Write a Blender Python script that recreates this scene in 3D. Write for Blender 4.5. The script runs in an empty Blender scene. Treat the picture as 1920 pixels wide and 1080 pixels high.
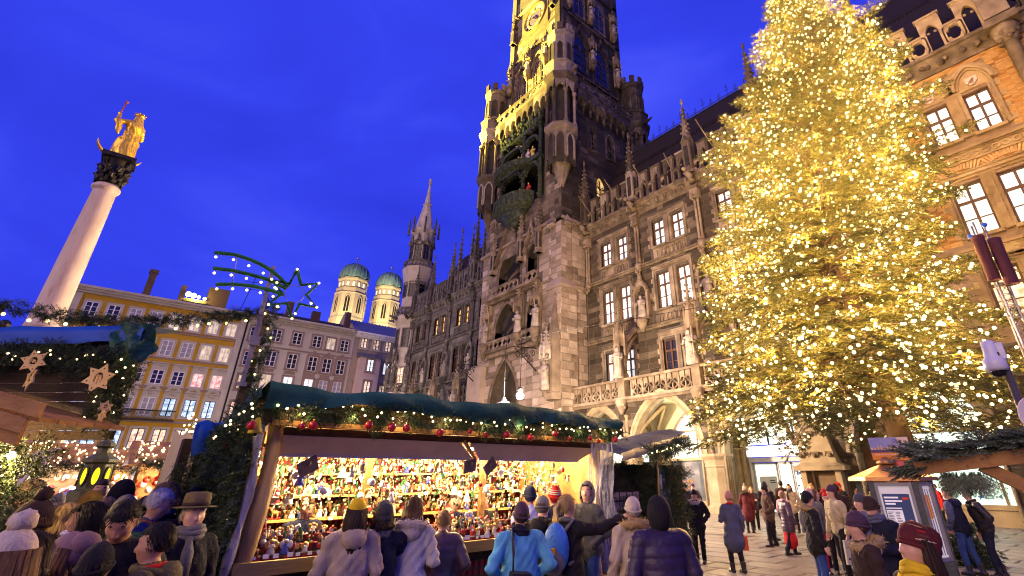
import bpy,math,random
import numpy as np
from mathutils import Matrix,Vector
rng=random.Random(7)
nrng=np.random.default_rng(7)
SC=bpy.context.scene
COL=SC.collection
PI=math.pi
# ------------------------------------------------------------------ camera
cam_d=bpy.data.cameras.new("camera")
cam=bpy.data.objects.new("camera",cam_d)
COL.objects.link(cam)
YAW,PITCH,ROLL=math.radians(47.726),math.radians(25.263),math.radians(-0.509)
CAMZ=1.95
f0=Vector((-math.sin(YAW),math.cos(YAW),0));r0=Vector((math.cos(YAW),math.sin(YAW),0));z0=Vector((0,0,1))
FW=f0*math.cos(PITCH)+z0*math.sin(PITCH)
uu=z0*math.cos(PITCH)-f0*math.sin(PITCH)
RT=r0*math.cos(ROLL)+uu*math.sin(ROLL)
UP=uu*math.cos(ROLL)-r0*math.sin(ROLL)
cam.matrix_world=Matrix(((RT.x,UP.x,-FW.x,0),(RT.y,UP.y,-FW.y,0),(RT.z,UP.z,-FW.z,CAMZ),(0,0,0,1)))
cam_d.sensor_fit='HORIZONTAL'
cam_d.sensor_width=36.0
cam_d.lens=36.0*914.6/1920
cam_d.shift_x=(960-1061.3)/1920
cam_d.shift_y=(465-540)/1920
cam_d.clip_start=0.05
cam_d.clip_end=2000
SC.camera=cam
# ------------------------------------------------------------------ sky, sun, exposure
w=bpy.data.worlds.new("World");SC.world=w;w.use_nodes=True
nt=w.node_tree;nt.nodes.clear()
def N(tree,t,**k):
 n=tree.nodes.new(t)
 for a,b in k.items():setattr(n,a,b)
 return n
out=N(nt,'ShaderNodeOutputWorld');bg=N(nt,'ShaderNodeBackground')
sky=N(nt,'ShaderNodeTexSky');sky.sky_type='NISHITA';sky.sun_disc=False
sky.sun_elevation=math.radians(2.0);sky.sun_rotation=math.radians(200)
tc=N(nt,'ShaderNodeTexCoord');mp=N(nt,'ShaderNodeMapping');mp.inputs['Scale'].default_value=(1.0,1.6,3.0)
mp.inputs['Rotation'].default_value=(0.3,0.5,0.4)
no=N(nt,'ShaderNodeTexNoise');no.inputs['Scale'].default_value=1.5;no.inputs['Detail'].default_value=6;no.inputs['Roughness'].default_value=.5
no.inputs['Distortion'].default_value=.5
rp=N(nt,'ShaderNodeValToRGB')
e=rp.color_ramp.elements
e[0].position=.30;e[0].color=(0.026,0.040,0.70,1)
e[1].position=.74;e[1].color=(0.072,0.100,1.0,1)
m_=e.new(.52);m_.color=(0.036,0.056,0.86,1)
mulc=N(nt,'ShaderNodeMix',data_type='RGBA',blend_type='MULTIPLY');mulc.inputs['Factor'].default_value=1
mulc.inputs['B'].default_value=(0.02,0.024,0.05,1)
addc=N(nt,'ShaderNodeMix',data_type='RGBA',blend_type='ADD');addc.inputs['Factor'].default_value=.08
L_=nt.links.new
L_(tc.outputs['Generated'],mp.inputs['Vector']);L_(mp.outputs['Vector'],no.inputs['Vector']);L_(no.outputs['Fac'],rp.inputs['Fac'])
L_(sky.outputs['Color'],mulc.inputs['A']);L_(rp.outputs['Color'],addc.inputs['A']);L_(mulc.outputs['Result'],addc.inputs['B'])
L_(addc.outputs['Result'],bg.inputs['Color']);bg.inputs['Strength'].default_value=1.0
L_(bg.outputs['Background'],out.inputs['Surface'])
sun_d=bpy.data.lights.new("sun",'SUN');sun=bpy.data.objects.new("sun",sun_d);COL.objects.link(sun)
sun_d.energy=2.3;sun_d.angle=math.radians(50);sun_d.color=(1.0,0.66,0.33)
sun.rotation_euler=Vector((-0.26,0.88,-0.40)).to_track_quat('-Z','Y').to_euler()
SC.view_settings.view_transform='Standard';SC.view_settings.look='None'
SC.view_settings.exposure=0.0;SC.view_settings.gamma=1.0;SC.view_settings.use_curve_mapping=False
SC.render.engine='CYCLES'
cy=SC.cycles
cy.use_denoising=True
cy.max_bounces=5;cy.diffuse_bounces=2;cy.glossy_bounces=2;cy.transmission_bounces=3;cy.transparent_max_bounces=6
cy.sample_clamp_indirect=3.0;cy.sample_clamp_direct=0
cy.use_light_tree=True
cy.pixel_filter_type='BLACKMAN_HARRIS';cy.filter_width=1.1
cy.caustics_reflective=False;cy.caustics_refractive=False
def lamp(name,loc,power,color,kind='POINT',size=.1,target=None,angle=60,blend=.5):
 d=bpy.data.lights.new(name,kind);d.energy=power*4.0;d.color=color
 d.shadow_soft_size=size
 o=bpy.data.objects.new(name,d);COL.objects.link(o);o.location=loc
 if kind=='SPOT':
  d.spot_size=math.radians(angle);d.spot_blend=blend
  o.rotation_euler=(Vector(target)-Vector(loc)).to_track_quat('-Z','Y').to_euler()
 return o
# ------------------------------------------------------------------ materials
MATS={}
def mat(n,cols,sc=4,rough=.8,metal=0,bump=.25,bsc=30,rnd=0.,stretch=(1,1,1),emit=0,ecol=None,spec=.3,contrast=.25,detail=4):
 if n in MATS:return MATS[n]
 m=bpy.data.materials.new(n);MATS[n]=m;m.use_nodes=True
 t=m.node_tree;t.nodes.clear();L=t.links.new
 o=N(t,'ShaderNodeOutputMaterial');p=N(t,'ShaderNodeBsdfPrincipled');L(p.outputs[0],o.inputs[0])
 if not isinstance(cols,list):cols=[cols]
 tcn=N(t,'ShaderNodeTexCoord');mpn=N(t,'ShaderNodeMapping');mpn.inputs['Scale'].default_value=stretch
 L(tcn.outputs['Object'],mpn.inputs['Vector'])
 nz=N(t,'ShaderNodeTexNoise');nz.inputs['Scale'].default_value=sc;nz.inputs['Detail'].default_value=detail
 L(mpn.outputs[0],nz.inputs['Vector'])
 fac=nz.outputs['Fac']
 mr=N(t,'ShaderNodeMapRange');mr.inputs['From Min'].default_value=.5-contrast;mr.inputs['From Max'].default_value=.5+contrast
 L(fac,mr.inputs['Value']);fac=mr.outputs[0]
 if rnd>0:
  at=N(t,'ShaderNodeAttribute');at.attribute_name='rnd'
  oi=N(t,'ShaderNodeObjectInfo')
  ad=N(t,'ShaderNodeMath',operation='ADD');L(at.outputs['Fac'],ad.inputs[0]);L(oi.outputs['Random'],ad.inputs[1])
  va=N(t,'ShaderNodeVectorMath',operation='ADD');sc_=N(t,'ShaderNodeMath',operation='MULTIPLY');sc_.inputs[1].default_value=53.0;L(oi.outputs['Random'],sc_.inputs[0]);L(mpn.outputs[0],va.inputs[0]);L(sc_.outputs[0],va.inputs[1]);L(va.outputs[0],nz.inputs['Vector'])
  fr=N(t,'ShaderNodeMath',operation='FRACT');L(ad.outputs[0],fr.inputs[0])
  mx=N(t,'ShaderNodeMix',data_type='FLOAT');mx.inputs['Factor'].default_value=rnd
  L(fac,mx.inputs['A']);L(fr.outputs[0],mx.inputs['B']);fac=mx.outputs['Result']
 r=N(t,'ShaderNodeValToRGB');els=r.color_ramp.elements
 if len(cols)==1:
  a=cols[0];cols=[tuple(c*.78 for c in a),tuple(min(1,c*1.18)for c in a)]
 while len(els)<len(cols):els.new(.5)
 for i,c in enumerate(cols):
  els[i].position=i/(len(cols)-1);els[i].color=(*c[:3],1)
 L(fac,r.inputs['Fac']);L(r.outputs['Color'],p.inputs['Base Color'])
 p.inputs['Roughness'].default_value=rough;p.inputs['Metallic'].default_value=metal
 p.inputs['Specular IOR Level'].default_value=spec
 if bump>0:
  n2=N(t,'ShaderNodeTexNoise');n2.inputs['Scale'].default_value=bsc;n2.inputs['Detail'].default_value=3
  L(mpn.outputs[0],n2.inputs['Vector'])
  b=N(t,'ShaderNodeBump');b.inputs['Strength'].default_value=bump;b.inputs['Distance'].default_value=.03
  L(n2.outputs['Fac'],b.inputs['Height']);L(b.outputs[0],p.inputs['Normal'])
 if emit:
  if ecol:p.inputs['Emission Color'].default_value=(*ecol,1)
  else:L(r.outputs['Color'],p.inputs['Emission Color'])
  p.inputs['Emission Strength'].default_value=emit
 return m
def emat(n,col,strength,sample=False):
 if n in MATS:return MATS[n]
 m=bpy.data.materials.new(n);MATS[n]=m;m.use_nodes=True
 t=m.node_tree;t.nodes.clear()
 o=N(t,'ShaderNodeOutputMaterial');e_=N(t,'ShaderNodeEmission');t.links.new(e_.outputs[0],o.inputs[0])
 e_.inputs['Color'].default_value=(*col,1);e_.inputs['Strength'].default_value=strength
 m.cycles.emission_sampling='AUTO' if sample else 'NONE'
 return m
def litpane(n,cols,strength,sc=1.2,stretch=(1,1,1)):
 """lit window: light coming from an uneven interior behind the glass"""
 m=mat(n,cols,sc=sc,rough=.25,bump=0,emit=strength,stretch=stretch,contrast=.17,rnd=.3,spec=.5)
 m.cycles.emission_sampling='NONE'
 return m
def plaid(n,c1,c2,c3,sc):
 m=bpy.data.materials.new(n);MATS[n]=m;m.use_nodes=True
 t=m.node_tree;p=t.nodes['Principled BSDF'];L=t.links.new
 tcn=N(t,'ShaderNodeTexCoord');sp=N(t,'ShaderNodeSeparateXYZ');L(tcn.outputs['Object'],sp.inputs[0])
 def stripe(sock,s,th):
  a=N(t,'ShaderNodeMath',operation='MULTIPLY');L(sock,a.inputs[0]);a.inputs[1].default_value=s
  b=N(t,'ShaderNodeMath',operation='FRACT');L(a.outputs[0],b.inputs[0])
  c=N(t,'ShaderNodeMath',operation='GREATER_THAN');L(b.outputs[0],c.inputs[0]);c.inputs[1].default_value=th
  return c.outputs[0]
 s1=stripe(sp.outputs['Y'],sc,.55);s2=stripe(sp.outputs['Z'],sc,.55)
 m1=N(t,'ShaderNodeMix',data_type='RGBA');m1.inputs['A'].default_value=(*c1,1);m1.inputs['B'].default_value=(*c2,1);L(s1,m1.inputs['Factor'])
 ad=N(t,'ShaderNodeMath',operation='MULTIPLY');L(s2,ad.inputs[0]);ad.inputs[1].default_value=.6
 m2=N(t,'ShaderNodeMix',data_type='RGBA');L(m1.outputs['Result'],m2.inputs['A']);m2.inputs['B'].default_value=(*c3,1);L(ad.outputs[0],m2.inputs['Factor'])
 L(m2.outputs['Result'],p.inputs['Base Color']);p.inputs['Roughness'].default_value=.9
 return m
def clearfilm(n,tint=(.9,.9,.95),fac=.35):
 m=bpy.data.materials.new(n);MATS[n]=m;m.use_nodes=True
 t=m.node_tree;t.nodes.clear();L=t.links.new
 o=N(t,'ShaderNodeOutputMaterial');mx=N(t,'ShaderNodeMixShader');tr=N(t,'ShaderNodeBsdfTransparent');p=N(t,'ShaderNodeBsdfPrincipled')
 tr.inputs[0].default_value=(.93,.93,.95,1);p.inputs['Base Color'].default_value=(*tint,1);p.inputs['Roughness'].default_value=.12
 p.inputs['Specular IOR Level'].default_value=.9
 tcn=N(t,'ShaderNodeTexCoord');nz=N(t,'ShaderNodeTexNoise');nz.inputs['Scale'].default_value=5;nz.inputs['Detail'].default_value=5
 mpn=N(t,'ShaderNodeMapping');mpn.inputs['Scale'].default_value=(2,2,.6)
 L(tcn.outputs['Object'],mpn.inputs[0]);L(mpn.outputs[0],nz.inputs['Vector'])
 b=N(t,'ShaderNodeBump');b.inputs['Strength'].default_value=1;b.inputs['Distance'].default_value=.2;L(nz.outputs['Fac'],b.inputs['Height']);L(b.outputs[0],p.inputs['Normal'])
 mr=N(t,'ShaderNodeMapRange');mr.inputs['From Min'].default_value=.35;mr.inputs['From Max'].default_value=.7
 mr.inputs['To Min'].default_value=fac*.3;mr.inputs['To Max'].default_value=fac*1.6
 L(nz.outputs['Fac'],mr.inputs['Value']);L(mr.outputs[0],mx.inputs[0]);L(tr.outputs[0],mx.inputs[1]);L(p.outputs[0],mx.inputs[2]);L(mx.outputs[0],o.inputs[0])
 return m
# ------------------------------------------------------------------ mesh builder
class MB:
 def __init__(s,T=None):
  s.v=[];s.f=[];s.m=[];s.s=[];s.r=[];s.n=0;s.T=T
 def add(s,V,F,m=0,smooth=False,r=None):
  V=np.asarray(V,float).reshape(-1,3)
  if s.T is not None:
   V=V@s.T[0].T+s.T[1]
  o=s.n
  s.v.append(V);s.n+=len(V)
  for f in F:s.f.append([i+o for i in f])
  k=len(F);s.m+=[m]*k;s.s+=[smooth]*k
  s.r+=[rng.random()if r is None else r]*k
 def box(s,a0,a1,b0,b1,c0,c1,m=0,r=None,ch=0):
  if ch:
   V=[]
   for cc,d in((c0,0),(c0,1),(c1,1),(c1,0)):
    pass
  V=[(a0,b0,c0),(a1,b0,c0),(a1,b1,c0),(a0,b1,c0),(a0,b0,c1),(a1,b0,c1),(a1,b1,c1),(a0,b1,c1)]
  s.add(V,[(0,3,2,1),(4,5,6,7),(0,1,5,4),(1,2,6,5),(2,3,7,6),(3,0,4,7)],m,r=r)
 def obox(s,c,size,rot=(0,0,0),m=0,r=None):
  from mathutils import Euler
  R=np.array(Euler(rot).to_matrix());h=np.array(size)/2
  V=np.array([(x,y,z)for x in(-1,1)for y in(-1,1)for z in(-1,1)])*h@R.T+np.array(c)
  s.add(V,[(0,1,3,2),(4,6,7,5),(0,4,5,1),(2,3,7,6),(0,2,6,4),(1,5,7,3)],m,r=r)
 def prism(s,poly,b0,b1,m=0,r=None):
  """polygon in (a, c), extruded along b"""
  n=len(poly)
  V=[(p[0],b0,p[1])for p in poly]+[(p[0],b1,p[1])for p in poly]
  F=[list(range(n)),list(range(2*n-1,n-1,-1))]+[(i,(i+1)%n,(i+1)%n+n,i+n)for i in range(n)]
  s.add(V,F,m,r=r)
 def band(s,A,B,b0,b1,closed=False,m=0,r=None):
  """strip between polylines A and B in (a, c), with thickness along b"""
  n=len(A)
  V=[(p[0],b0,p[1])for p in A]+[(p[0],b0,p[1])for p in B]+[(p[0],b1,p[1])for p in A]+[(p[0],b1,p[1])for p in B]
  F=[]
  for i in range(n if closed else n-1):
   j=(i+1)%n
   F+=[(i,j,n+j,n+i),(2*n+i,3*n+i,3*n+j,2*n+j),(i,2*n+i,2*n+j,j),(n+i,n+j,3*n+j,3*n+i)]
  if not closed:
   F+=[(0,n,3*n,2*n),(n-1,2*n+n-1,3*n+n-1,n+n-1)]
  s.add(V,F,m,r=r)
 def lathe(s,cx,cb,prof,n=10,m=0,sy=1.,smooth=True,rot=0.,r=None,top=True):
  V=[]
  for(rr,z)in prof:
   for i in range(n):
    a=2*PI*i/n+rot
    V.append((cx+rr*math.cos(a),cb+rr*sy*math.sin(a),z))
  F=[]
  for k in range(len(prof)-1):
   for i in range(n):
    j=(i+1)%n
    F.append((k*n+i,k*n+j,(k+1)*n+j,(k+1)*n+i))
  F.append(list(range(n-1,-1,-1)));F.append([(len(prof)-1)*n+i for i in range(n)])
  s.add(V,F,m,smooth,r)
 def sphere(s,c,rad,nu=8,nv=6,m=0,smooth=True):
  if not hasattr(rad,'__len__'):rad=(rad,)*3
  V=[(c[0],c[1],c[2]-rad[2])]
  for k in range(1,nv):
   t=PI*k/nv
   for i in range(nu):
    a=2*PI*i/nu
    V.append((c[0]+rad[0]*math.sin(t)*math.cos(a),c[1]+rad[1]*math.sin(t)*math.sin(a),c[2]-rad[2]*math.cos(t)))
  V.append((c[0],c[1],c[2]+rad[2]))
  F=[(0,1+(i+1)%nu,1+i)for i in range(nu)]
  for k in range(nv-2):
   for i in range(nu):
    j=(i+1)%nu
    F.append((1+k*nu+i,1+k*nu+j,1+(k+1)*nu+j,1+(k+1)*nu+i))
  l=len(V)-1
  F+=[(l,1+(nv-2)*nu+i,1+(nv-2)*nu+(i+1)%nu)for i in range(nu)]
  s.add(V,F,m,smooth)
 def tube(s,P,R,n=6,m=0,smooth=True,closed=False):
  P=[np.array(p,float)for p in P]
  if not hasattr(R,'__len__'):R=[R]*len(P)
  V=[]
  k_=len(P)
  for i,p in enumerate(P):
   d=P[(i+1)%k_ if closed else min(i+1,k_-1)]-P[(i-1)if closed else max(i-1,0)]
   d=d/(np.linalg.norm(d)+1e-9)
   a=np.cross(d,(0,0,1))if abs(d[2])<.95 else np.cross(d,(1,0,0))
   a/=np.linalg.norm(a);b=np.cross(d,a)
   for q in range(n):
    t=2*PI*q/n
    V.append(p+R[i]*(a*math.cos(t)+b*math.sin(t)))
  F=[]
  for k in range(k_ if closed else k_-1):
   kk=(k+1)%k_
   for i in range(n):
    j=(i+1)%n
    F.append((k*n+i,k*n+j,kk*n+j,kk*n+i))
  if not closed:
   F.append(list(range(n-1,-1,-1)));F.append([(k_-1)*n+i for i in range(n)])
  s.add(V,F,m,smooth)
 def mesh(s,name,mats):
  me=bpy.data.meshes.new(name)
  V=np.concatenate(s.v)if s.v else np.zeros((0,3))
  me.from_pydata(V.tolist()if len(V)<1 else V,[],s.f)
  if not isinstance(mats,(list,tuple)):mats=[mats]
  for q in mats:me.materials.append(q)
  if s.f:
   me.polygons.foreach_set('material_index',s.m);me.polygons.foreach_set('use_smooth',s.s)
   at=me.attributes.new('rnd','FLOAT','FACE');at.data.foreach_set('value',s.r)
  me.update()
  return me
def npmesh(name,V,F,mats,mi=None,smooth=True,rnd=None):
 """V (n,3), F (m,k) numpy arrays"""
 me=bpy.data.meshes.new(name)
 V=np.ascontiguousarray(V,np.float32);F=np.ascontiguousarray(F,np.int32);k=F.shape[1];m=len(F)
 me.vertices.add(len(V));me.vertices.foreach_set('co',V.ravel())
 me.loops.add(m*k);me.loops.foreach_set('vertex_index',F.ravel())
 me.polygons.add(m);me.polygons.foreach_set('loop_start',np.arange(m,dtype=np.int32)*k)
 me.polygons.foreach_set('loop_total',np.full(m,k,np.int32))
 if not isinstance(mats,(list,tuple)):mats=[mats]
 for q in mats:me.materials.append(q)
 if mi is not None:me.polygons.foreach_set('material_index',np.ascontiguousarray(mi,np.int32))
 me.polygons.foreach_set('use_smooth',np.full(m,smooth,bool))
 if rnd is not None:
  at=me.attributes.new('rnd','FLOAT','FACE');at.data.foreach_set('value',np.ascontiguousarray(rnd,np.float32))
 me.update(calc_edges=True)
 return me
ORG={}
def link(name,data,parent=None,loc=None,rz=0,scale=None):
 o=bpy.data.objects.new(name,data);COL.objects.link(o)
 org=Vector((0,0,0))
 if parent is not None:
  o.parent=parent;org=ORG.get(parent.name,Vector((0,0,0)))
 if loc is not None:o.location=Vector(loc)-org
 if rz:o.rotation_euler=(0,0,rz)
 if scale is not None:o.scale=scale
 return o
def props(o,label=None,cat=None,group=None,kind=None):
 if label:o['label']=label
 if cat:o['category']=cat
 if group:o['group']=group
 if kind:o['kind']=kind
 return o
def thing(name,label,cat,loc=(0,0,0),rz=0,group=None):
 """an Empty at the base of a thing; parts are built in the thing's own metres, or in world metres if rz is None"""
 o=bpy.data.objects.new(name,None);COL.objects.link(o);o.empty_display_size=.2
 o.location=loc
 if rz is None:ORG[o.name]=Vector(loc)
 else:o.rotation_euler=(0,0,rz)
 return props(o,label,cat,group)
def part(name,mb,mats,parent,label=None,kind=None,loc=None):
 org=ORG.get(parent.name)if parent is not None else None
 if org is not None and loc is None and mb.v:
  mb.v=[v-np.array(org)for v in mb.v]
 o=link(name,mb.mesh(name,mats),parent)
 if loc is not None:o.location=Vector(loc)-(org or Vector((0,0,0)))
 if org is not None:
  ORG[o.name]=org if loc is None else Vector(loc)
 return props(o,label,None,None,kind)
def solo(name,mb,mats,label,cat,group=None,kind=None):
 """a one-mesh thing built in world metres; origin moved to its base"""
 V=np.concatenate(mb.v);lo=V.min(0);hi=V.max(0);c=np.array([(lo[0]+hi[0])/2,(lo[1]+hi[1])/2,lo[2]])
 mb.v=[v-c for v in mb.v]
 o=link(name,mb.mesh(name,mats),None,c)
 return props(o,label,cat,group,kind)
def FT(plane,kind='S'):
 """facade frame: local (u, outward, v). S: faces south (-Y), u = X. E: faces east (+X), u = Y"""
 if kind=='S':return(np.array([[1,0,0],[0,-1,0],[0,0,1.]]),np.array([0,plane,0.]))
 if kind=='E':return(np.array([[0,1,0],[1,0,0],[0,0,1.]]),np.array([plane,0,0.]))
 if kind=='W':return(np.array([[0,-1,0],[1,0,0],[0,0,1.]]),np.array([plane,0,0.]))
 if kind=='N':return(np.array([[1,0,0],[0,1,0],[0,0,1.]]),np.array([0,plane,0.]))
def arch(uc,hw,vs,h,n=8):
 """pointed arch from left springing over the apex to right springing"""
 R=(hw*hw+h*h)/(2*hw)
 a1=math.asin(min(1,h/R))if h<=R else PI/2
 L=[]
 for i in range(n+1):
  a=a1*i/n
  L.append((uc-hw+R-R*math.cos(a),vs+R*math.sin(a)))
 L[-1]=(uc,vs+h)
 return L+[(2*uc-x,z)for x,z in L[-2::-1]]
def archhw(hw,h,dz):
 if dz<=0:return hw
 if dz>=h:return 0
 R=(hw*hw+h*h)/(2*hw)
 return math.sqrt(max(0,R*R-dz*dz))-(R-hw)
def arched_wall(mb,u0,u1,v0,v1,arches,w0,w1,m=0):
 """wall slab with pointed openings; arches = [(uc, hw, sill, spring, rise)] left to right"""
 cuts=[u0]+[(a[0]+a[1]+b[0]-b[1])/2 for a,b in zip(arches[:-1],arches[1:])]+[u1]
 for k,(uc,hw,vb,vs,h)in enumerate(arches):
  A=arch(uc,hw,vs,h);n=len(A)//2
  Lh=A[:n+1];Rh=A[n:]
  L=cuts[k];R=cuts[k+1]
  mb.prism([(L,vb),(uc-hw,vb)]+Lh+[(uc,v1),(L,v1)],w0,w1,m)
  mb.prism([(R,v1),(uc,v1)]+Rh+[(uc+hw,vb),(R,vb)],w0,w1,m)
  if vb>v0+.01:mb.box(L,R,w0,w1,v0,vb,m)
def rect_wall(mb,u0,u1,v0,v1,holes,w0,w1,m=0):
 us=sorted({u0,u1,*[min(max(x,u0),u1)for h in holes for x in h[:2]]});vs=sorted({v0,v1,*[min(max(x,v0),v1)for h in holes for x in h[2:]]})
 for i in range(len(us)-1):
  run=None
  for j in range(len(vs)-1):
   uc=(us[i]+us[i+1])/2;vc=(vs[j]+vs[j+1])/2
   solid=not any(h[0]<uc<h[1]and h[2]<vc<h[3]for h in holes)
   if solid:
    run=(run[0],vs[j+1])if run else(vs[j],vs[j+1])
   if(not solid or j==len(vs)-2)and run:
    mb.box(us[i],us[i+1],w0,w1,run[0],run[1],m);run=None
def courses(u0,u1,v0,v1,holes,ch=.46,lo=.55,hi=1.25,gap=.012):
 """ashlar layout: list of (ua, ub, va, vb) outside the holes; a hole is (a, b, v0, v1) or (uc, hw, v0, vs, h, 'arch')"""
 out_=[]
 v=v0
 while v<v1-.08:
  vb=min(v+ch*rng.uniform(.85,1.15),v1);vm=v+(vb-v)*.3
  iv=[(u0,u1)]
  for h in holes:
   if h[-1]=='arch':
    if vb>h[2]and vm<h[3]+h[4]:
     q=archhw(h[1],h[4],vm-h[3]);a,b=h[0]-q,h[0]+q
    else:continue
   else:
    if not(vb>h[2]+.02 and v<h[3]-.02):continue
    a,b=h[0],h[1]
   nw=[]
   for(x,y)in iv:
    if b<=x or a>=y:nw.append((x,y));continue
    if a>x+.06:nw.append((x,a))
    if b<y-.06:nw.append((b,y))
   iv=nw
  for(x,y)in iv:
   p=x
   while p<y-1e-6:
    q=p+rng.uniform(lo,hi)
    if y-q<lo*.6:q=y
    q=min(q,y)
    if q-p>.05:out_.append((p+gap,q-gap,v+gap,vb-gap))
    p=q
  v=vb
 return out_
def unit_block():
 mb=MB();b=.06
 V=[(-.5,0,-.5),(.5,0,-.5),(.5,0,.5),(-.5,0,.5),(-.5+b*.6,1,-.5+b),(.5-b*.6,1,-.5+b),(.5-b*.6,1,.5-b),(-.5+b*.6,1,.5-b)]
 mb.add(V,[(4,5,6,7),(0,1,5,4),(1,2,6,5),(2,3,7,6),(3,0,4,7)])
 return mb
UB=unit_block()
UBV=UB.v[0];UBF=UB.f
def lay_stones(parent,lists,m,name='stone_block',limit=300,depth=.035,stuffname='stone_blocks'):
 """lists = [(T, rects)]: the blocks that show largest become objects of their own, the rest one mesh"""
 allr=[]
 for T,rects in lists:
  for(a,b,c,d)in rects:
   ctr=np.array([(a+b)/2,0,(c+d)/2])@T[0].T+T[1]
   dist=np.linalg.norm(ctr-np.array([0,0,CAMZ]))
   allr.append(((b-a)*(d-c)/dist**2,T,(a,b,c,d),ctr))
 allr.sort(key=lambda t:-t[0])
 me={}
 rest=MB()
 for k,(ar,T,(a,b,c,d),ctr)in enumerate(allr):
  dp=depth*rng.uniform(.3,1.3)
  if k<limit:
   key=(T[0].tobytes())
   if key not in me:
    q=MB((T[0],np.zeros(3)));q.add(UBV,UBF);me[key]=q.mesh(name,m)
   sc=T[0]@np.array([b-a,0,d-c]);sn=T[0]@np.array([0,dp,0])
   s3=np.abs(sc)+np.abs(sn)
   link(name,me[key],parent,ctr,0,s3)
  else:
   V=UBV*np.array([b-a,dp,d-c])+np.array([(a+b)/2,0,(c+d)/2])
   V=V@T[0].T+T[1]
   rest.add(V,UBF)
 if rest.v:
  part(stuffname,rest,m,parent,kind='stuff')
# ================================================================== materials of the setting
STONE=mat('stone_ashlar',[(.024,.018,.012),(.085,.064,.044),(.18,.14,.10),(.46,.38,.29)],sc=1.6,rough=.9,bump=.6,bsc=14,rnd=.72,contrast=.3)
STONED=mat('stone_sooty_shaded',[(.008,.006,.005),(.020,.016,.013),(.034,.027,.022),(.15,.12,.10)],sc=.7,rough=.9,bump=.5,bsc=9,rnd=.6,contrast=.3)  # sooty stone, with the shade of the tower's east face put into its colour
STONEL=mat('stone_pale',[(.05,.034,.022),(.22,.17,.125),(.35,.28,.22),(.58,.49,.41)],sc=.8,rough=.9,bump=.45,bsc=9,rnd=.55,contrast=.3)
STONEW=mat('stone_wall_brown',[(.014,.010,.007),(.040,.029,.019),(.075,.056,.038),(.19,.15,.11)],sc=.6,rough=.9,bump=.5,bsc=9,rnd=.6,contrast=.3)
JOINT=mat('mortar',[(.06,.05,.042),(.13,.11,.09)],sc=2,rough=.95)
JOINTD=mat('mortar_niche_shade',[(.018,.014,.011),(.06,.048,.038)],sc=1,rough=.95)  # dark mortar; also paints the shade of turret and pinnacle niches
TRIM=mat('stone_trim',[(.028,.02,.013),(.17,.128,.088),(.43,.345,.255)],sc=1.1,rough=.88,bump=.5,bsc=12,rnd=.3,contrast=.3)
TRIMD=mat('stone_trim_dark',[(.010,.008,.006),(.045,.035,.027),(.21,.17,.14)],sc=1.3,rough=.88,bump=.5,bsc=12,rnd=.3,contrast=.3)  # trim of the tower's east side, its shade put into the colour
TRIMG=mat('stone_trim_grey',[(.025,.022,.022),(.10,.09,.085),(.25,.22,.20)],sc=1.3,rough=.88,bump=.5,bsc=12,rnd=.3,contrast=.3)
BRICK=mat('brick_warm',[(.20,.085,.025),(.36,.18,.05),(.46,.28,.10),(.36,.21,.085)],sc=3,rough=.9,bump=.3,rnd=.8)
ROOF=mat('roof_tile_dark',[(.010,.006,.006),(.024,.015,.014)],sc=25,rough=.8,bump=.6,bsc=40,stretch=(1,1,3))
WOODF=mat('window_wood_brown',[(.07,.035,.02),(.12,.06,.032)],sc=6,rough=.5)
IRON=mat('wrought_iron',(.02,.02,.022),rough=.5,metal=.6)
COPPER=mat('copper_patina',[(.010,.014,.009),(.03,.042,.026),(.085,.10,.062)],sc=3,rough=.75,bump=.5,bsc=14)
GOLD=mat('gilding',[(.75,.45,.07),(.95,.66,.16)],sc=7,rough=.32,metal=1,bump=.25,bsc=18)
GILT=mat('gilding_bright',[(.62,.36,.02),(.98,.66,.08)],sc=7,rough=.38,metal=.55,bump=.25,bsc=18,spec=.6)
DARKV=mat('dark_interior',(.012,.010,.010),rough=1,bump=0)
PANEW=litpane('pane_lit_white',[(.50,.60,.58),(.84,.90,.90),(1,1,1)],.95,sc=.9)
PANEY=litpane('pane_lit_yellow',[(.30,.15,.03),(.95,.62,.18),(1,.82,.38)],.85,sc=2)
PANEWA=litpane('pane_lit_warm',[(.16,.09,.05),(.72,.52,.36),(1,.90,.76)],.85,sc=2.6)
PANEB=litpane('pane_lit_cool',[(.08,.16,.26),(.45,.68,.92),(.85,.95,1)],.85,sc=2.6)
PANEP=litpane('pane_lit_pink',[(.45,.06,.10),(.90,.52,.46),(1,.82,.70)],.8,sc=2.2)
PANEC=litpane('pane_lit_curtain',[(.20,.16,.10),(.62,.52,.33),(.92,.82,.60)],.6,sc=1.4,stretch=(1,3,1))
PANED=mat('pane_dark',[(.012,.012,.022),(.03,.03,.05)],sc=1.5,rough=.08,bump=0,spec=.6)
PANEG=mat('pane_unlit_curtain',[(.16,.17,.22),(.34,.34,.40)],sc=2,rough=.3,bump=0,stretch=(1,5,1))
SHOPL=litpane('shop_light',[(.62,.80,.72),(.82,.97,.90),(.95,1,.97)],1.15,sc=.5)
S0=FT(0,'S')
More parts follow.
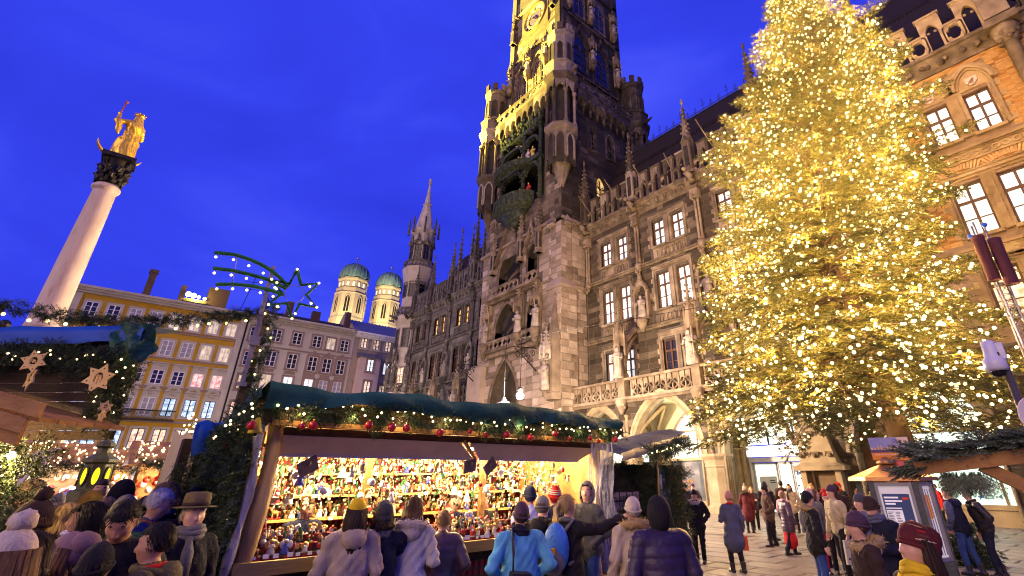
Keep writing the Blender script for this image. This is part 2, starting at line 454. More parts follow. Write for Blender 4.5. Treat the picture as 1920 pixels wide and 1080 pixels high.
# ------------------------------------------------------------------ ornament meshes (local u, outward, v)
def crockets(mb,u,w_,v0,v1,r0_,r1_,n,m=0):
 for k in range(n):
  t=k/n;r=r0_+(r1_-r0_)*t;v=v0+(v1-v0)*t
  for(x,y)in((1,1),(1,-1),(-1,1),(-1,-1)):
   s_=.05+.10*r
   mb.box(u+x*r-s_,u+x*r+s_,w_+y*r-s_,w_+y*r+s_,v-s_,v+s_*1.2,m)
def pinnacle(mb,u,w_,v,H,r,m=0,niche=True):
 h1=H*.42
 mb.box(u-r*1.25,u+r*1.25,w_-r*1.25,w_+r*1.25,v,v+.18*r*3,m)
 mb.box(u-r,u+r,w_-r,w_+r,v,v+h1,m)
 for(a,b)in((1,0),(-1,0),(0,1),(0,-1)):# gablets on the four sides
  c=r*1.02
  for t in(-1,1):
   if a:mb.obox((u+a*c,w_+t*r*.5,v+h1*1.02),(r*.3,r*.28,r*1.7),(t*.5,0,0),m)
   else:mb.obox((u+t*r*.5,w_+b*c,v+h1*1.02),(r*.28,r*.3,r*1.7),(0,-t*.5,0),m)
 if niche:
  mb.box(u-r*.55,u+r*.55,w_+r,w_+r+.015,v+h1*.2,v+h1*.8,1)
  mb.box(u+r,u+r+.015,w_-r*.55,w_+r*.55,v+h1*.2,v+h1*.8,1)
 mb.lathe(u,w_,[(r*1.25,v+h1),(r*.98,v+h1*1.02+.02),(r*.12,v+H*.93)],4,m,smooth=False,rot=PI/4)
 crockets(mb,u,w_,v+h1+.1*H,v+H*.9,r*.70,r*.14,6,m)
 mb.lathe(u,w_,[(r*.12,v+H*.91),(r*.42,v+H*.95),(r*.14,v+H*.97),(r*.3,v+H*.985),(.02,v+H)],6,m)
def statue(mb,u,w_,v,h,m=0,seed=0,staff=False):
 q=random.Random(seed)
 a=q.uniform(0,6)
 prof=[(.19,0),(.20,.12),(.17,.34),(.15,.5),(.165,.62),(.19,.72),(.19,.79),(.10,.83),(.055,.85),(.05,.87)]
 V=[];n=10
 for(rr,z)in prof:
  for i in range(n):
   t=2*PI*i/n
   f=1+.13*math.sin(5*t+a+4*z)*(1 if z<.65 else .2)
   V.append((u+rr*h*f*math.cos(t)+.03*h*math.sin(3*z+a),w_+rr*.75*h*f*math.sin(t),v+z*h))
 F=[(k*n+i,k*n+(i+1)%n,(k+1)*n+(i+1)%n,(k+1)*n+i)for k in range(len(prof)-1)for i in range(n)]
 F+=[list(range(n-1,-1,-1)),[(len(prof)-1)*n+i for i in range(n)]]
 mb.add(V,F,m,True)
 hx=u+.03*h*math.sin(2.6+a)
 mb.sphere((hx,w_+.02*h,v+.925*h),(.065*h,.07*h,.085*h),8,6,m)
 for s_ in(-1,1):
  e_=q.uniform(.05,.12)
  mb.tube([(u+s_*.17*h,w_,v+.77*h),(u+s_*.22*h,w_+.07*h,v+.6*h),(u+s_*e_*h,w_+.18*h,v+q.uniform(.56,.7)*h)],[.055*h,.05*h,.035*h],6,m)
 if staff:mb.tube([(u+.2*h,w_+.18*h,v),(u+.18*h,w_+.18*h,v+1.05*h)],.018*h,5,m)
def canopy(mb,u,w_,v,h,r,m=0):
 """gothic canopy over a figure: ring of gablets and a crocketed spirelet"""
 mb.lathe(u,w_,[(r,v),(r*1.1,v+.12*h),(r*.75,v+.3*h),(r*.35,v+.5*h),(.02,v+h)],6,m,smooth=False)
 for k in range(6):
  t=2*PI*k/6
  x,y=u+r*math.cos(t),w_+r*math.sin(t)
  mb.lathe(x,y,[(r*.2,v-.18*h),(r*.22,v+.1*h),(.01,v+.38*h)],4,m,smooth=False)
 crockets(mb,u,w_,v+.3*h,v+.92*h,r*.5,r*.06,5,m)
def quatrefoil(uc,vc,r,n=32):
 L=[]
 for i in range(n):
  t=2*PI*i/n+PI/4
  best=0
  for k in range(4):
   c=t-k*PI/2
   d=.52;q=.46
   s_=d*math.cos(c);disc=q*q-(d*math.sin(c))**2
   if disc>0:best=max(best,s_+math.sqrt(disc))
  best=max(best,.42)
  L.append((uc+best*r*math.cos(t),vc+best*r*math.sin(t)))
 return L
def squareish(uc,vc,a,b,n=32):
 L=[]
 for i in range(n):
  t=2*PI*i/n+PI/4
  c,s_=math.cos(t),math.sin(t);k=1/max(abs(c)/a,abs(s_)/b)
  L.append((uc+c*k,vc+s_*k))
 return L
def m_panel(wd,ht,m=STONE):
 """low parapet panel pierced by a quatrefoil"""
 mb=MB(S0)
 mb.band(squareish(0,ht/2,wd/2,ht/2),quatrefoil(0,ht/2,min(wd,ht)*.46),-.09,.09,True)
 mb.band(squareish(0,ht/2,wd*.46,ht*.46),squareish(0,ht/2,wd*.40,ht*.40),.09,.13,True)
 mb.box(-wd/2-.03,wd/2+.03,-.15,.15,ht,ht+.12)
 return mb.mesh('parapet_panel',m)
def m_merlon(wd,ht,m=STONE):
 """tall open merlon: posts, cap and a small arch head"""
 mb=MB(S0);p=.13
 for s_ in(-1,1):mb.box(s_*(wd/2)-p,s_*(wd/2)+p,-.13,.13,0,ht)
 A=arch(0,wd/2-p,ht*.52,ht*.26,6)
 top=[(x,ht)for x,z in A]
 mb.band(A,top,-.10,.10)
 for s_ in(-1,1):mb.sphere((s_*wd*.2,0,ht*.56),(.09,.06,.09),6,4)
 mb.box(-wd/2-.2,wd/2+.2,-.18,.18,ht,ht+.14)
 return mb.mesh('merlon',m)
def m_balustrade(wd,ht,m=TRIM):
 mb=MB(S0)
 mb.box(-wd/2,-wd/2+.12,-.10,.10,0,ht)
 q=(wd-.12)/2;c0=-wd/2+.12
 for k in range(2):
  uc=c0+q*(k+.5)
  A=arch(uc,q/2-.05,ht*.40,ht*.28,5)
  mb.band(A,[(x,ht)for x,z in A],-.05,.05)
  mb.box(uc-q/2,uc-q/2+.05,-.06,.06,0,ht*.42);mb.box(uc+q/2-.05,uc+q/2,-.06,.06,0,ht*.42)
 uc=c0+q
 mb.band(quatrefoil(uc,ht*.30,ht*.36,16),quatrefoil(uc,ht*.30,ht*.26,16),-.05,.05,True)
 return mb.mesh('balustrade_panel',m)
def m_winframe(hw,h,dark=False,bars=(.33,.66),m=WOODF):
 mb=MB(S0);f=.10
 mb.box(-hw,-hw+f,-.06,.04,0,h);mb.box(hw-f,hw,-.06,.04,0,h);mb.box(-hw+f,hw-f,-.06,.04,0,f);mb.box(-hw+f,hw-f,-.06,.04,h-f,h)
 mb.box(-.06,.06,-.05,.05,f,h-f)
 for k,b in enumerate(bars):
  t=.075 if k==len(bars)-1 and len(bars)>1 else .02
  for s_ in(-1,1):mb.box(min(s_*.045,s_*(hw-f)),max(s_*.045,s_*(hw-f)),-.04,.045,b*h-t,b*h+t)
 return mb.mesh('frame',m)
def m_pane(hw,h,m):
 mb=MB(S0);mb.box(-hw+.02,hw-.02,-.10,-.075,.02,h-.02)
 return mb.mesh('pane',m)
def m_surround(hw,gap,h,m=TRIM,sill=.9,head='flat',panel=True,arched=False):
 """stone surround of a twin window: glass lights centred at +-gap"""
 mb=MB(S0);o=gap+hw;j=.30
 for s_ in(-1,1):
  mb.box(min(s_*o,s_*(o+.16)),max(s_*o,s_*(o+.16)),-.32,.06,-.02,h+.16)
  mb.box(min(s_*(o+.16),s_*(o+j)),max(s_*(o+.16),s_*(o+j)),-.2,.13,-.10,h+.30)
  mb.lathe(s_*(o+.12),.07,[(.06,-.1),(.06,h)],6)
  for v in np.arange(0,h,.75):# toothed quoins beside the frame
   mb.box(min(s_*(o+j),s_*(o+j+.22)),max(s_*(o+j),s_*(o+j+.22)),-.1,.055,v,v+.38)
 c=gap-hw
 mb.box(-c,c,-.32,.05,-.02,h+.16);mb.box(-c*.45,c*.45,.05,.17,-.1,h+.1)
 mb.box(-o-.16,o+.16,-.32,.06,h+.16,h+.32)
 if not arched:mb.box(-o-j,o+j,-.2,.14,h+.32,h+.5);mb.box(-o-j-.05,o+j+.05,.0,.2,h+.5,h+.58)
 for s_ in(-1,1):
  mb.box(s_*gap-hw-.1,s_*gap+hw+.1,-.3,.24,-.2,-.02)
 if panel:
  mb.box(-o-.1,o+.1,-.2,.03,-sill,-.2)
  n=8
  for k in range(n):
   uc=-o+(k+.5)*2*o/n
   A=arch(uc,o/n-.03,-.62,.28,4);B=arch(uc,o/n-.09,-.62,.2,4)
   A=[(A[0][0],-sill)]+A+[(A[-1][0],-sill)];B=[(B[0][0],-sill)]+B+[(B[-1][0],-sill)]
   mb.band(A,B,.03,.10)
 return mb.mesh('window',m)
WCACHE={}
def twin_window(parent,x,y,z,key,hw,gap,h,pmat,trim,sill=.9,panel=True,rz=0,bars=(.33,.66),wood=WOODF,pm2=None):
 k=(key,trim.name)
 if k not in WCACHE:WCACHE[k]=(m_surround(hw,gap,h,trim,sill,panel=panel,arched=key=='brick_up'),m_winframe(hw,h,bars=bars,m=wood))
 su,fr=WCACHE[k]
 w_=link('window',su,parent,(x,y,z),rz)
 ORG[w_.name]=Vector((0,0,0))
 for s_ in(-1,1):
  pm=pm2 if(pm2 and s_>0)else pmat
  kp=(key,pm.name)
  if kp not in WCACHE:WCACHE[kp]=m_pane(hw,h,pm)
  link('frame',fr,w_,(s_*gap,.24,0));link('pane',WCACHE[kp],w_,(s_*gap,.24,0))
 return w_
# ================================================================== ground
GROUND=mat('paving_base',[(.10,.085,.075),(.17,.15,.13)],sc=.8,rough=.75,bump=.3)
SLAB=mat('paving_slab',[(.13,.105,.085),(.21,.175,.145),(.30,.255,.215)],sc=1.3,rough=.42,bump=.3,bsc=25,rnd=.4,contrast=.32,detail=8)
mb=MB();mb.box(-400,300,-250,400,-.5,0)
ground=part('ground',mb,GROUND,None);ground['kind']='structure'
us=MB();V=UBV[:,[0,2,1]]*np.array([1,1,1]);us.add(V,UBF)
slab_me=us.mesh('paving_slab',SLAB)
cells=[]
for j in range(34):
 for i in range(30):
  L=1.15;Wd=.78
  x=-22+i*L+(.5*L if j%2 else 0);y=3.5+j*Wd
  if y>27.9 or x>1.5 or(x<-14 and y<14)or(x<-9.5 and y<9):continue
  d=math.hypot(x,y)
  if(-FW.y*0+x*f0.x+y*f0.y)<2:continue
  cells.append((d,x,y,L,Wd))
cells.sort()
sl_rest=MB()
for k,(d,x,y,L,Wd)in enumerate(cells):
 h=.018+rng.uniform(0,.006)
 if k<290:link('paving_slab',slab_me,ground,(x,y,0),0,(L-.016,Wd-.016,h))
 else:sl_rest.add(UBV[:,[0,2,1]]*np.array([L-.016,Wd-.016,h])+np.array([x,y,0]),UBF)
if sl_rest.v:part('paving_slabs',sl_rest,SLAB,ground,kind='stuff')
# ================================================================== town hall
AY,WY=28.0,30.0
hall=thing('town_hall','long gothic town hall of brown stone and brick with arcade, behind the christmas tree','town hall',(-20,30,0),None)
TA,TW=FT(AY),FT(WY)
PIL=[-29.75,-23.72,-17.57,-11.40]
# windows: (x, z, light size, material)
wins=[]
for x in(-26.6,-20.62,-14.45):
 wins+=[(x,19.2,'top'),(x,13.85,'mid'),(x,8.9,'low')]
HWIN=dict(top=(.60,.95,2.35),mid=(.62,.97,3.0),low=(.60,.95,2.5))
holes=[(x-HWIN[k][1]-HWIN[k][0],x+HWIN[k][1]+HWIN[k][0],z,z+HWIN[k][2])for x,z,k in wins]
mb=MB(TW);rect_wall(mb,-30.2,-11.4,6.9,24.0,holes,-.6,0)
mb.box(-30.2,-11.4,-1.0,-.9,6.9,24.0,1)
part('wall',mb,[JOINT,DARKV],hall)
hol2=[(x-HWIN[k][1]-HWIN[k][0]-.36,x+HWIN[k][1]+HWIN[k][0]+.36,z-(.95 if k!='low' else .2),z+HWIN[k][2]+.5)for x,z,k in wins]
rects=courses(-30.1,-11.5,7.2,23.0,hol2)
arch_front=[(-27.15,2.45,0,3.2,3.4),(-21.3,2.75,0,3.2,3.75),(-14.5,2.45,0,3.1,3.6),(-6.95,2.75,0,3.0,3.9),(1.3,2.75,0,3.0,3.9)]
rects2=courses(-30.2,4.5,3.6,7.0,[(a[0],a[1]+.42,0,a[3],a[4]+.42,'arch')for a in arch_front],ch=.42)
rects3=courses(-12.0,-9.75,0.0,3.5,[(-11.75,-10.35,0,2.1)],ch=.7)+courses(-4.15,-1.5,0,3.6,[],ch=.7)
lay_stones(hall,[(TW,rects),(TA,rects2),(TA,rects3)],STONEW,depth=.03)
# string courses and main cornice, with foliage bosses
mb=MB(TW)
for v,d in((12.55,.26),(17.9,.24)):
 mb.box(-30.2,-11.4,0,d,v,v+.16);mb.box(-30.2,-11.4,0,d*.55,v-.14,v)
def cornice(mb,u0,u1,m=0):
 mb.box(u0,u1,0,.12,22.75,22.9);
 P=[(0.05,22.9),(.12,23.2),(.38,23.7),(.5,23.75),(.5,23.95),(0,23.95)]
 V=[(u0,p[0],p[1])for p in P]+[(u1,p[0],p[1])for p in P];n=len(P)
 mb.add(V,[(i,(i+1)%n,n+(i+1)%n,n+i)for i in range(n)]+[list(range(n)),list(range(2*n-1,n-1,-1))],m)
 u=u0+.5
 while u<u1-.3:
  for k in range(4):mb.sphere((u+rng.uniform(-.16,.16),.22+rng.uniform(0,.12),23.32+rng.uniform(-.14,.14)),rng.uniform(.10,.17),6,4,m)
  u+=.85
cornice(mb,-30.2,9.0)
part('cornice',mb,mat('stone_cornice',[(.03,.022,.015),(.14,.105,.07),(.34,.27,.19)],sc=1.6,rough=.88,bump=.6,bsc=12,rnd=.3,contrast=.3),hall)
wc={'top':[PANEW,PANEW,PANEW],'mid':[PANEW,PANEW,PANEW],'low':[PANEW,PANED,PANEWA]}
cnt={'top':0,'mid':0,'low':0}
for x,z,k in wins:
 hw,gap,h=HWIN[k]
 twin_window(hall,x,WY,z,'hall_'+k,hw,gap,h,wc[k][cnt[k]],TRIM,sill=1.1 if k=='top' else 1.0,panel=(k!='low'))
 cnt[k]+=1
def m_pilaster(m=TRIM):
 mb=MB(S0)
 for s_ in(-.14,.14):
  mb.lathe(s_,.2,[(.17,18.05),(.11,18.5),(.10,21.4),(.16,21.75)],8)
 mb.lathe(0,.2,[(.1,17.3),(.3,17.75),(.36,18.1)],8)
 for k in range(7):mb.sphere((rng.uniform(-.25,.25),.3+rng.uniform(-.05,.12),17.5+rng.uniform(-.3,.3)),.13,6,4)
 mb.box(-.36,.36,0,.5,21.75,22.9)
 mb.box(-.42,.42,0,.58,22.6,22.8)
 for k in range(8):mb.sphere((rng.uniform(-.34,.34),.42+rng.uniform(-.05,.12),21.85+rng.uniform(-.15,.3)),.12,6,4)
 # crouching beast at the cornice
 mb.tube([(0,.3,23.3),(0,.75,23.65),(0,1.15,23.9)],[.3,.26,.18],8);mb.sphere((0,1.35,24.0),(.17,.24,.17),8,6)
 for s_ in(-1,1):
  mb.tube([(s_*.2,.55,23.5),(s_*.28,.95,23.35),(s_*.24,1.05,23.0)],[.13,.1,.07],6);mb.tube([(s_*.1,1.3,24.1),(s_*.16,1.25,24.3)],[.06,.02],5)
 return mb.mesh('pilaster',m)
def m_pinnacle(H=7.8,r=.36,m=STONE):
 mb=MB(S0);pinnacle(mb,0,.25,0,H,r,0);return mb.mesh('pinnacle',[m,JOINTD])
def m_niche(m=TRIM):
 mb=MB(S0)
 A=arch(0,.55,15.4,.85,6);B=arch(0,.75,15.4,1.35,6)
 mb.band([(A[0][0],13.3)]+A+[(A[-1][0],13.3)],[(B[0][0],13.3)]+B+[(B[-1][0],13.3)],-.05,.38)
 mb.box(-.55,.55,-.05,.01,13.3,16.0,1)
 mb.lathe(0,.3,[(.1,12.3),(.42,12.9),(.52,13.15),(.52,13.3)],8)
 for s_ in(-1,1):
  for k in range(6):
   t=k/6;mb.sphere((s_*(.78-.7*t),.34,15.6+1.25*t),.12,6,4)
 mb.lathe(0,.25,[(.2,16.6),(.22,16.9),(.05,17.5)],6)
 for k in range(5):mb.sphere((rng.uniform(-.12,.12),.3,17.1+.13*k),.11,6,4)
 return mb.mesh('niche',[m,DARKV])
def m_statue(h,seed,m,staff=False):
 mb=MB(S0);statue(mb,0,0,0,h,0,seed,staff);return mb.mesh('statue',m)
PILM=m_pilaster();PINM=m_pinnacle();NIM=m_niche()
STM=[m_statue(2.0,k,mat('statue_stone',[(.16,.13,.11),(.34,.29,.25),(.5,.45,.4)],sc=3,bump=.5,rnd=.3),k%2==0)for k in range(4)]
for i,x in enumerate(PIL):
 link('pilaster',PILM,hall,(x,WY,0));link('pinnacle',PINM,hall,(x,WY-.1,23.95))
 if 0<i:
  nn=link('niche',NIM,hall,(x,WY,0));link('statue',STM[i%4],nn,(0,-.3,13.3))
PANM=m_panel(.85,1.15);MERM=m_merlon(.72,2.5)
def parapet(parent,x0,x1,y,z,panm,merm,n=4):
 st=(x1-x0)/n
 for k in range(n):
  link('parapet_panel',panm,parent,(x0+st*(k+.25),y,z));link('merlon',merm,parent,(x0+st*(k+.73),y,z))
for a,b in zip(PIL[:-1],PIL[1:]):parapet(hall,a+.35,b-.35,WY-.3,23.95,PANM,MERM)
parapet(hall,-11.05,-4.3,WY-.3,23.95,PANM,MERM,4)
parapet(hall,-3.7,1.5,WY-.3,23.95,m_panel(1.05,1.3,mat('stone_parapet_tan',[(.16,.11,.06),(.36,.27,.15),(.5,.4,.25)],sc=1.5,bump=.4)),m_merlon(.85,2.5,MATS['stone_parapet_tan']),3)
parapet(hall,2.2,8.6,WY-.3,23.95,PANM,MERM,4)
for x,l in((-29.0,2.2),(-25.4,2.4),(-22.2,2.2),(-15.2,3.2),(-19.4,1.6)):
 mb=MB();mb.tube([(x,WY+.4,24.4),(x+.3,WY-l,26.2)],.045,6);mb.sphere((x+.3,WY-l,26.2),.08,6,4);part('flag_pole',mb,TRIM,hall)
# roof, ridge cresting
mb=MB();mb.add([(-30.2,31,24.0),(9,31,24.0),(9,36,35.0),(-30.2,36,35.0),(-30.2,41,24),(9,41,24)],[(0,1,2,3),(3,2,5,4),(0,3,4),(1,5,2),(0,4,5,1)])
for z in(28.2,31.6):
 yy=31+5*(z-24)/11-.04
 for k in range(150):mb.box(-30+k*.26,-30+k*.26+.1,yy-.03,yy+.1,z,z+.45)
roof=part('roof',mb,ROOF,hall)
def cresting(x0,x1,y,z,parent,step=.9):
 mb=MB();mb.box(x0,x1,y-.03,y+.03,z+.28,z+.33);mb.box(x0,x1,y-.1,y+.1,z-.05,z+.05)
 x=x0+.4;k=0
 while x<x1:
  h=1.5 if k%3==0 else .9
  mb.tube([(x,y,z),(x,y,z+h)],.03,4)
  mb.tube([(x-.25,y,z+h*.62),(x,y,z+h*.5),(x+.25,y,z+h*.62)],.025,4)
  mb.tube([(x-.15,y,z+h*.85),(x,y,z+h*.75),(x+.15,y,z+h*.85)],.022,4)
  mb.sphere((x,y,z+h),.06,5,4);x+=step;k+=1
 part('ridge_cresting',mb,mat('cresting_iron',(.045,.05,.11),rough=.5,metal=.3),parent)
cresting(-30.2,9,36,35,hall)
# ---- arcade front and vaulted passage
mb=MB(TA);arched_wall(mb,-30.2,4.6,0,7.05,arch_front,-.9,0)
part('arcade_wall',mb,JOINT,hall)
for(uc,hw,vb,vs,h)in arch_front:
 mb=MB(TA)
 for k,(d0,d1,wa,wb)in enumerate(((-.001,.12,-.6,.05),(.12,.26,-.3,.035),(.26,.44,-.05,.075))):
  A=arch(uc,hw+d0,vs,h+d0*1.2,8);B=arch(uc,hw+d1,vs,h+d1*1.3,8)
  mb.band(A,B,wa,wb)
  if k:pass
 for s_ in(-1,1):
  for k in range(4):mb.lathe(uc+s_*(hw+.02),.02-k*.2,[(.07,.1),(.07,vs-.25),(.12,vs)],6)
 part('arch_moulding',mb,mat('stone_arch_warm',[(.12,.085,.05),(.24,.18,.11),(.36,.29,.19)],sc=1.5,bump=.4,rnd=.3),hall)
mb=MB(TA)
PT=[(-24.3,.5),(-17.75,.72),(-11.0,.2)]
# round pier between the first two arches
mb=MB(TA)
for x,r in((-17.75,.74),(-24.45,.62)):
 mb=MB(TA);mb.lathe(x,-.35,[(r*1.25,0),(r*1.25,.35),(r*1.05,.45),(r,.6),(r,2.45),(r*1.1,2.5),(r*1.04,2.58),(r*1.12,2.85),(r*1.32,3.05),(r*1.32,3.2)],8,rot=PI/8,smooth=False)
 mb.lathe(x,.03,[(.14,3.2),(.12,5.8),(.2,6.0)],6)
 part('arcade_pier',mb,MATS['stone_arch_warm'],hall)
# balcony slab + balustrade
mb=MB(TA);mb.box(-30.2,-11.6,-2.0,.32,7.05,7.25);mb.box(-30.2,-11.6,-.2,.2,6.85,7.05);mb.box(-30.2,-11.6,-.16,.2,8.42,8.6)
part('balcony',mb,TRIM,hall)
BALM=m_balustrade(1.04,1.17)
SP=[-24.65,-18.15,-12.0]
x=-30.1
while x<-12.6:
 if min(abs(x+.5-s_)for s_ in SP)>.62:link('balustrade_panel',BALM,hall,(x+.52,AY,7.25))
 x+=1.04
def m_pillar():
 mb=MB(S0)
 mb.box(-.32,.32,-.35,.25,7.1,9.0);mb.box(-.22,.22,-.35,-.05,9.0,11.5)
 mb.lathe(0,.28,[(.12,6.1),(.4,6.7),(.48,7.0),(.48,7.1)],8)
 for k in range(12):mb.sphere((rng.uniform(-.36,.36),.3+rng.uniform(-.1,.2),6.6+rng.uniform(-.3,.3)),.15,6,4)
 canopy(mb,0,.12,11.0,4.0,.44)
 return mb.mesh('balcony_pillar',TRIM)
PLM=m_pillar();ST2=[m_statue(2.3,10+k,MATS['statue_stone'],True)for k in range(3)]
for i,x in enumerate(SP):
 pl=link('balcony_pillar',PLM,hall,(x,AY,0));link('statue',ST2[i],pl,(0,-.42,8.6))
 mb=MB();q=-.02
 P=[(x,AY+.3,9.6),(x,AY+.7,10.8),(x,AY+1.2,11.6),(x,WY,12.3)]
 mb.tube(P,[.16,.16,.18,.2],6);mb.obox((x,AY+1.15,12.15),(.34,1.9,.3),(.72,0,0))
 part('flying_buttress',mb,TRIM,hall)
# vaulted passage behind the arcade
VAULT=mat('vault_plaster',[(.26,.21,.12),(.38,.32,.20)],sc=1,rough=.9)
mb=MB(FT(31.0));inner=[(-26.9,2.1,.3,3.2,2.6),(-20.75,2.5,.3,3.3,3.2),(-15.3,1.95,.02,3.3,3.0)]
arched_wall(mb,-30.2,-12.4,0,7.0,inner,-.5,0);mb.box(-30.2,-12.4,-.5,3.0,6.85,7.0)
mb.box(-12.6,-12.2,-.5,2.9,0,6.9)
part('passage_wall',mb,VAULT,hall)
for x in(-24.45,-17.75,-12.7):
 mb=MB(FT(31.0));
 for k in range(3):mb.lathe(x+(k-1)*.34,.12+(.12 if k==1 else 0),[(.34,0),(.34,.3),(.2,.4),(.2,3.3),(.3,3.5),(.3,3.6)],8)
 pts=[(x,0.2,3.5),(x,.6,5.2),(x,1.5,6.4),(x,2.8,6.7)]
 mb.tube(pts,.2,6)
 for sx in(-1,1):mb.tube([(x,.2,3.5),(x+sx*.9,.7,5.2),(x+sx*2.2,1.4,6.6)],.15,6);mb.tube([(x,2.9,3.5),(x+sx*.9,2.3,5.2),(x+sx*2.2,1.5,6.6)],.15,6)
 part('vault_rib',mb,mat('stone_rib',[(.11,.075,.035),(.22,.16,.085)],sc=2,bump=.4),hall)
# glazing behind the arcade: lit tympana and shop fronts
def arched_glass(parent,T,uc,hw,v0,vs,h,pm,w_,bars_u=(),bars_v=(),fm=IRON):
 mb=MB(T);A=arch(uc,hw,vs,h,8)
 mb.prism([(uc-hw,v0)]+A+[(uc+hw,v0)],w_-.04,w_)
 o=part('window',mb,pm,parent)
 mb=MB(T)
 B=arch(uc,hw-.1,vs,h-.12,8)
 mb.band([(uc-hw,v0)]+A+[(uc+hw,v0)],[(uc-hw+.1,v0)]+B+[(uc+hw-.1,v0)],w_,w_+.08)
 for b in bars_u:
  top=vs+max(.05,[z for z in np.linspace(h,0,40)if archhw(hw,h,z)>abs(b-uc)][0])
  mb.box(b-.05,b+.05,w_,w_+.07,v0,top)
 for b in bars_v:
  q=archhw(hw,h,b-vs)-.05;mb.box(uc-q,uc+q,w_,w_+.065,b-.06,b+.06)
 part('frame',mb,fm,o)
 return o
T31=FT(31.0)
arched_glass(hall,T31,-26.9,2.1,3.0,3.2,2.6,SHOPL,-.2,(-26.9,),())
arched_glass(hall,T31,-20.75,2.5,3.15,3.3,3.2,SHOPL,-.2,(-20.9,-19.2),(4.9,),mat('bronze_frame',(.20,.16,.10),rough=.4,metal=.4))
arched_glass(hall,T31,-15.3,1.95,3.75,3.8,2.5,SHOPL,-.2,(-15.75,-14.1),())
mb=MB(T31)
mb.box(-23.25,-18.25,-.25,-.21,.5,3.0);shop=part('shop_window',mb,litpane('shop_display',[(.05,.05,.055),(.16,.16,.17),(.42,.38,.36)],.3,sc=.8),hall)
mb=MB(T31);mb.box(-23.25,-18.25,-.2,.05,2.98,3.16);mb.box(-23.25,-18.25,-.3,.04,0,.5);part('sill',mb,VAULT,hall)
# portrait poster in the shop window
mb=MB(T31);mb.box(-21.0,-19.4,-.2,-.17,.7,2.75,0)
A=[(-20.25+.36*math.cos(t),1.85+.5*math.sin(t))for t in np.linspace(0,2*PI,20,endpoint=False)]
mb.prism(A,-.165,-.16,1);H=[(-20.25+.44*math.cos(t),2.1+.48*math.sin(t))for t in np.linspace(-.1,PI+.1,14)];mb.prism(H,-.158,-.15,2)
for dx in(-.14,.14):mb.box(-20.25+dx-.06,-20.25+dx+.06,-.157,-.15,1.9,1.95,2)
mb.box(-20.36,-20.14,-.157,-.15,1.52,1.56,2)
part('poster',mb,[mat('poster_grey',(.08,.09,.10),bump=0),mat('poster_skin',(.42,.30,.23),bump=0),mat('poster_hair',(.03,.025,.022),bump=0)],shop)
mb=MB(T31)
for k in range(26):mb.sphere((rng.uniform(-22.6,-21.6),-.12,rng.uniform(1.0,2.5)),rng.uniform(.05,.1),6,4,k%2)
for k in range(14):mb.sphere((rng.uniform(-18.9,-18.4),-.12,rng.uniform(.9,2.4)),rng.uniform(.05,.1),6,4,1-k%2)
part('display_bauble',mb,[emat('display_glow_orange',(1,.35,.08),1.2),emat('display_glow_pink',(1,.45,.5),1.0)],shop,kind='stuff')
# entrance with glass doors
DOORF=mat('door_frame_grey',(.30,.29,.27),rough=.4)
mb=MB(T31);mb.box(-17.1,-13.4,-.3,.12,2.75,3.0);mb.box(-17.1,-16.98,-.3,.1,0,2.75);mb.box(-13.52,-13.4,-.3,.1,0,2.75)
ent=part('entrance',mb,DOORF,hall)
mb=MB(T31);mb.box(-17.05,-13.45,-.15,.35,3.05,3.65);part('fascia_sign',mb,litpane('fascia',[(.55,.52,.6),(.95,.95,1)],.8,stretch=(.6,1,6)),ent)
DOORG=litpane('door_glass',[(.60,.72,.60),(.85,.97,.85),(.95,1,.95)],1.05,sc=.9)
for k,(a,b)in enumerate(((-16.95,-15.45),(-15.4,-14.55),(-14.5,-13.55))):
 mb=MB(T31);mb.box(a,b,-.22,-.18,.05,2.72);d_=part('glass_door',mb,DOORG,ent)
 mb=MB(T31);mb.box(a,a+.06,-.18,-.08,.03,2.72);mb.box(b-.06,b,-.18,-.08,.03,2.72);mb.box(a,b,-.18,-.08,2.62,2.72);part('door_stile',mb,DOORF,d_)
mb=MB(T31);mb.box(-16.7,-15.6,-.17,-.15,.55,1.95);
part('notice_board',mb,mat('notice_grey',[(.26,.28,.26),(.34,.36,.34)],bump=0),ent)
mb=MB(T31)
for v,l in((1.7,.55),(1.6,.62)):mb.box(-16.05,-16.05+l*.6,-.148,-.145,v,v+.05)
part('notice_lettering',mb,mat('print_black',(.02,.02,.02),bump=0),ent)
mb=MB(T31)
for k in range(34):
 u=rng.choice((-14.38,-14.18,-13.8,-13.65))+rng.uniform(-.06,.06);v=rng.uniform(.5,2.3);mb.box(u,u+.12,-.175,-.14,v,v+.12,k%3)
part('display_goods',mb,[mat('goods_navy',(.05,.08,.22),bump=0),mat('goods_white',(.7,.7,.7),bump=0),mat('goods_dark',(.05,.04,.04),bump=0)],ent,kind='stuff')
mb=MB(T31);mb.box(-15.2,-14.3,-.19,-.15,3.95,5.1,0);mb.lathe(0,0,[(0.001,0)],4)
C_=[(-14.75+.42*math.cos(t),4.55+.44*math.sin(t))for t in np.linspace(0,2*PI,24,endpoint=False)];mb.prism(C_,-.145,-.13,1)
C_=[(-14.72+.2*math.cos(t),4.6+.24*math.sin(t))for t in np.linspace(0,2*PI,20,endpoint=False)];mb.prism(C_,-.125,-.11,2)
part('round_sign',mb,[mat('sign_grey',(.22,.22,.2),bump=0),litpane('sign_white',[(.8,.85,.82),(1,1,1)],.9),mat('sign_olive',[(.25,.26,.18),(.6,.62,.52)],sc=4,bump=0)],ent)
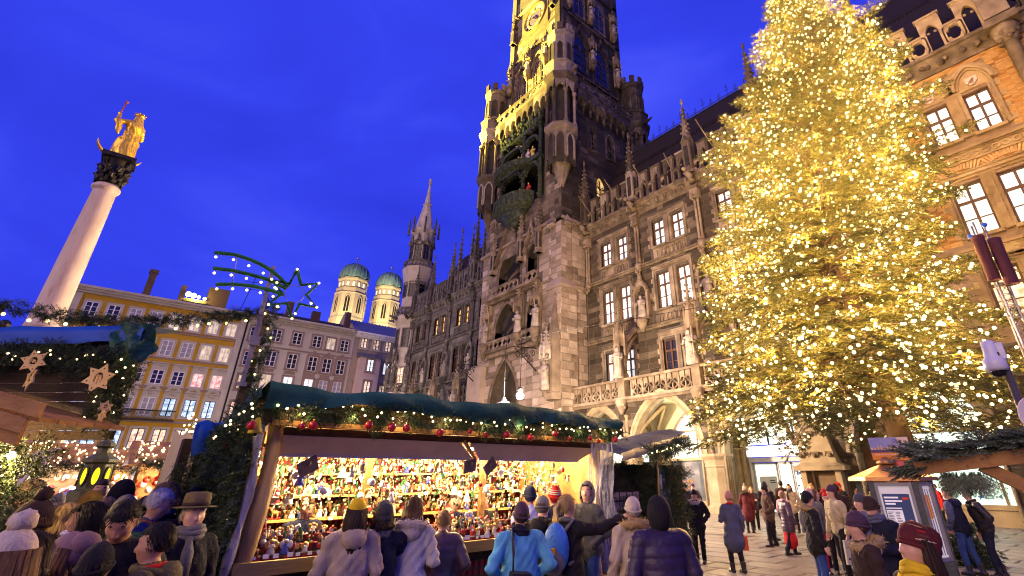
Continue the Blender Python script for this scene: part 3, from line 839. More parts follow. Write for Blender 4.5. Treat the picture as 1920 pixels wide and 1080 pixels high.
# hooded stone niche on the pier right of the entrance
mb=MB(TA)
P0=[(-12.65,2.28),(-10.15,2.28),(-10.45,2.75),(-11.0,4.6),(-11.75,4.6),(-12.35,2.75)]
mb.add([(-12.65,0,2.2),(-10.15,0,2.2),(-10.15,.75,2.2),(-12.65,.75,2.2),(-12.65,0,2.4),(-10.15,0,2.4),(-10.15,.75,2.4),(-12.65,.75,2.4),(-12.3,.0,2.55),(-10.5,0,2.55),(-10.5,.6,2.55),(-12.3,.6,2.55),(-11.75,0,4.7),(-11.1,0,4.7),(-11.1,.12,4.7),(-11.75,.12,4.7)],
       [(0,1,2,3),(3,2,6,7),(0,3,7,4),(1,5,6,2),(7,6,10,11),(4,7,11,8),(5,9,10,6),(11,10,14,15),(8,11,15,12),(9,13,14,10),(12,15,14,13)])
for s_ in(-12.35,-10.65):mb.box(s_-.12,s_+.16,0,.45,0,2.2)
hood=part('stone_hood',mb,mat('hood_stone',[(.22,.16,.085),(.36,.275,.155)],sc=1.5,bump=.3),hall)
mb=MB(TA);mb.box(-12.2,-10.55,.004,.012,0,2.2);part('alcove',mb,mat('alcove_brown',[(.10,.06,.03),(.18,.11,.055)],sc=1.2),hood)
for k in range(6):
 u=(-12.2,-11.7,-11.05,-12.2,-11.5,-10.75)[k];v=(3.9,3.95,3.95,2.95,2.95,2.95)[k]
 mb=MB(TA);wv=.62-(v-2.4)*.21
 mb.box(u-.16,u+.16,wv-.05,wv+.15,v,v+.12);mb.sphere((u,wv+.12,v-.05),.12,6,4);mb.tube([(u-.17,wv+.1,v+.1),(u-.2,wv+.2,v-.1)],[.06,.02],5);mb.tube([(u+.17,wv+.1,v+.1),(u+.2,wv+.2,v-.1)],[.06,.02],5)
 part('stone_corbel',mb,MATS['stone_rib'],hood)
# big arched window right of it
mb=MB(TA);mb.box(-4.1,9,-3.2,-3.0,0,7.0);mb.box(4.6,9,-.9,-.002,0,7.0);mb.box(8.8,9,-14,-3.2,0,24);mb.box(-4.1,-3.9,-3.0,-.9,0,7.0);mb.box(-9.8,-4.1,-1.0,-.9,0,7.0);mb.box(-9.7,-4.2,-.9,-.28,0,.72)
part('recess_wall',mb,MATS['hood_stone'],hall)
arched_glass(hall,TA,-6.2,2.0,.75,3.2,3.0,litpane('shop_window_light',[(.55,.82,.72),(.78,.97,.90),(.93,1,.97)],1.1,sc=.7,stretch=(5,1,.25)),-.62,(-6.5,-4.6),(2.55,3.75),mat('bronze_frame',(.2,.16,.1)))
mb=MB(TA);mb.box(-9.65,-8.2,-.85,-.6,.0,5.4);mb.box(-8.25,-8.1,-.85,-.5,0,6.2);part('recess_panel',mb,mat('panel_brown',[(.09,.045,.02),(.15,.08,.035)],sc=1.5),hall)
mb=MB(TA);mb.box(-8.3,-4.1,-.62,-.2,.62,.8);part('sill',mb,MATS['hood_stone'],hall)
mb=MB(TA)
for k in range(60):
 u=-8.1+k*.066;mb.lathe(u,-.6,[(.03,.85),(.034,2.45)],5)
part('curtain',mb,litpane('curtain_fabric',[(.50,.75,.64),(.80,.96,.88)],.75,sc=2),hall)
mb=MB(TA);
for u,v in((-5.6,1.9),(-5.3,1.9)):mb.box(u-.3,u-.02,-.56,-.555,v,v+.05)
A=[(-5.2+.35*math.cos(t),1.1+.07*math.sin(t))for t in np.linspace(0,2*PI,16,endpoint=False)]
mb.band(A,[(-5.2+(x+5.2)*.85,1.1+(z-1.1)*.6)for x,z in A],-.56,-.55,True)
mb.prism([(-4.86,1.1),(-4.72,1.2),(-4.72,1.0)],-.56,-.55)
mb.prism([(-5.42+.09*math.cos(t),1.1+.06*math.sin(t))for t in np.linspace(0,2*PI,12,endpoint=False)],-.549,-.545,1)
part('window_lettering',mb,[mat('print_grey',(.12,.16,.2),bump=0),mat('print_blue',(.05,.2,.6),bump=0)],hall)
# ---- brick part of the facade at the right
TRIMB=mat('stone_trim_tan',[(.10,.06,.025),(.30,.21,.105),(.48,.37,.21)],sc=1.1,rough=.88,bump=.5,bsc=12,rnd=.3)
wins_b=[]
for x in(-7.7,-1.05,4.9):wins_b+=[(x,18.2,'up'),(x,12.8,'dn'),(x,8.6,'ls')]
HB=dict(up=(.56,.92,2.5),dn=(.66,.98,2.9),ls=(.66,.98,2.4))
mb=MB(TW);rect_wall(mb,-11.4,9,6.9,24,[(x-HB[k][1]-HB[k][0],x+HB[k][1]+HB[k][0],z,z+HB[k][2])for x,z,k in wins_b],-.6,0)
mb.box(-11.4,9,-1,-.9,6.9,24,1);mb.box(-11.4,9,-.5,.9,6.85,7.05,0)
part('wall',mb,[mat('brick_mortar',[(.20,.13,.08),(.30,.21,.13)],sc=3),DARKV],hall)
mb=MB(TW);n=0
bh=[(x-HB[k][1]-HB[k][0]-.3,x+HB[k][1]+HB[k][0]+.3,z-.5,z+HB[k][2]+(1.6 if k=='up' else .5))for x,z,k in wins_b]+[(-12,10,17.35,17.8),(-12,10,12.0,12.35)]
for(a,b,c,d)in courses(-11.4,6.0,11.4,22.75,bh,ch=.135,lo=.28,hi=.36,gap=.008):
 dp=rng.uniform(.005,.035)
 mb.add([(a,0,c),(b,0,c),(b,0,d),(a,0,d),(a,dp,c),(b,dp,c),(b,dp,d),(a,dp,d)],[(4,5,6,7),(0,1,5,4),(1,2,6,5),(2,3,7,6),(3,0,4,7)])
part('bricks',mb,BRICK,hall,kind='stuff')
mb=MB(TW)
for v in(17.4,12.0):
 mb.box(-11.4,9,0,.14,v-.6,v-.02);mb.box(-11.4,9,0,.3,v,v+.16);mb.box(-11.4,9,0,.2,v-.08,v)
 u=-11.2
 while u<6:
  mb.band([(u+.2*math.cos(t),v-.32+.17*math.sin(t))for t in np.linspace(0,2*PI,10,endpoint=False)],[(u+.11*math.cos(t),v-.32+.09*math.sin(t))for t in np.linspace(0,2*PI,10,endpoint=False)],.14,.19,True);u+=.42
part('string_course',mb,TRIMB,hall)
for x,z,k in wins_b:
 hw,gap,h=HB[k]
 twin_window(hall,x,WY,z,'brick_'+k,hw,gap,h,PANEW if k!='ls' else PANEWA,TRIMB,sill=.5,panel=False)
 if k=='up':
  for s_ in(-1,1):
   mb=MB(TW);uc=x+s_*.98
   for d0,d1,wb in((.0,.12,.13),(.12,.26,.24),(.26,.46,.12)):
    mb.band(arch(uc,.64+d0,z+h+.3,1.05+d0,8),arch(uc,.64+d1,z+h+.3,1.05+d1,8),.01,wb)
   mb.prism(arch(uc,.64,z+h+.3,1.05,8),.01,.05)
   wa=part('window_arch',mb,TRIMB,hall)
   mb=MB(TW);mb.prism([(uc-.26,z+h+.85),(uc+.26,z+h+.85),(uc+.26,z+h+.55),(uc+.12,z+h+.36),(uc,z+h+.3),(uc-.12,z+h+.36),(uc-.26,z+h+.55)],.05,.13,0)
   if s_>0:
    mb.tube([(uc-.1,.14,z+h+.5),(uc,.15,z+h+.62),(uc+.1,.14,z+h+.7)],.05,5,1)
    for q in(-.1,0,.08):mb.tube([(uc+q,.14,z+h+.58),(uc+q-.05,.14,z+h+.42)],.025,4,1)
   else:
    mb.box(uc-.2,uc+.2,.13,.15,z+h+.68,z+h+.74,1);mb.sphere((uc+.08,.13,z+h+.52),(.1,.04,.09),6,4,1);mb.box(uc-.16,uc-.02,.13,.15,z+h+.45,z+h+.6,1)
   part('shield',mb,[mat('shield_stone',(.50,.42,.36),bump=.2),mat('shield_relief',(.28,.16,.12),bump=.2)],wa)
 if k=='dn':# relieving arch of upright bricks
  mb=MB(TW)
  for s_ in(-1,1):
   uc=x+s_*.98
   for q in range(-6,7):
    t=q/6*.5;mb.obox((uc+math.sin(t)*1.75,.03,z+h-.72+math.cos(t)*1.75),(.1,.09,.5),(0,t,0),r=.9 if q%2 else .3)
  part('soldier_bricks',mb,mat('brick_pale',[(.38,.22,.09),(.55,.38,.2)],sc=3,rnd=.5),hall,kind='stuff')
for x in(-4.1,1.98,7.8):
 mb=MB(TW);mb.lathe(x,.35,[(.5,17.8),(.5,18.1),(.32,18.3),(.30,22.2),(.36,22.3)],10);mb.lathe(x,.35,[(.36,22.3),(.42,22.5),(.62,23.1),(.62,23.3)],8)
 for q in range(16):mb.sphere((x+.45*math.cos(q),.35+.45*math.sin(q),22.75+rng.uniform(-.3,.3)),.14,6,4)
 mb.box(x-.7,x+.7,-.1,1.05,23.3,23.75);mb.box(x-.55,x+.55,-.1,.9,23.95,27.5)
 part('column',mb,TRIM,hall);
for x in(-11.4,-4.1):link('pinnacle',PINM,hall,(x,WY-.2,25.5))
# ================================================================== clock tower
tower=thing('clock_tower','tall gothic clock tower with green carillon balcony and gilded clock, lit yellow from one side','tower',(-37,33,0),None)
TX0,TX1,TY0,TY1=-43.3,-30.2,26.9,39.6
TS,TE=FT(TY0,'S'),FT(TX1,'E')
# portal bay and loggias: arches stacked in three storeys
a3=[(-38.4,2.15,0,8.0,4.2)]
a2=[(-38.45,1.8,13.7,15.2,2.6),(-34.35,.72,13.7,16.0,1.3)]
a1=[(-38.25,1.85,19.1,21.0,2.8),(-34.45,.72,19.1,21.8,1.2)]
mb=MB(TS)
arched_wall(mb,TX0,-31.2,0,13.0,a3,-1.2,0);arched_wall(mb,TX0,-31.2,13.0,18.8,a2,-1.2,0);arched_wall(mb,TX0,-31.2,18.8,24.3,a1,-1.2,0)
rect_wall(mb,TX0,-30.2,24.3,41.0,[(-40.1,-33.1,28.2,38.6)],-1.0,-.15)
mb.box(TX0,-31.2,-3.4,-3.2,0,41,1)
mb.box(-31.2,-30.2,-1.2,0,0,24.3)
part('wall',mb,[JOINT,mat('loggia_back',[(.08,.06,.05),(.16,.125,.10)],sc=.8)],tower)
mb=MB(TE)
eh=[(31.0,31.9,34.0,37.6),(33.9,34.8,34.0,37.6),(31.8,33.3,27.6,31.2)]
rect_wall(mb,TY0,TY1,0,41,eh,-1.0,0)
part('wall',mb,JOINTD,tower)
mb=MB(FT(TX0,'W'));mb.box(-TY1,-TY0,-1,0,0,41);part('wall',mb,JOINTD,tower)
ha=[(a[0],a[1]+.3,a[2]-.1,a[3],a[4]+.3,'arch')for a in a3+a2+a1]
rs=courses(TX0,-31.2,2,24.2,ha+[(-41.2,-33.2,13.0,14.0),(-41.2,-33.2,18.5,19.4),(-35.9,-35.2,13,19),(-33.5,-32.9,13,19)],ch=.62,lo=.7,hi=1.5)
rs3=courses(-31.2,-30.2,24.5,38.4,[],ch=.55,lo=.5,hi=1.0)
rs2=courses(TX0,-31.25,24.4,38.4,[(-40.5,-32.7,27.2,39.2)],ch=.55,lo=.6,hi=1.3)
re_=courses(28.2,29.9,2,24.2,[],ch=.62,lo=.6,hi=1.3)
re2=courses(TY0,TY1,24.4,39.5,[(y0-.35,y1+.35,z0,z1+.4)for y0,y1,z0,z1 in eh],ch=.6,lo=.8,hi=1.6)
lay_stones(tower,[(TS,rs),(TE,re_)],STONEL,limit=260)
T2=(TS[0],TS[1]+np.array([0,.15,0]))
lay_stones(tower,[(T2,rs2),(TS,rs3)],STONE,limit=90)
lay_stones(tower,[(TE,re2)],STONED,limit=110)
for(uc,hw,vb,vs,h)in a3+a2+a1:
 mb=MB(TS)
 for d0,d1,wa,wb in((0,.1,-.8,.03),(.1,.22,-.4,.06),(.22,.34,-.05,.09)):
  k=min(1,hw/1.2)
  A=arch(uc,hw+d0*k,vs,h+d0,8);B=arch(uc,hw+d1*k,vs,h+d1,8)
  mb.band([(A[0][0],vb)]+A+[(A[-1][0],vb)],[(B[0][0],vb)]+B+[(B[-1][0],vb)],wa,wb)
 part('arch_moulding',mb,TRIM,tower)
# ribs seen inside the loggias
for z in(15.2,21.0):
 mb=MB(TS)
 for k in range(3):mb.tube([(-40.0,-1.2,z),(-39.2+k,-2.0,z+1.7),(-38.0+k*.8,-3.0,z+2.4)],.13,6)
 part('vault_rib',mb,TRIM,tower)
mb=MB(TS)
mb.box(-35.0,-34.1,-2.9,-2.85,19.6,21.0);part('window',mb,PANEW,tower)
mb=MB(TS)
for u in(-34.85,-34.55,-34.25):mb.box(u-.03,u+.03,-2.84,-2.8,19.6,21.0)
part('frame',mb,IRON,tower)
# balconies
for z,sg in((13.0,1),(18.55,1)):
 mb=MB(TS);mb.box(-41.2,-33.2,0,.75,z,z+.25);mb.box(-41.0,-33.4,0,.45,z-.35,z);mb.box(-41.1,-36.2,.55,.7,z+1.05,z+1.18);mb.box(-35.6,-33.3,.55,.7,z+1.05,z+1.18)
 x=-41.0
 while x<-33.6:
  if not(-36.4<x<-35.5):
   q=quatrefoil(x+.36,z+.65,.36,16);mb.band(squareish(x+.36,z+.65,.36,.4,16),q,.56,.68,True)
  x+=.73
 part('balcony',mb,TRIM,tower)
def tabernacle(parent,x,T,z,seed,st=True,h=2.2):
 mb=MB(T);mb.lathe(x,.55,[(.12,z-1.6),(.35,z-.9),(.48,z-.2),(.48,z)],8)
 for k in range(8):mb.sphere((x+rng.uniform(-.3,.3),.75+rng.uniform(-.1,.15),z-.6+rng.uniform(-.4,.3)),.13,6,4)
 mb.box(x-.28,x+.28,0,.28,z-1.2,z+h+2.2)
 canopy(mb,x,.5,z+h+.35,2.6,.45)
 o=part('tabernacle',mb,TRIM,parent)
 if st:
  m2=MB(T);statue(m2,x,.55,z,h,0,seed,seed%2==0);part('statue',m2,MATS['statue_stone'],o)
for i,(x,z)in enumerate(((-41.3,14.1),(-35.85,14.1),(-33.2,14.1))):tabernacle(tower,x,TS,z,20+i)
tabernacle(tower,-31.3,(TS[0],TS[1]-np.array([0,.25,0])),9.4,27,h=2.4)
# gablets over the top loggia
def gable(mb,uc,hw,v,h,w_=.1):
 for s_ in(-1,1):
  mb.prism([(uc+s_*hw,v),(uc+s_*(hw+.25),v),(uc+s_*.05,v+h+.3),(uc,v+h)],w_,w_+.35)
  for k in range(7):
   t=(k+.5)/7;mb.sphere((uc+s_*(hw+.2)*(1-t),w_+.2,v+h*t+.2),.15,6,4)
 mb.lathe(uc,w_+.18,[(.1,v+h),(.28,v+h+.4),(.1,v+h+.6),(.2,v+h+.8),(.02,v+h+1.1)],6)
mb=MB(TS);gable(mb,-38.25,2.2,22.4,4.6);gable(mb,-34.45,.95,22.3,2.6);mb.prism([(-40.3,22.8),(-36.2,22.8),(-38.25,26.6)],.02,.08)
part('gable',mb,TRIM,tower)
for x in(-40.9,-36.1,-33.2):
 mb=MB(TS);pinnacle(mb,x,.3,21.5,6.6,.26);part('pinnacle',mb,[TRIM,JOINTD],tower)
# string, offsets and corner buttress
mb=MB(TS);mb.box(-44.0,-41.2,0,.2,12.0,12.3);mb.box(TX0-.3,-31,-.1,.28,24.2,24.45);mb.box(-44.1,-41.5,0,.5,0,12.0);mb.box(-33.2,-31.3,0,.14,18.2,18.45)
part('string_course',mb,STONEL,tower)
mb=MB(TE);mb.box(TY0,30,0,.18,17.5,17.75);mb.box(TY0,30.5,0,.22,24.2,24.45);mb.box(TY0,30,0,.25,7.3,7.6);part('string_course',mb,STONEL,tower)
# angle buttress, in block courses
bx,by=-30.75,27.4
bt=link('angle_buttress',(lambda q:(q.box(-31.9,-29.98,26.62,28.5,0,17.4),q.box(-31.55,-30.12,26.8,28.1,17.4,24.0),q.mesh('angle_buttress',JOINT))[-1])(MB()),tower,tower.location);ORG[bt.name]=ORG[tower.name];bt.data.transform(Matrix.Translation(-Vector(tower.location)))
bl=[((FT(26.62)),courses(-31.9,-29.98,2,17.3,[],ch=.62,lo=.6,hi=1.2)),(FT(-29.98,'E'),courses(26.62,28.5,2,17.3,[],ch=.62,lo=.6,hi=1.2)),(FT(26.8),courses(-31.55,-30.12,17.6,23.9,[],ch=.6,lo=.5,hi=.9)),(FT(-30.12,'E'),courses(26.8,28.1,17.6,23.9,[],ch=.6,lo=.5,hi=.9))]
lay_stones(bt,bl,STONEL,limit=200)
mb=MB();mb.box(-32.0,-29.85,26.5,28.6,17.25,17.5)
mb.add([(-32.0,26.5,17.5),(-29.85,26.5,17.5),(-29.85,28.6,17.5),(-32.0,28.6,17.5),(-30.75,27.3,19.4)],[(0,1,4),(1,2,4),(2,3,4),(3,0,4)])
for(x,y)in((-31.35,26.8),(-30.2,27.6)):mb.box(x-.42,x+.42,y-.42,y+.42,23.6,23.9);mb.add([(x-.5,y-.5,23.9),(x+.5,y-.5,23.9),(x+.5,y+.5,23.9),(x-.5,y+.5,23.9),(x,y,24.9)],[(0,1,4),(1,2,4),(2,3,4),(3,0,4)])
part('buttress_cap',mb,STONEL,bt)
mb=MB();mb.lathe(bx+.1,by-.9,[(.8,7.6),(.8,8.1),(.62,8.2),(.62,12.4),(.75,12.5),(.5,13.2),(.06,16.2),(.2,16.4),(.02,16.8)],6,smooth=False)
part('buttress_shrine',mb,STONEL,bt)
mb=MB(FT(by-1.5));
statue(mb,-30.85,.3,8.3,2.4,0,44);canopy(mb,-30.85,.2,11.2,2.4,.5);part('statue',mb,MATS['statue_stone'],bt)
# carillon balcony of patinated copper
car=MB(TS)
x0,x1=-40.1,-33.1;xm=-36.0
for x in(x0,xm,x1):
 car.tube([(x,.35,27.6),(x,.35,38.2)],.24,6);
 for k in range(16):car.sphere((x+rng.uniform(-.25,.25),.4+rng.uniform(-.1,.3),rng.uniform(28,39)),rng.uniform(.12,.24),6,4)
for z in(32.6,36.0):
 for a,b in((x0,xm),(xm,x1)):
  A=arch((a+b)/2,(b-a)/2-.1,z-1.2,1.3,8);B=arch((a+b)/2,(b-a)/2-.4,z-1.2,.9,8)
  car.band(A,B,.1,.6)
car.box(x0-.2,x1+.2,0,.75,32.55,33.05);car.box(x0-.2,x1+.2,0,.6,36.9,37.4)
# curved stage fronts
for z,r,m_ in((27.4,3.1,0),(32.0,3.2,0)):
 pts=[(-37.6+r*math.cos(t),r*.62*math.sin(t))for t in np.linspace(PI,0,13)]
 A=[(p[0],p[1],z+1.6)for p in pts]
 for p,q in zip(pts[:-1],pts[1:]):
  zz=[z+1.7,z+1.35,z+.6,z]if m_==0 and z<30 else[z+1.05,z+.75,z+.4,z+.2]
  sc_=[1.06,1,1,.72]
  V=[(-37.6+(pp[0]+37.6)*s_,pp[1]*s_,z_)for z_,s_ in zip(zz,sc_)for pp in(p,q)]
  car.add(V,[(0,1,3,2),(2,3,5,4),(4,5,7,6)])
  car.tube([(p[0],p[1]*1.02,zz[2]),(p[0],p[1]*1.03,zz[0])],.06,5)
 if z<30:car.lathe(-37.6,.1,[(2.2,z),(1.2,z-1.0),(.3,z-1.7)],10,sy=.6)
for k in range(90):# foliage crest
 x=rng.uniform(x0-.3,x1+.3);car.sphere((x,.2+rng.uniform(0,.5),37.2+rng.uniform(0,1.3)+.6*math.cos((x-xm)*1.2)),rng.uniform(.12,.3),6,4)
for x in(x0,-38.2,xm,-34.5,x1):pinnacle(car,x,.4,37.2,3.0,.2,niche=False)
caro=part('carillon',car,[COPPER,DARKV],tower)
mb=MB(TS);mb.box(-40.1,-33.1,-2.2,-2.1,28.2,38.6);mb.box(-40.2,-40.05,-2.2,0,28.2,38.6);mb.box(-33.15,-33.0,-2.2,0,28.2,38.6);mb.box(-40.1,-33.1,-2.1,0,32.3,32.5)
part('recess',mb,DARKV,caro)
fc=[(.5,.05,.03),(.75,.5,.12),(.6,.55,.5),(.08,.12,.35),(.7,.35,.15)]
for k,(x,z,c)in enumerate(((-39.3,33.05,1),(-38.3,33.05,1),(-37.2,33.05,1),(-36.5,33.05,4),(-35.4,33.05,2),(-34.6,33.05,1),(-39.0,28.6,0),(-37.6,28.6,0),(-36.7,28.6,3),(-35.2,28.6,0))):
 mb=MB(TS);statue(mb,x,.15,z,1.7,0,60+k);mb.sphere((x,.2,z+1.72),.13,6,4,1)
 part('carillon_figure',mb,[mat('figure_%d'%c,fc[c],bump=.2),GOLD],caro)
mb=MB(TS);mb.lathe(-34.5,.55,[(.45,36.3),(.36,36.5),(.26,36.9),(.08,37.05)],10);part('bell',mb,mat('bell_bronze',(.05,.045,.035),rough=.4,metal=.6),caro)
# windows of the shaft
def lancet(parent,T,uc,hw,v0,h,rise,pm,trim,w0=-.2):
 mb=MB(T);A=arch(uc,hw,v0+h,rise,6)
 mb.prism([(uc-hw,v0)]+A+[(uc+hw,v0)],w0-.05,w0)
 o=part('window',mb,pm,parent)
 mb=MB(T)
 for d0,d1,wa,wb in((-.02,.16,w0-.3,.05),(.16,.34,-.05,.10)):
  A=arch(uc,hw+d0,v0+h,rise+d0,6);B=arch(uc,hw+d1,v0+h,rise+d1,6)
  mb.band([(A[0][0],v0)]+A+[(A[-1][0],v0)],[(B[0][0],v0)]+B+[(B[-1][0],v0)],wa,wb)
 mb.box(uc-hw-.3,uc+hw+.3,-.1,.22,v0-.2,v0)
 part('surround',mb,trim,o)
 mb=MB(T);mb.box(uc-.05,uc+.05,w0,w0+.08,v0,v0+h+rise*.6)
 for k in range(1,4):mb.box(uc-hw,uc+hw,w0,w0+.06,v0+h*k/3.3-.03,v0+h*k/3.3+.03)
 if hw>.6:
  for s_ in(-1,1):mb.band(arch(uc+s_*hw/2,hw/2,v0+h*.8,hw*.7,5),arch(uc+s_*hw/2,hw/2-.07,v0+h*.8,hw*.6,5),w0,w0+.09)
 part('tracery',mb,trim,o)
 return o
PANEX=mat('pane_dark_blue',[(.008,.008,.016),(.016,.016,.035)],sc=2,rough=.15,bump=0,spec=.3)
lancet(tower,TE,31.45,.42,34.2,2.4,.9,PANEX,TRIMD);lancet(tower,TE,34.35,.42,34.2,2.4,.9,PANEX,TRIMD)
lancet(tower,TE,32.55,.72,27.7,2.3,1.2,PANEY,TRIMD)
# corbelled gallery
def gallery(T,u0,u1,m,z=41.0):
 mb=MB(T);u=u0+.5
 while u<u1-.4:
  A=arch(u+.55,.42,z-1.5,.7,5);mb.band([(A[0][0],z-1.9)]+A+[(A[-1][0],z-1.9)],[(u,z-1.9)]+[(u+(k/(len(A)-1))*1.1,z)for k in range(len(A))]+[(u+1.1,z-1.9)],0,.75)
  mb.lathe(u,.35,[(.06,z-2.8),(.2,z-2.2),(.26,z-1.85)],6)
  u+=1.1
 mb.box(u0,u1,0,.85,z,z+.25);mb.box(u0,u1,.65,.83,z+1.35,z+1.55)
 u=u0+.3
 while u<u1:
  mb.box(u-.07,u+.07,.68,.8,z+.25,z+2.0 if int((u-u0)/1.1)%2 else z+1.5);
  mb.band(squareish(u+.55,z+.8,.46,.5,16),quatrefoil(u+.55,z+.8,.42,16),.68,.78,True)
  u+=1.1
 return part('gallery',mb,m,tower)
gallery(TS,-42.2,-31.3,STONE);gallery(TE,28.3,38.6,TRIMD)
# corner turrets
def turret(x,y,ztop,mat_,dark):
 mb=MB();n=8
 mb.lathe(x,y,[(.1,27.2),(.45,28.5),(.95,30.2),(1.25,31.8),(1.5,33.8),(1.85,34.2),(1.85,34.6)],n,rot=PI/8,smooth=False)
 mb.lathe(x,y,[(1.05,34.6),(1.05,40.4)],n,1,rot=PI/8,smooth=False)
 for k in range(n):
  t=PI/8+k*PI/4;cx_,cy_=x+1.55*math.cos(t),y+1.55*math.sin(t)
  mb.lathe(cx_,cy_,[(.28,34.6),(.28,35.0),(.17,35.2),(.17,38.7),(.27,38.9),(.27,39.1)],6)
  t2=t+PI/8;px_,py_=math.cos(t2),math.sin(t2)
  tx,ty=-py_,px_;hw=1.55*math.sin(PI/8)
  A=arch(0,hw-.16,39.1,.8,5)
  Vv=[]
  T=(np.array([[tx,px_,0],[ty,py_,0],[0,0,1.]]),np.array([x+px_*1.4,y+py_*1.4,0]))
  m2=MB(T);m2.band(A,[(-hw+2*hw*i/(len(A)-1),40.5)for i in range(len(A))],-.1,.12)
  A=arch(0,hw-.2,32.6,.9,5);B=arch(0,hw-.05,32.6,1.1,5);m2.band([(A[0][0],30.6)]+A+[(A[-1][0],30.6)],[(B[0][0],30.6)]+B+[(B[-1][0],30.6)],-.25,.08);mb.add(np.concatenate(m2.v),m2.f)
  m2=MB(T);m2.prism([(A[0][0],29.9)]+A+[(A[-1][0],29.9)],-.10,-.02);mb.add(np.concatenate(m2.v),m2.f,1)  # dark panels paint the shade inside the niches of the cone
 mb.lathe(x,y,[(1.6,40.4),(2.0,41.0),(2.0,41.3),(1.6,41.35)],n,rot=PI/8,smooth=False)
 mb.lathe(x,y,[(1.75,41.3),(1.75,42.8),(1.9,42.9),(1.9,43.1),(1.45,43.15),(1.4,47.2),(1.62,47.5),(1.62,47.9)],n,rot=PI/8,smooth=False)
 for k in range(n):
  t=k*PI/4;c,s_=math.cos(t),math.sin(t)
  T=(np.array([[-s_,c,0],[c,s_,0],[0,0,1.]]),np.array([x+c*1.31,y+s_*1.31,0]))
  m2=MB(T);A=arch(0,.3,45.6,.5,5);m2.prism([(-.3,43.6)]+A+[(.3,43.6)],.0,.05,1)
  B=arch(0,.42,45.6,.7,5);m2.band([(-.3,43.5)]+A+[(.3,43.5)],[(-.42,43.5)]+B+[(.42,43.5)],0,.12)
  m2.box(-.32,.32,.05,.3,47.9,ztop)
  o_=mb.n;mb.v.append(np.concatenate(m2.v)@T[0].T*0+np.concatenate(m2.v));mb.n+=m2.n
  mb.f+=[[i+o_ for i in f]for f in m2.f];mb.m+=m2.m;mb.s+=m2.s;mb.r+=m2.r
  # gargoyle
 mb.tube([(x+1.7*(1 if x>-37 else-1),y-.2,41.1),(x+3.0*(1 if x>-37 else-1),y-.3,41.3)],[.25,.1],6)
 part('corner_turret',mb,[mat_,dark],tower)
turret(-30.4,27.1,48.9,STONE,JOINTD);turret(-43.1,27.1,48.9,STONE,JOINTD);turret(-30.4,39.4,48.9,TRIMD,JOINTD)
# upper shaft
UX0,UX1,UY0,UY1=-41.8,-31.5,28.2,38.6
US,UE=FT(UY0),FT(UX1,'E')
mb=MB();mb.box(UX0,UX1,UY0,UY1,40.5,74);part('upper_shaft',mb,[JOINT],tower)
suh=[(-40.2,-38.2,44.5,51.3),(-36.6,-34.8,44.5,51.3),(-39.3,-34.0,54.8,60.8),(-40.5,-33.5,62,66)]
ueh=[(29.6,32.7,46,53.6),(33.4,36.5,46,53.6),(29.9,32.4,55.2,61.5),(33.7,36.2,55.2,61.5)]
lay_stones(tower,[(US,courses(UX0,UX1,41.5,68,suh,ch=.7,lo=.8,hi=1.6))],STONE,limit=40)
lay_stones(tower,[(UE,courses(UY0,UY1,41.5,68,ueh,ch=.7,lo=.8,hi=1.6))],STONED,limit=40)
for u in(-39.2,-35.7):
 for q in(-.5,.5):lancet(tower,US,u+q,.38,45.2,3.4,.9,PANEX,TRIM,w0=.03)
 mb=MB(US);mb.band(arch(u,1.1,48.6,2.0,8),arch(u,1.35,48.6,2.4,8),.02,.25);part('arch_moulding',mb,TRIM,tower)
for u in(31.15,34.95):
 lancet(tower,UE,u,1.05,46.4,4.0,1.6,PANEX,TRIMD,w0=.03)
 mb=MB(UE);gable(mb,u,1.4,50.8,2.6,.02);part('gable',mb,TRIMD,tower)
 lancet(tower,UE,u,.85,55.8,3.6,1.3,PANEX,TRIM,w0=.03)
for u in(29.9,31.9,33.9,35.9,37.3):lancet(tower,UE,u,.5,42.9,1.3,.6,PANEX,TRIM,w0=.03)
for u in(-40.6,-38.9,-37.2,-35.5,-33.8):lancet(tower,US,u,.5,42.4,1.0,.6,DARKV,TRIM,w0=.03)
mb=MB(UE)
mb.box(UY0,UY1,0,.25,45.6,45.9);mb.box(UY0,UY1,0,.3,54.7,55.0);mb.box(UY0,UY1,0,.3,62.4,62.9)
mb.box(UY0,UY0+.9,0,.3,41,70);mb.box(UY1-.9,UY1,0,.3,41,70)
part('string_course',mb,TRIMD,tower)
mb=MB(US);mb.box(UX0,UX1,0,.25,52.4,52.7);mb.box(UX0,UX1,0,.3,61.2,61.5);mb.box(UX0,UX0+.9,0,.3,41,70);mb.box(UX1-.9,UX1,0,.3,41,70)
mb.band(squareish(-36.65,57.7,2.75,2.95,32),[(-36.65+2.3*math.cos(PI/4+t),57.7+2.3*math.sin(PI/4+t))for t in np.linspace(0,2*PI,32,endpoint=False)],.0,.2,True)
part('string_course',mb,STONE,tower)
for T,us_,z in((UE,(28.9,33.05,37.6),49.0),(US,(-41.2,-37.4,-33.9),48.5),(UE,(29.2,33.05,37.4),57.0)):
 for i,u in enumerate(us_):tabernacle(tower,u,T,z,70+i,h=1.9)
for z in(56.0,):
 for u in(-40.9,-32.6):
  mb=MB(US);pinnacle(mb,u,.5,z,6,.3);part('pinnacle',mb,[STONE,JOINTD],tower)
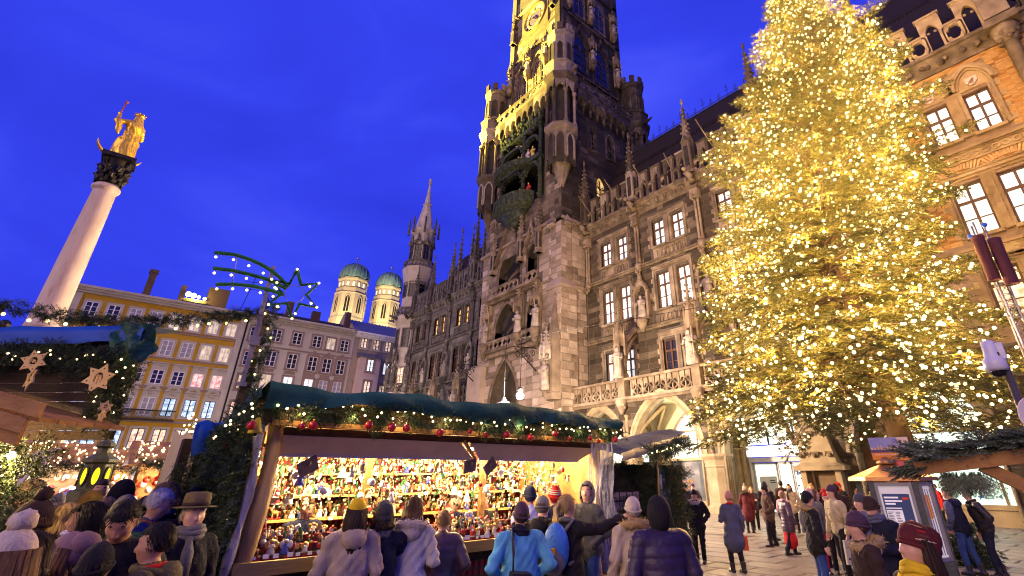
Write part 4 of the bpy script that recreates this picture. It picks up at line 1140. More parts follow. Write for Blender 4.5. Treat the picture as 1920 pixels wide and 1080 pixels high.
# clock
cu,cv=-36.65,57.75
def ring(u,v,ra,rb,n=40):return[(u+ra*math.cos(t),v+ra*math.sin(t))for t in np.linspace(0,2*PI,n,endpoint=False)],[(u+rb*math.cos(t),v+rb*math.sin(t))for t in np.linspace(0,2*PI,n,endpoint=False)]
mb=MB(US);A,B=ring(cu,cv,2.3,2.05);mb.band(A,B,.05,.4,True,1);A,B=ring(cu,cv,2.05,1.3);mb.band(A,B,.05,.2,True,0);A,B=ring(cu,cv,1.34,1.22);mb.band(A,B,.05,.27,True,1);A,B=ring(cu,cv,1.22,.02);mb.band(A,B,.05,.18,True,2)
clock=part('clock',mb,[mat('dial_cream',(.72,.62,.40),bump=.1),mat('dial_gold_rim',(.35,.22,.06),rough=.5,metal=.5),mat('dial_blue',[(.05,.05,.12),(.12,.09,.16)],sc=3)],tower)
NUM=['I','II','III','IIII','V','VI','VII','VIII','IX','X','XI','XII']
INK=mat('numeral_black',(.03,.022,.02),bump=0)
def numeral(txt,a):
 mb=MB(US);er,et=np.array([math.sin(a),math.cos(a)]),np.array([math.cos(a),-math.sin(a)])
 wd={'I':.12,'V':.3,'X':.3};tot=sum(wd[c]for c in txt);x=-tot/2
 def bar(p,q,t):
  d=(q-p)/np.linalg.norm(q-p);nn=np.array([-d[1],d[0]])*t
  P=[p+nn,q+nn,q-nn,p-nn]
  mb.prism([(cu+er[0]*k[1]+et[0]*k[0],cv+er[1]*k[1]+et[1]*k[0])for k in P],.2,.23)
 for c in txt:
  m_=x+wd[c]/2;b,t=1.42,1.95
  if c=='I':bar(np.array([m_,b]),np.array([m_,t]),.038)
  if c=='V':bar(np.array([m_,b]),np.array([m_-.1,t]),.035);bar(np.array([m_,b]),np.array([m_+.1,t]),.03)
  if c=='X':bar(np.array([m_-.1,b]),np.array([m_+.1,t]),.035);bar(np.array([m_+.1,b]),np.array([m_-.1,t]),.03)
  x+=wd[c]
 part('numeral',mb,INK,clock)
for k,t in enumerate(NUM):numeral(t,(k+1)*PI/6)
for a,L,wd in((math.radians(280),1.75,.1),(math.radians(142),1.2,.14)):
 mb=MB(US);d=(math.sin(a),math.cos(a));n_=(d[1],-d[0])
 mb.prism([(cu-d[0]*.3+n_[0]*wd,cv-d[1]*.3+n_[1]*wd),(cu+d[0]*L*.7+n_[0]*wd,cv+d[1]*L*.7+n_[1]*wd),(cu+d[0]*L,cv+d[1]*L),(cu+d[0]*L*.7-n_[0]*wd,cv+d[1]*L*.7-n_[1]*wd),(cu-d[0]*.3-n_[0]*wd,cv-d[1]*.3-n_[1]*wd)],.28,.33)
 part('clock_hand',mb,GOLD,clock)
# wrought-iron bracket on the front, wall lanterns
for x,sc_ in((-33.6,1.0),(-43.0,.8)):
 mb=MB(TS);z=12.4
 mb.tube([(x,0,z),(x+.2,2.6,z-.3)],.05,5)
 for k in range(4):
  c=(x+.1,.5+k*.55,z-.55-.35*(k%2))
  mb.tube([(c[0],c[1]+.3*math.cos(t)*(1-t/11),c[2]+.3*math.sin(t)*(1-t/11))for t in np.linspace(0,8,16)],.035,5)
 mb.tube([(x,0,z-2.0),(x+.1,1.2,z-1.2),(x+.2,2.5,z-.4)],.05,5);mb.tube([(x,0,z+1.2),(x+.2,1.6,z+.1)],.035,5)
 part('iron_bracket',mb,IRON,tower)
# ================================================================== west wing of the town hall with corner turret
west=thing('town_hall_wing','darker gothic west wing left of the clock tower with a corner turret and spire','town hall',(-56,30,0),None)
WPIL=[-44.2,-49.8,-55.4,-61.0,-66.0]
wwin=[]
for i,x in enumerate((-47.0,-52.3,-58.2,-63.4)):
 wwin+=[(x,19.3,'top',[PANEY,PANEY,PANEY,PANED][i]),(x,13.6,'mid',[PANED,PANED,PANED,PANED][i]),(x,8.9,'low',PANED)]
mb=MB(TW);rect_wall(mb,-66.5,-43.3,0,24,[(x-HWIN[k][1]-HWIN[k][0],x+HWIN[k][1]+HWIN[k][0],z,z+HWIN[k][2])for x,z,k,p in wwin],-.6,0);mb.box(-66.5,-43.3,-1,-.9,0,24,1)
part('wall',mb,[JOINTD,DARKV],west)
lay_stones(west,[(TW,courses(-66.4,-44,8,22.8,[(x-1.95,x+1.95,z-1.1,z+HWIN[k][2]+.5)for x,z,k,p in wwin],ch=.6,lo=.8,hi=1.6))],mat('stone_wall_grey',[(.045,.04,.042),(.085,.078,.08),(.13,.12,.12),(.2,.19,.185)],sc=.6,rough=.9,bump=.5,bsc=9,rnd=.6),limit=60)
for x,z,k,p in wwin:
 hw,gap,h=HWIN[k];twin_window(west,x,WY,z,'hall_'+k,hw,gap,h,p,TRIMG,sill=1.0,panel=(k!='low'))
mb=MB(TW)
for v,d in((12.55,.26),(17.9,.24)):mb.box(-66.5,-43.5,0,d,v,v+.16)
cornice(mb,-66.5,-43.5);part('cornice',mb,TRIMG,west)
PILG=m_pilaster(TRIMG);PING=m_pinnacle(7.8,.36,TRIMG);NIG=m_niche(TRIMG)
PANG=m_panel(.85,1.15,TRIMG);MERG=m_merlon(.72,2.5,TRIMG)
for i,x in enumerate(WPIL):
 link('pilaster',PILG,west,(x,WY,0));link('pinnacle',PING,west,(x,WY-.1,23.95))
 nn=link('niche',NIG,west,(x,WY,0));link('statue',STM[i%4],nn,(0,-.3,13.3))
 pl=link('balcony_pillar',PLM,west,(x,AY+.6,0));link('statue',ST2[i%3],pl,(0,-.42,8.6))
 mb=MB();mb.obox((x,AY+1.5,12.0),(.36,2.4,.34),(.72,0,0));part('flying_buttress',mb,TRIMG,west)
for a,b in zip(WPIL[1:],WPIL[:-1]):parapet(west,a+.35,b-.35,WY-.3,23.95,PANG,MERG)
mb=MB();mb.add([(-67,31,24.0),(-43,31,24.0),(-43,36,34.2),(-64,36,34.2),(-67,41,24),(-43,41,24)],[(0,1,2,3),(3,2,5,4),(0,3,4),(1,5,2),(0,4,5,1)]);part('roof',mb,ROOF,west)
for x,y,H,r in((-61.5,34,38.0,.4),(-58.2,34,37.4,.4),(-57.0,34,39.5,.55),(-54.9,34,37.0,.4),(-53.2,33.5,35.5,.4)):
 mb=MB();pinnacle(mb,x,y,24.5,H-24.5,r);part('gable_pinnacle',mb,[TRIMG,JOINTD],west)
mb=MB();statue(mb,-57.0,34,39.4,1.6,0,5);mb.tube([(-57,34,40.8),(-57,34,44)],.04,5);mb.prism([(-57.8,42.3),(-57,42.2),(-57,42.7)],33.98,34.02);part('weathervane',mb,IRON,west)
# octagonal corner turret
mb=MB();x,y=-68.2,30.6;n=8
mb.lathe(x,y,[(2.2,0),(2.2,12.2),(2.7,12.5),(2.7,12.8),(2.1,12.85),(2.1,22.4),(2.6,23.2),(2.6,23.8),(1.9,23.9),(1.9,26.6),(1.85,28.6),(2.3,30.6),(2.45,31.4),(2.45,31.7),(1.75,31.75),(1.72,37.6),(2.0,38.1),(2.0,38.5),(1.45,38.9),(.62,43.4),(.75,43.7),(.5,43.9),(.14,47.6),(.4,47.9),(.12,48.1),(.3,48.6),(.02,49.0)],n,rot=PI/8,smooth=False)
ct=part('corner_turret',mb,mat('turret_stone',[(.26,.22,.19),(.40,.35,.31),(.50,.45,.41)],sc=1,bump=.4,rnd=.2),west)
for z0,h,lit in((13.6,2.6,PANEWA),(19.2,2.6,PANED),(27.0,2.2,PANEX),(33.2,2.4,PANEX)):
 for k in range(8):
  t=k*PI/4;c,s_=math.cos(t),math.sin(t)
  if c*.9-s_*.4<-.3:continue
  r=(1.94 if z0<25 else(1.75 if z0<30 else 1.6))
  T=(np.array([[-s_,c,0],[c,s_,0],[0,0,1.]]),np.array([x+c*r,y+s_*r,0]))
  m2=MB(T);m2.box(-.42,.42,.0,.04,z0,z0+h);wv=part('window',m2,lit if k in(6,7)else PANEX,ct)
  m2=MB(T);m2.band([(-.42,z0),(-.42,z0+h),(.42,z0+h),(.42,z0)],[(-.56,z0-.1),(-.56,z0+h+.14),(.56,z0+h+.14),(.56,z0-.1)],0,.14,True);m2.box(-.03,.03,.04,.09,z0,z0+h);m2.box(-.42,.42,.04,.08,z0+h*.6,z0+h*.6+.06)
  if z0>30:gable(m2,0,.5,z0+h+.1,.8,.05)
  part('surround',m2,TRIMG,wv)
for z,r in((12.85,2.6),(31.7,2.35),(23.9,2.5)):
 mb=MB()
 for k in range(8):
  t=k*PI/4;c,s_=math.cos(t),math.sin(t);d=r*math.cos(PI/8);hw=r*math.sin(PI/8)
  T=(np.array([[-s_,c,0],[c,s_,0],[0,0,1.]]),np.array([x+c*d,y+s_*d,0]));m2=MB(T)
  m2.box(-hw,hw,-.08,.08,z+1.0,z+1.15)
  for q in range(3):
   uc=-hw+(q+.5)*2*hw/3;m2.band(squareish(uc,z+.52,hw/3,.5,16),quatrefoil(uc,z+.52,hw*.36,16),-.05,.05,True)
  mb.add(np.concatenate(m2.v),m2.f)
  if z>30:pinnacle(mb,x+r*math.cos(t+PI/8),y+r*math.sin(t+PI/8),37.6,3.2,.13,niche=False)
  if z==23.9:mb.tube([(x+c*2.3,y+s_*2.3,23.4),(x+c*3.6,y+s_*3.6,23.7)],[.28,.12],6)
 part('parapet',mb,TRIMG,ct)
for k in range(4):
 t=-PI/8-k*PI/4;mb=MB();statue(mb,x+2.45*math.cos(t),y+2.45*math.sin(t),14.6,2.1,0,90+k);canopy(mb,x+2.45*math.cos(t),y+2.45*math.sin(t),17.2,2.6,.4);mb.lathe(x+2.45*math.cos(t),y+2.45*math.sin(t),[(.1,13.3),(.4,14.2),(.45,14.6)],6);part('statue',mb,TRIMG,ct)
# ================================================================== houses on the west side of the square
HX=-80.0
OCH=mat('render_ochre',[(.36,.20,.016),(.44,.265,.026)],sc=.6,rough=.9,bump=.15)
GREYW=mat('render_grey',[(.34,.305,.27),(.44,.40,.36)],sc=.7,rough=.9,bump=.15)
LIL=mat('render_pale',[(.38,.34,.30),(.46,.415,.375)],sc=.5,rough=.9,bump=.15)
MAU=mat('render_mauve',[(.24,.185,.165),(.32,.255,.23)],sc=.5,rough=.9,bump=.15)
ROSE=mat('render_rose',[(.42,.32,.29),(.50,.39,.36)],sc=.5,rough=.9)
TAUPE=mat('render_taupe',[(.20,.14,.12),(.27,.195,.17)],sc=.7,rough=.9)
WHITEF=mat('window_white_paint',(.72,.70,.72),rough=.5,bump=0)
BLUR=mat('roof_sheet_blue',[(.09,.10,.16),(.16,.17,.26)],sc=4,rough=.35,metal=.4,bump=.2)
TH=FT(HX,'E')
HC={}
def hwindow(parent,y,z,wd,h,pm,trim,style='plain',frame=WHITEF):
 """y, z: centre of the opening"""
 k=(wd,h,style,trim.name,frame.name)
 if k not in HC:
  mb=MB(FT(0,'E'));hw=wd/2;t=.26
  mb.band([(-hw,-h/2),(-hw,h/2),(hw,h/2),(hw,-h/2)],[(-hw-t,-h/2-.12),(-hw-t,h/2+t),(hw+t,h/2+t),(hw+t,-h/2-.12)],.0,.09,True)
  mb.box(-hw-t-.1,hw+t+.1,0,.2,-h/2-.26,-h/2-.12)
  if style in('panel','shell'):
   mb.box(-hw-t,hw+t,.0,.07,h/2+t,h/2+t+.55);mb.box(-hw-t-.12,hw+t+.12,0,.24,h/2+t+.55,h/2+t+.68)
   for q in range(7):mb.sphere((rng.uniform(-.3,.3),.1,h/2+t+.28+rng.uniform(-.12,.12)),.12,6,4)
  if style=='shell':
   mb.band([(.55*math.cos(a),h/2+t+.5+.55*math.sin(a))for a in np.linspace(PI,0,10)],[(.8*math.cos(a),h/2+t+.5+.75*math.sin(a))for a in np.linspace(PI,0,10)],.02,.25)
   for q in range(7):mb.sphere((.45*math.cos(q*PI/6),.15,h/2+t+.6+.35*math.sin(q*PI/6)),.14,6,4)
  f=MB(FT(0,'E'))
  for s_ in(-1,1):f.box(min(s_*(hw-.07),s_*hw),max(s_*(hw-.07),s_*hw),.0,.06,-h/2,h/2)
  f.box(-hw,hw,0,.06,h/2-.07,h/2);f.box(-hw,hw,0,.06,-h/2,-h/2+.07);f.box(-.06,.06,0,.07,-h/2,h/2)
  for b in(.34,.67):f.box(-hw,hw,0,.05,-h/2+b*h-.02,-h/2+b*h+.02)
  HC[k]=(mb.mesh('window',trim),f.mesh('frame',frame))
 kp=(wd,h,pm.name)
 if kp not in HC:
  p=MB(FT(0,'E'));p.box(-wd/2,wd/2,-.02,.02,-h/2,h/2);HC[kp]=p.mesh('pane',pm)
 o=link('window',HC[k][0],parent,(HX+.003,y,z));link('frame',HC[k][1],o);link('pane',HC[kp],o)
 return o
def house(name,label,y0,y1,z1,wallm,cornm,x=HX):
 h=thing(name,label,'house',(x,(y0+y1)/2,0),None)
 mb=MB();mb.box(x-12,x,y0,y1,0,z1);part('wall',mb,wallm,h)
 mb=MB(FT(x,'E'));mb.box(y0-.3,y1+.0,0,.35,z1-.75,z1-.5);mb.box(y0-.4,y1,0,.6,z1-.5,z1-.2);mb.box(y0-.5,y1,0,.85,z1-.2,z1+.08);part('cornice',mb,cornm,h)
 return h
def groof(h,y0,y1,z0,z1,m,x=HX,dx=7):
 mb=MB();mb.add([(x+.8,y0-.4,z0),(x+.8,y1,z0),(x-dx,y1,z1),(x-dx,y0-.4,z1),(x-2*dx,y0-.4,z0),(x-2*dx,y1,z0)],[(0,1,2,3),(3,2,5,4),(0,3,4),(1,5,2),(0,4,5,1)])
 return part('roof',mb,m,h)
yb=house('ochre_house','ochre five storey house with white framed windows and roof floodlights, left of the pole',-6.8,11.5,23.4,OCH,GREYW)
rf=groof(yb,-6.8,11.5,23.48,25.6,ROOF)
for a,b in((-6.8,-5.9),(10.7,11.45)):mb=MB(TH);mb.box(a,b,0,.24,4,22.6);part('pilaster',mb,GREYW,yb)
mb=MB(TH)
for z in(19.35,16.0,12.5,4.6):mb.box(-6,10.8,0,.14,z,z+.22)
mb.box(-6,10.8,0,.3,8.45,8.75);part('string_course',mb,TAUPE,yb)
for i in range(8):
 y=-4.72+2.083*i
 hwindow(yb,y,20.85,1.15,1.75,[PANED,PANED,PANEG,PANEG,PANEC,PANEC,PANEC,PANEC][i],GREYW)
 hwindow(yb,y,17.4,1.15,1.9,[PANED,PANED,PANED,PANED,PANEG,PANEG,PANEC,PANEC][i],GREYW)
 hwindow(yb,y,13.8,1.15,1.7,[PANED,PANED,PANED,PANED,PANED,PANED,PANEP,PANEP][i],GREYW,'panel')
 hwindow(yb,y,10.3,1.2,2.1,[PANEB,PANEB,PANEG,PANEG,PANEG,PANEB,PANEB,PANEB][i],GREYW,'shell',IRON if i>4 else WHITEF)
 hwindow(yb,y,6.6,1.25,2.3,[PANEB,PANEB,PANEB,PANEB,PANEWA,PANEWA,PANEWA,PANEWA][i],GREYW,'plain',IRON)
mb=MB(TH);mb.box(-6,6.6,.2,.26,9.75,9.82);mb.box(-6,6.6,0,.9,8.6,8.78)
for k in range(96):mb.box(-6+k*.13,-6+k*.13+.03,.8,.83,8.78,9.8)
mb.box(-6,6.6,.78,.85,9.75,9.82);part('balcony_railing',mb,IRON,yb)
mb=MB();mb.box(HX-4.5,HX-3.6,-.7,.1,23.5,28.2);mb.box(HX-4.6,HX-3.5,-.8,.2,27.9,28.3);mb.box(HX-3.5,HX-2.5,3.1,3.7,23.5,26.6);part('chimney',mb,mat('chimney_brick',[(.05,.03,.03),(.09,.05,.045)],sc=5),rf)
mb=MB();mb.box(HX-3.2,HX-1.2,6.2,8.6,23.8,26.7);part('lift_housing',mb,MATS['chimney_brick'],rf)
mb=MB();mb.tube([(HX-4,10.6,24),(HX-4,11.6,30.6)],.05,5)
for z in(28.2,29.4):mb.tube([(HX-4,10.4,z),(HX-4,12.4,z+.3)],.035,4)
part('aerial',mb,IRON,rf)
FLY=(1.0,.78,.12)
fl=thing('roof_floodlight','bank of bright yellow floodlights on the roof edge of the ochre house','floodlight',(HX-1.0,4.8,23.6),None)
mb=MB();mb.box(HX-2.2,HX-.2,3.6,6.2,23.9,24.3);mb.box(HX-1.4,HX-1.2,3.4,6.4,24.3,24.4)
for y in(3.9,4.5,5.2,5.9):mb.tube([(HX-.9,y,24.3),(HX-.9,y,24.8)],.05,5)
part('bracket',mb,mat('floodlight_metal',(.15,.14,.12),rough=.5,metal=.5),fl)
for y in(4.0,4.6,5.2,5.9):
 mb=MB();mb.sphere((HX-.8,y,25.0-.12*(y-4)),.34 if y<5 else .2,8,6);part('light_bulb',mb,emat('flood_lens',(1,.86,.35),14),fl)
lamp('floodlight_beam',(HX+.2,5,25.3),760000,FLY,'SPOT',.6,(-36.5,28,60),46,.7)
lamp('floodlight_spill',(HX+.5,5,24.6),260,FLY,'POINT',.3)
st=house('narrow_house','narrow grey house between the ochre house and the pale house',11.5,13.75,23.2,GREYW,LIL)
groof(st,11.5,13.75,23.28,25.4,ROOF)
for a,b in((11.6,11.9),(13.4,13.7)):mb=MB(TH);mb.box(a,b,0,.2,3,22.4);part('pilaster',mb,LIL,st)
mb=MB(TH);mb.tube([(11.5,.3,0),(11.5,.3,23)],.12,6);part('rain_pipe',mb,IRON,st)
for z,p in((20.9,PANED),(17.4,PANED),(14.2,PANEC),(10.6,PANEWA),(6.6,PANEWA)):hwindow(st,12.65,z,.95,1.9,p,TAUPE,'plain',IRON if z<15 else WHITEF)
wb=house('pale_house','pale lilac house with brown framed windows and three painted gables, behind the star decoration',13.8,26.6,23.7,LIL,GREYW)
rf=groof(wb,13.8,26.6,23.78,26.4,ROOF)
mb=MB();mb.box(HX-3,HX-2.2,16.5,17.3,24,27.2);mb.box(HX-3,HX-2.2,20.2,21.4,24.2,26.4);mb.box(HX-3,HX-2.2,25.4,26.1,24,27.3);part('chimney',mb,MATS['chimney_brick'],rf)
mb=MB(TH);mb.box(13.9,26.5,0,.12,19.25,19.45);part('string_course',mb,TAUPE,wb)
for i,y in enumerate((15.5,18.3,21.1,23.15,25.2)):
 hwindow(wb,y,21.1,1.2,1.75,[PANED,PANED,PANED,PANEC,PANED][i],TAUPE)
 hwindow(wb,y,17.72,1.2,2.1,PANED,TAUPE)
 hwindow(wb,y,14.5,1.2,2.0,[PANEC,PANEW,PANEW,PANEG,PANEG][i],TAUPE)
 hwindow(wb,y,10.9,1.2,2.2,PANEWA,TAUPE)
mb=MB(TH)
for y in(21.1,23.15,25.2):
 mb.prism([(y-1.05,18.9),(y+1.05,18.9),(y,19.75)],.02,.1);
 mb.box(y-.98,y-.78,.01,.08,12.9,18.9);mb.box(y+.78,y+.98,.01,.08,12.9,18.9);mb.box(y-.78,y+.78,.01,.055,15.75,16.3)
part('painted_gable',mb,TAUPE,wb)
mb=MB(TH)
for y in(22.1,24.2):mb.prism([(y+.36*math.cos(t),16.05+.36*math.sin(t))for t in np.linspace(0,2*PI,16,endpoint=False)],.08,.12)
part('roundel',mb,LIL,wb)
for y in(15.5,18.3):
 for z in(16.1,12.7):mb=MB(TH);mb.box(y-.75,y+.75,.0,.04,z-.22,z+.22);mb.sphere((y,.03,z),(.3,.05,.16),8,4);part('ornament',mb,TAUPE,wb)
mh=house('mauve_house','mauve house with blue metal roof and rose bay window, left of the corner turret',26.65,37,23.6,MAU,WHITEF)
mb=MB();mb.add([(HX+.8,26.7,23.7),(HX+.8,37,23.7),(HX-6,37,27.2),(HX-6,26.7,27.2),(HX-12,26.7,23.7),(HX-12,37,23.7)],[(0,1,2,3),(3,2,5,4),(0,3,4),(1,5,2)])
mb.add([(HX+.2,26.62,23.6),(HX-6,26.62,28.4),(HX-12.2,26.62,23.6),(HX+.2,26.2,23.6),(HX-6,26.2,28.4),(HX-12.2,26.2,23.6)],[(0,1,2),(3,4,5),(0,1,4,3)],1)
for k in range(17):
 y=27+k*.6;mb.obox((HX-2.6,y,25.5),(7.8,.07,.1),(0,math.atan2(3.5,6.8),0))
part('roof',mb,[BLUR,MAU],mh)
for y in(28.15,30.15,32.2,34.3):
 hwindow(mh,y,22.05,.95,1.6,PANEWA if y<33 else PANED,GREYW,'plain',IRON);hwindow(mh,y+.2,18.4,1.0,1.9,PANEW,TAUPE,'plain',IRON);hwindow(mh,y,14.8,1,1.9,PANEWA,TAUPE,'plain',IRON)
mb=MB();mb.box(HX,HX+1.2,27.6,30.9,8,19.6);bay=part('bay_window',mb,ROSE,mh)
mb=MB();mb.add([(HX,27.4,20.5),(HX,31.1,20.5),(HX+1.5,31.1,19.6),(HX+1.5,27.4,19.6),(HX,27.4,19.6),(HX,31.1,19.6)],[(0,1,2,3),(0,3,4),(1,5,2),(3,2,5,4)]);part('bay_roof',mb,BLUR,bay)
for z,p in((18.4,PANEW),(15.0,PANEWA),(11.2,PANEWA)):
 o=hwindow(mh,29.3,z,1.0,1.9,p,TAUPE,'plain',IRON);o.location.x+=1.2
# ================================================================== cathedral towers far behind
CBR=mat('cathedral_brick',[(.34,.26,.13),(.46,.38,.22)],sc=.25,rough=.9,bump=.2)
CDOME=mat('dome_copper',[(.045,.085,.07),(.10,.18,.15),(.20,.30,.27)],sc=.8,rough=.6,bump=.4,bsc=3,stretch=(1,1,.25))
for(x,y,s_,rs_,lab)in((-162.2,50.3,1.0,.90,'nearer cathedral tower with green onion dome, fully visible above the roofs'),(-170.0,65.5,1.05,.88,'farther cathedral tower with green onion dome, partly hidden by the corner turret')):
 t=thing('cathedral_tower',lab,'tower',(x,y,0),None,'twin cathedral towers')
 mb=MB();z=lambda v:CAMZ+(v-CAMZ)*s_
 Rz=lambda L:[(r_*rs_,z_)for r_,z_ in L]
 mb.lathe(x,y,Rz([(6.0,0),(6.0,z(49)),(5.75,z(49.6)),(5.7,z(57.2)),(5.9,z(57.4)),(5.45,z(57.6)),(5.45,z(59.2)),(5.1,z(59.4)),(5.1,z(61.8)),(5.5,z(62.2)),(5.5,z(62.7)),(4.8,z(62.8))]),8,rot=PI/8+.3,smooth=False)
 wl=part('wall',mb,CBR,t)
 mb=MB();mb.lathe(x,y,Rz([(4.9,z(62.6)),(5.25,z(63.6)),(5.2,z(64.8)),(4.7,z(66.4)),(3.7,z(67.7)),(2.2,z(68.5)),(.9,z(68.9)),(.2,z(69.3)),(.12,z(70.3))]),24);
 for k in range(24):
  a=2*PI*k/24;mb.tube([(x+r*rs_*math.cos(a),y+r*rs_*math.sin(a),z(v))for r,v in((4.95,62.7),(5.3,63.6),(5.25,64.8),(4.75,66.4),(3.75,67.72),(2.2,68.55))],.09,4)
 dm=part('dome',mb,CDOME,t)
 mb=MB();mb.sphere((x,y,z(71.0)),.42,8,6);part('finial',mb,GOLD,dm)
 for k in range(8):
  a=k*PI/4+.3;c,q=math.cos(a),math.sin(a)
  if c<-.2:continue
  d=5.1*rs_*math.cos(PI/8)
  for uu_ in(-.9,.9):
   T=(np.array([[-q,c,0],[c,q,0],[0,0,1.]]),np.array([x+c*d,y+q*d,0]));m2=MB(T)
   A=arch(uu_,.34,z(60.8),.4,5);B=arch(uu_,.5,z(60.8),.6,5)
   m2.prism([(uu_-.34,z(59.8))]+A+[(uu_+.34,z(59.8))],.0,.05,0);m2.band([(uu_-.34,z(59.8))]+A+[(uu_+.34,z(59.8))],[(uu_-.5,z(59.8))]+B+[(uu_+.5,z(59.8))],0,.15,m=1)
   part('window',m2,[litpane('cathedral_window',[(.8,.7,.45),(1,.9,.65)],.8),CBR],wl)
  d=5.7*rs_*math.cos(PI/8)
  T=(np.array([[-q,c,0],[c,q,0],[0,0,1.]]),np.array([x+c*d,y+q*d,0]));m2=MB(T)
  A=arch(0,.72,z(55.0),1.2,6);B=arch(0,.98,z(55.0),1.6,6)
  m2.prism([(-.72,z(50.8))]+A+[(.72,z(50.8))],.05,.09,0);m2.band([(-.72,z(50.8))]+A+[(.72,z(50.8))],[(-.98,z(50.8))]+B+[(.98,z(50.8))],0,.25,m=1);m2.box(-.1,.1,.09,.15,z(50.8),z(55.8),1)
  part('belfry_window',m2,[DARKV,CBR],wl)
 lamp('cathedral_floodlight',(x+22,y-10,32),30000,(1,.82,.48),'SPOT',1.0,(x,y,58),60,.7)
# ================================================================== gilded column monument
colm=thing('column_monument','tall marble column with gilded crowned figure holding a child on a dark capital','monument',(-21.9,-2.18,0),None)
x,y=-21.9,-2.18
MARB=mat('column_marble',[(.26,.17,.12),(.50,.39,.31),(.58,.475,.39),(.68,.58,.49)],sc=3.2,rough=.5,bump=.15,stretch=(1,1,.3),detail=8,contrast=.3)
BRON=mat('bronze_black',[(.012,.011,.010),(.04,.035,.03)],sc=6,rough=.45,metal=.4,bump=.6,bsc=20)
mb=MB();mb.lathe(x,y,[(.45,6.2),(.42,6.4),(.385,7),(.37,8.5),(.345,10),(.32,11.2),(.32,11.25),(.36,11.28),(.40,11.34),(.40,11.42),(.36,11.46),(.33,11.5)],28);part('shaft',mb,MARB,colm)
mb=MB();mb.box(x-1.5,x+1.5,y-1.5,y+1.5,0,3.2);mb.box(x-.95,x+.95,y-.95,y+.95,3.2,5.4);mb.box(x-1.2,x+1.2,y-1.2,y+1.2,5.4,5.7);mb.lathe(x,y,[(.75,5.7),(.75,5.9),(.62,6.0),(.66,6.1),(.5,6.22)],24);part('pedestal',mb,mat('pedestal_marble',[(.42,.28,.21),(.55,.4,.31)],sc=2,rough=.6),colm)
for k in range(4):
 a=k*PI/2+PI/4;mb=MB();px,py=x+1.45*math.cos(a),y+1.45*math.sin(a)
 mb.sphere((px,py,5.95),(.3,.3,.22),8,6);mb.tube([(px,py,5.9),(px+.1,py+.1,6.3)],[.2,.14],8);mb.sphere((px+.1,py+.1,6.45),.16,8,6)
 for s_ in(-1,1):mb.tube([(px,py,6.2),(px+s_*.3,py-s_*.25,6.1),(px+s_*.45,py-s_*.3,5.9)],[.09,.08,.05],6);mb.tube([(px,py,5.85),(px-s_*.3,py+s_*.3,5.8)],[.13,.07],6)
 part('bronze_putto',mb,BRON,colm)
mb=MB();mb.lathe(x,y,[(.31,11.48),(.33,11.7),(.34,12.1),(.40,12.45),(.44,12.52)],16)
mb.box(x-.47,x+.47,y-.47,y+.47,12.52,12.66)
for lev,r,nn in((11.75,.33,8),(12.05,.36,8)):
 for k in range(nn):
  a=2*PI*(k+(.5 if lev>12 else 0))/nn;c,s_=math.cos(a),math.sin(a)
  mb.tube([(x+c*r*.9,y+s_*r*.9,lev-.2),(x+c*r,y+s_*r,lev),(x+c*(r+.1),y+s_*(r+.1),lev+.14),(x+c*(r+.15),y+s_*(r+.15),lev+.08)],[.1,.1,.07,.03],6)
for k in range(4):
 a=PI/4+k*PI/2;c,s_=math.cos(a),math.sin(a)
 mb.tube([(x+c*.40+.11*math.cos(t)*c*(1-t/12),y+s_*.40+.11*math.cos(t)*s_*(1-t/12),12.36+.13*math.sin(t)*(1-t/12))for t in np.linspace(0,9,16)],.05,5)
part('capital',mb,BRON,colm)
for k,(x,y,z)in enumerate(((-62,12,6.5),(-58,22,6.0))):  # two added lamps, out of view, put in to brighten the houses
 t=thing('hanging_lamp','added unseen globe lamp brightening the pale houses, behind the green stall roof' if k else 'added unseen globe lamp brightening the ochre house, behind the green stall roof','lamp',(x,y,z),None)
 mb=MB();mb.sphere((x,y,z),.22,12,8,0);mb.lathe(x,y,[(.16,z+.18),(.12,z+.42),(.03,z+.5),(.03,z+2)],8,1);part('globe',mb,[emat('lamp_globe',(1,.93,.86),9),IRON],t)
 lamp('lamp_light',(x+.2,y,z-.35),1000,(1,.76,.54),'POINT',.3)
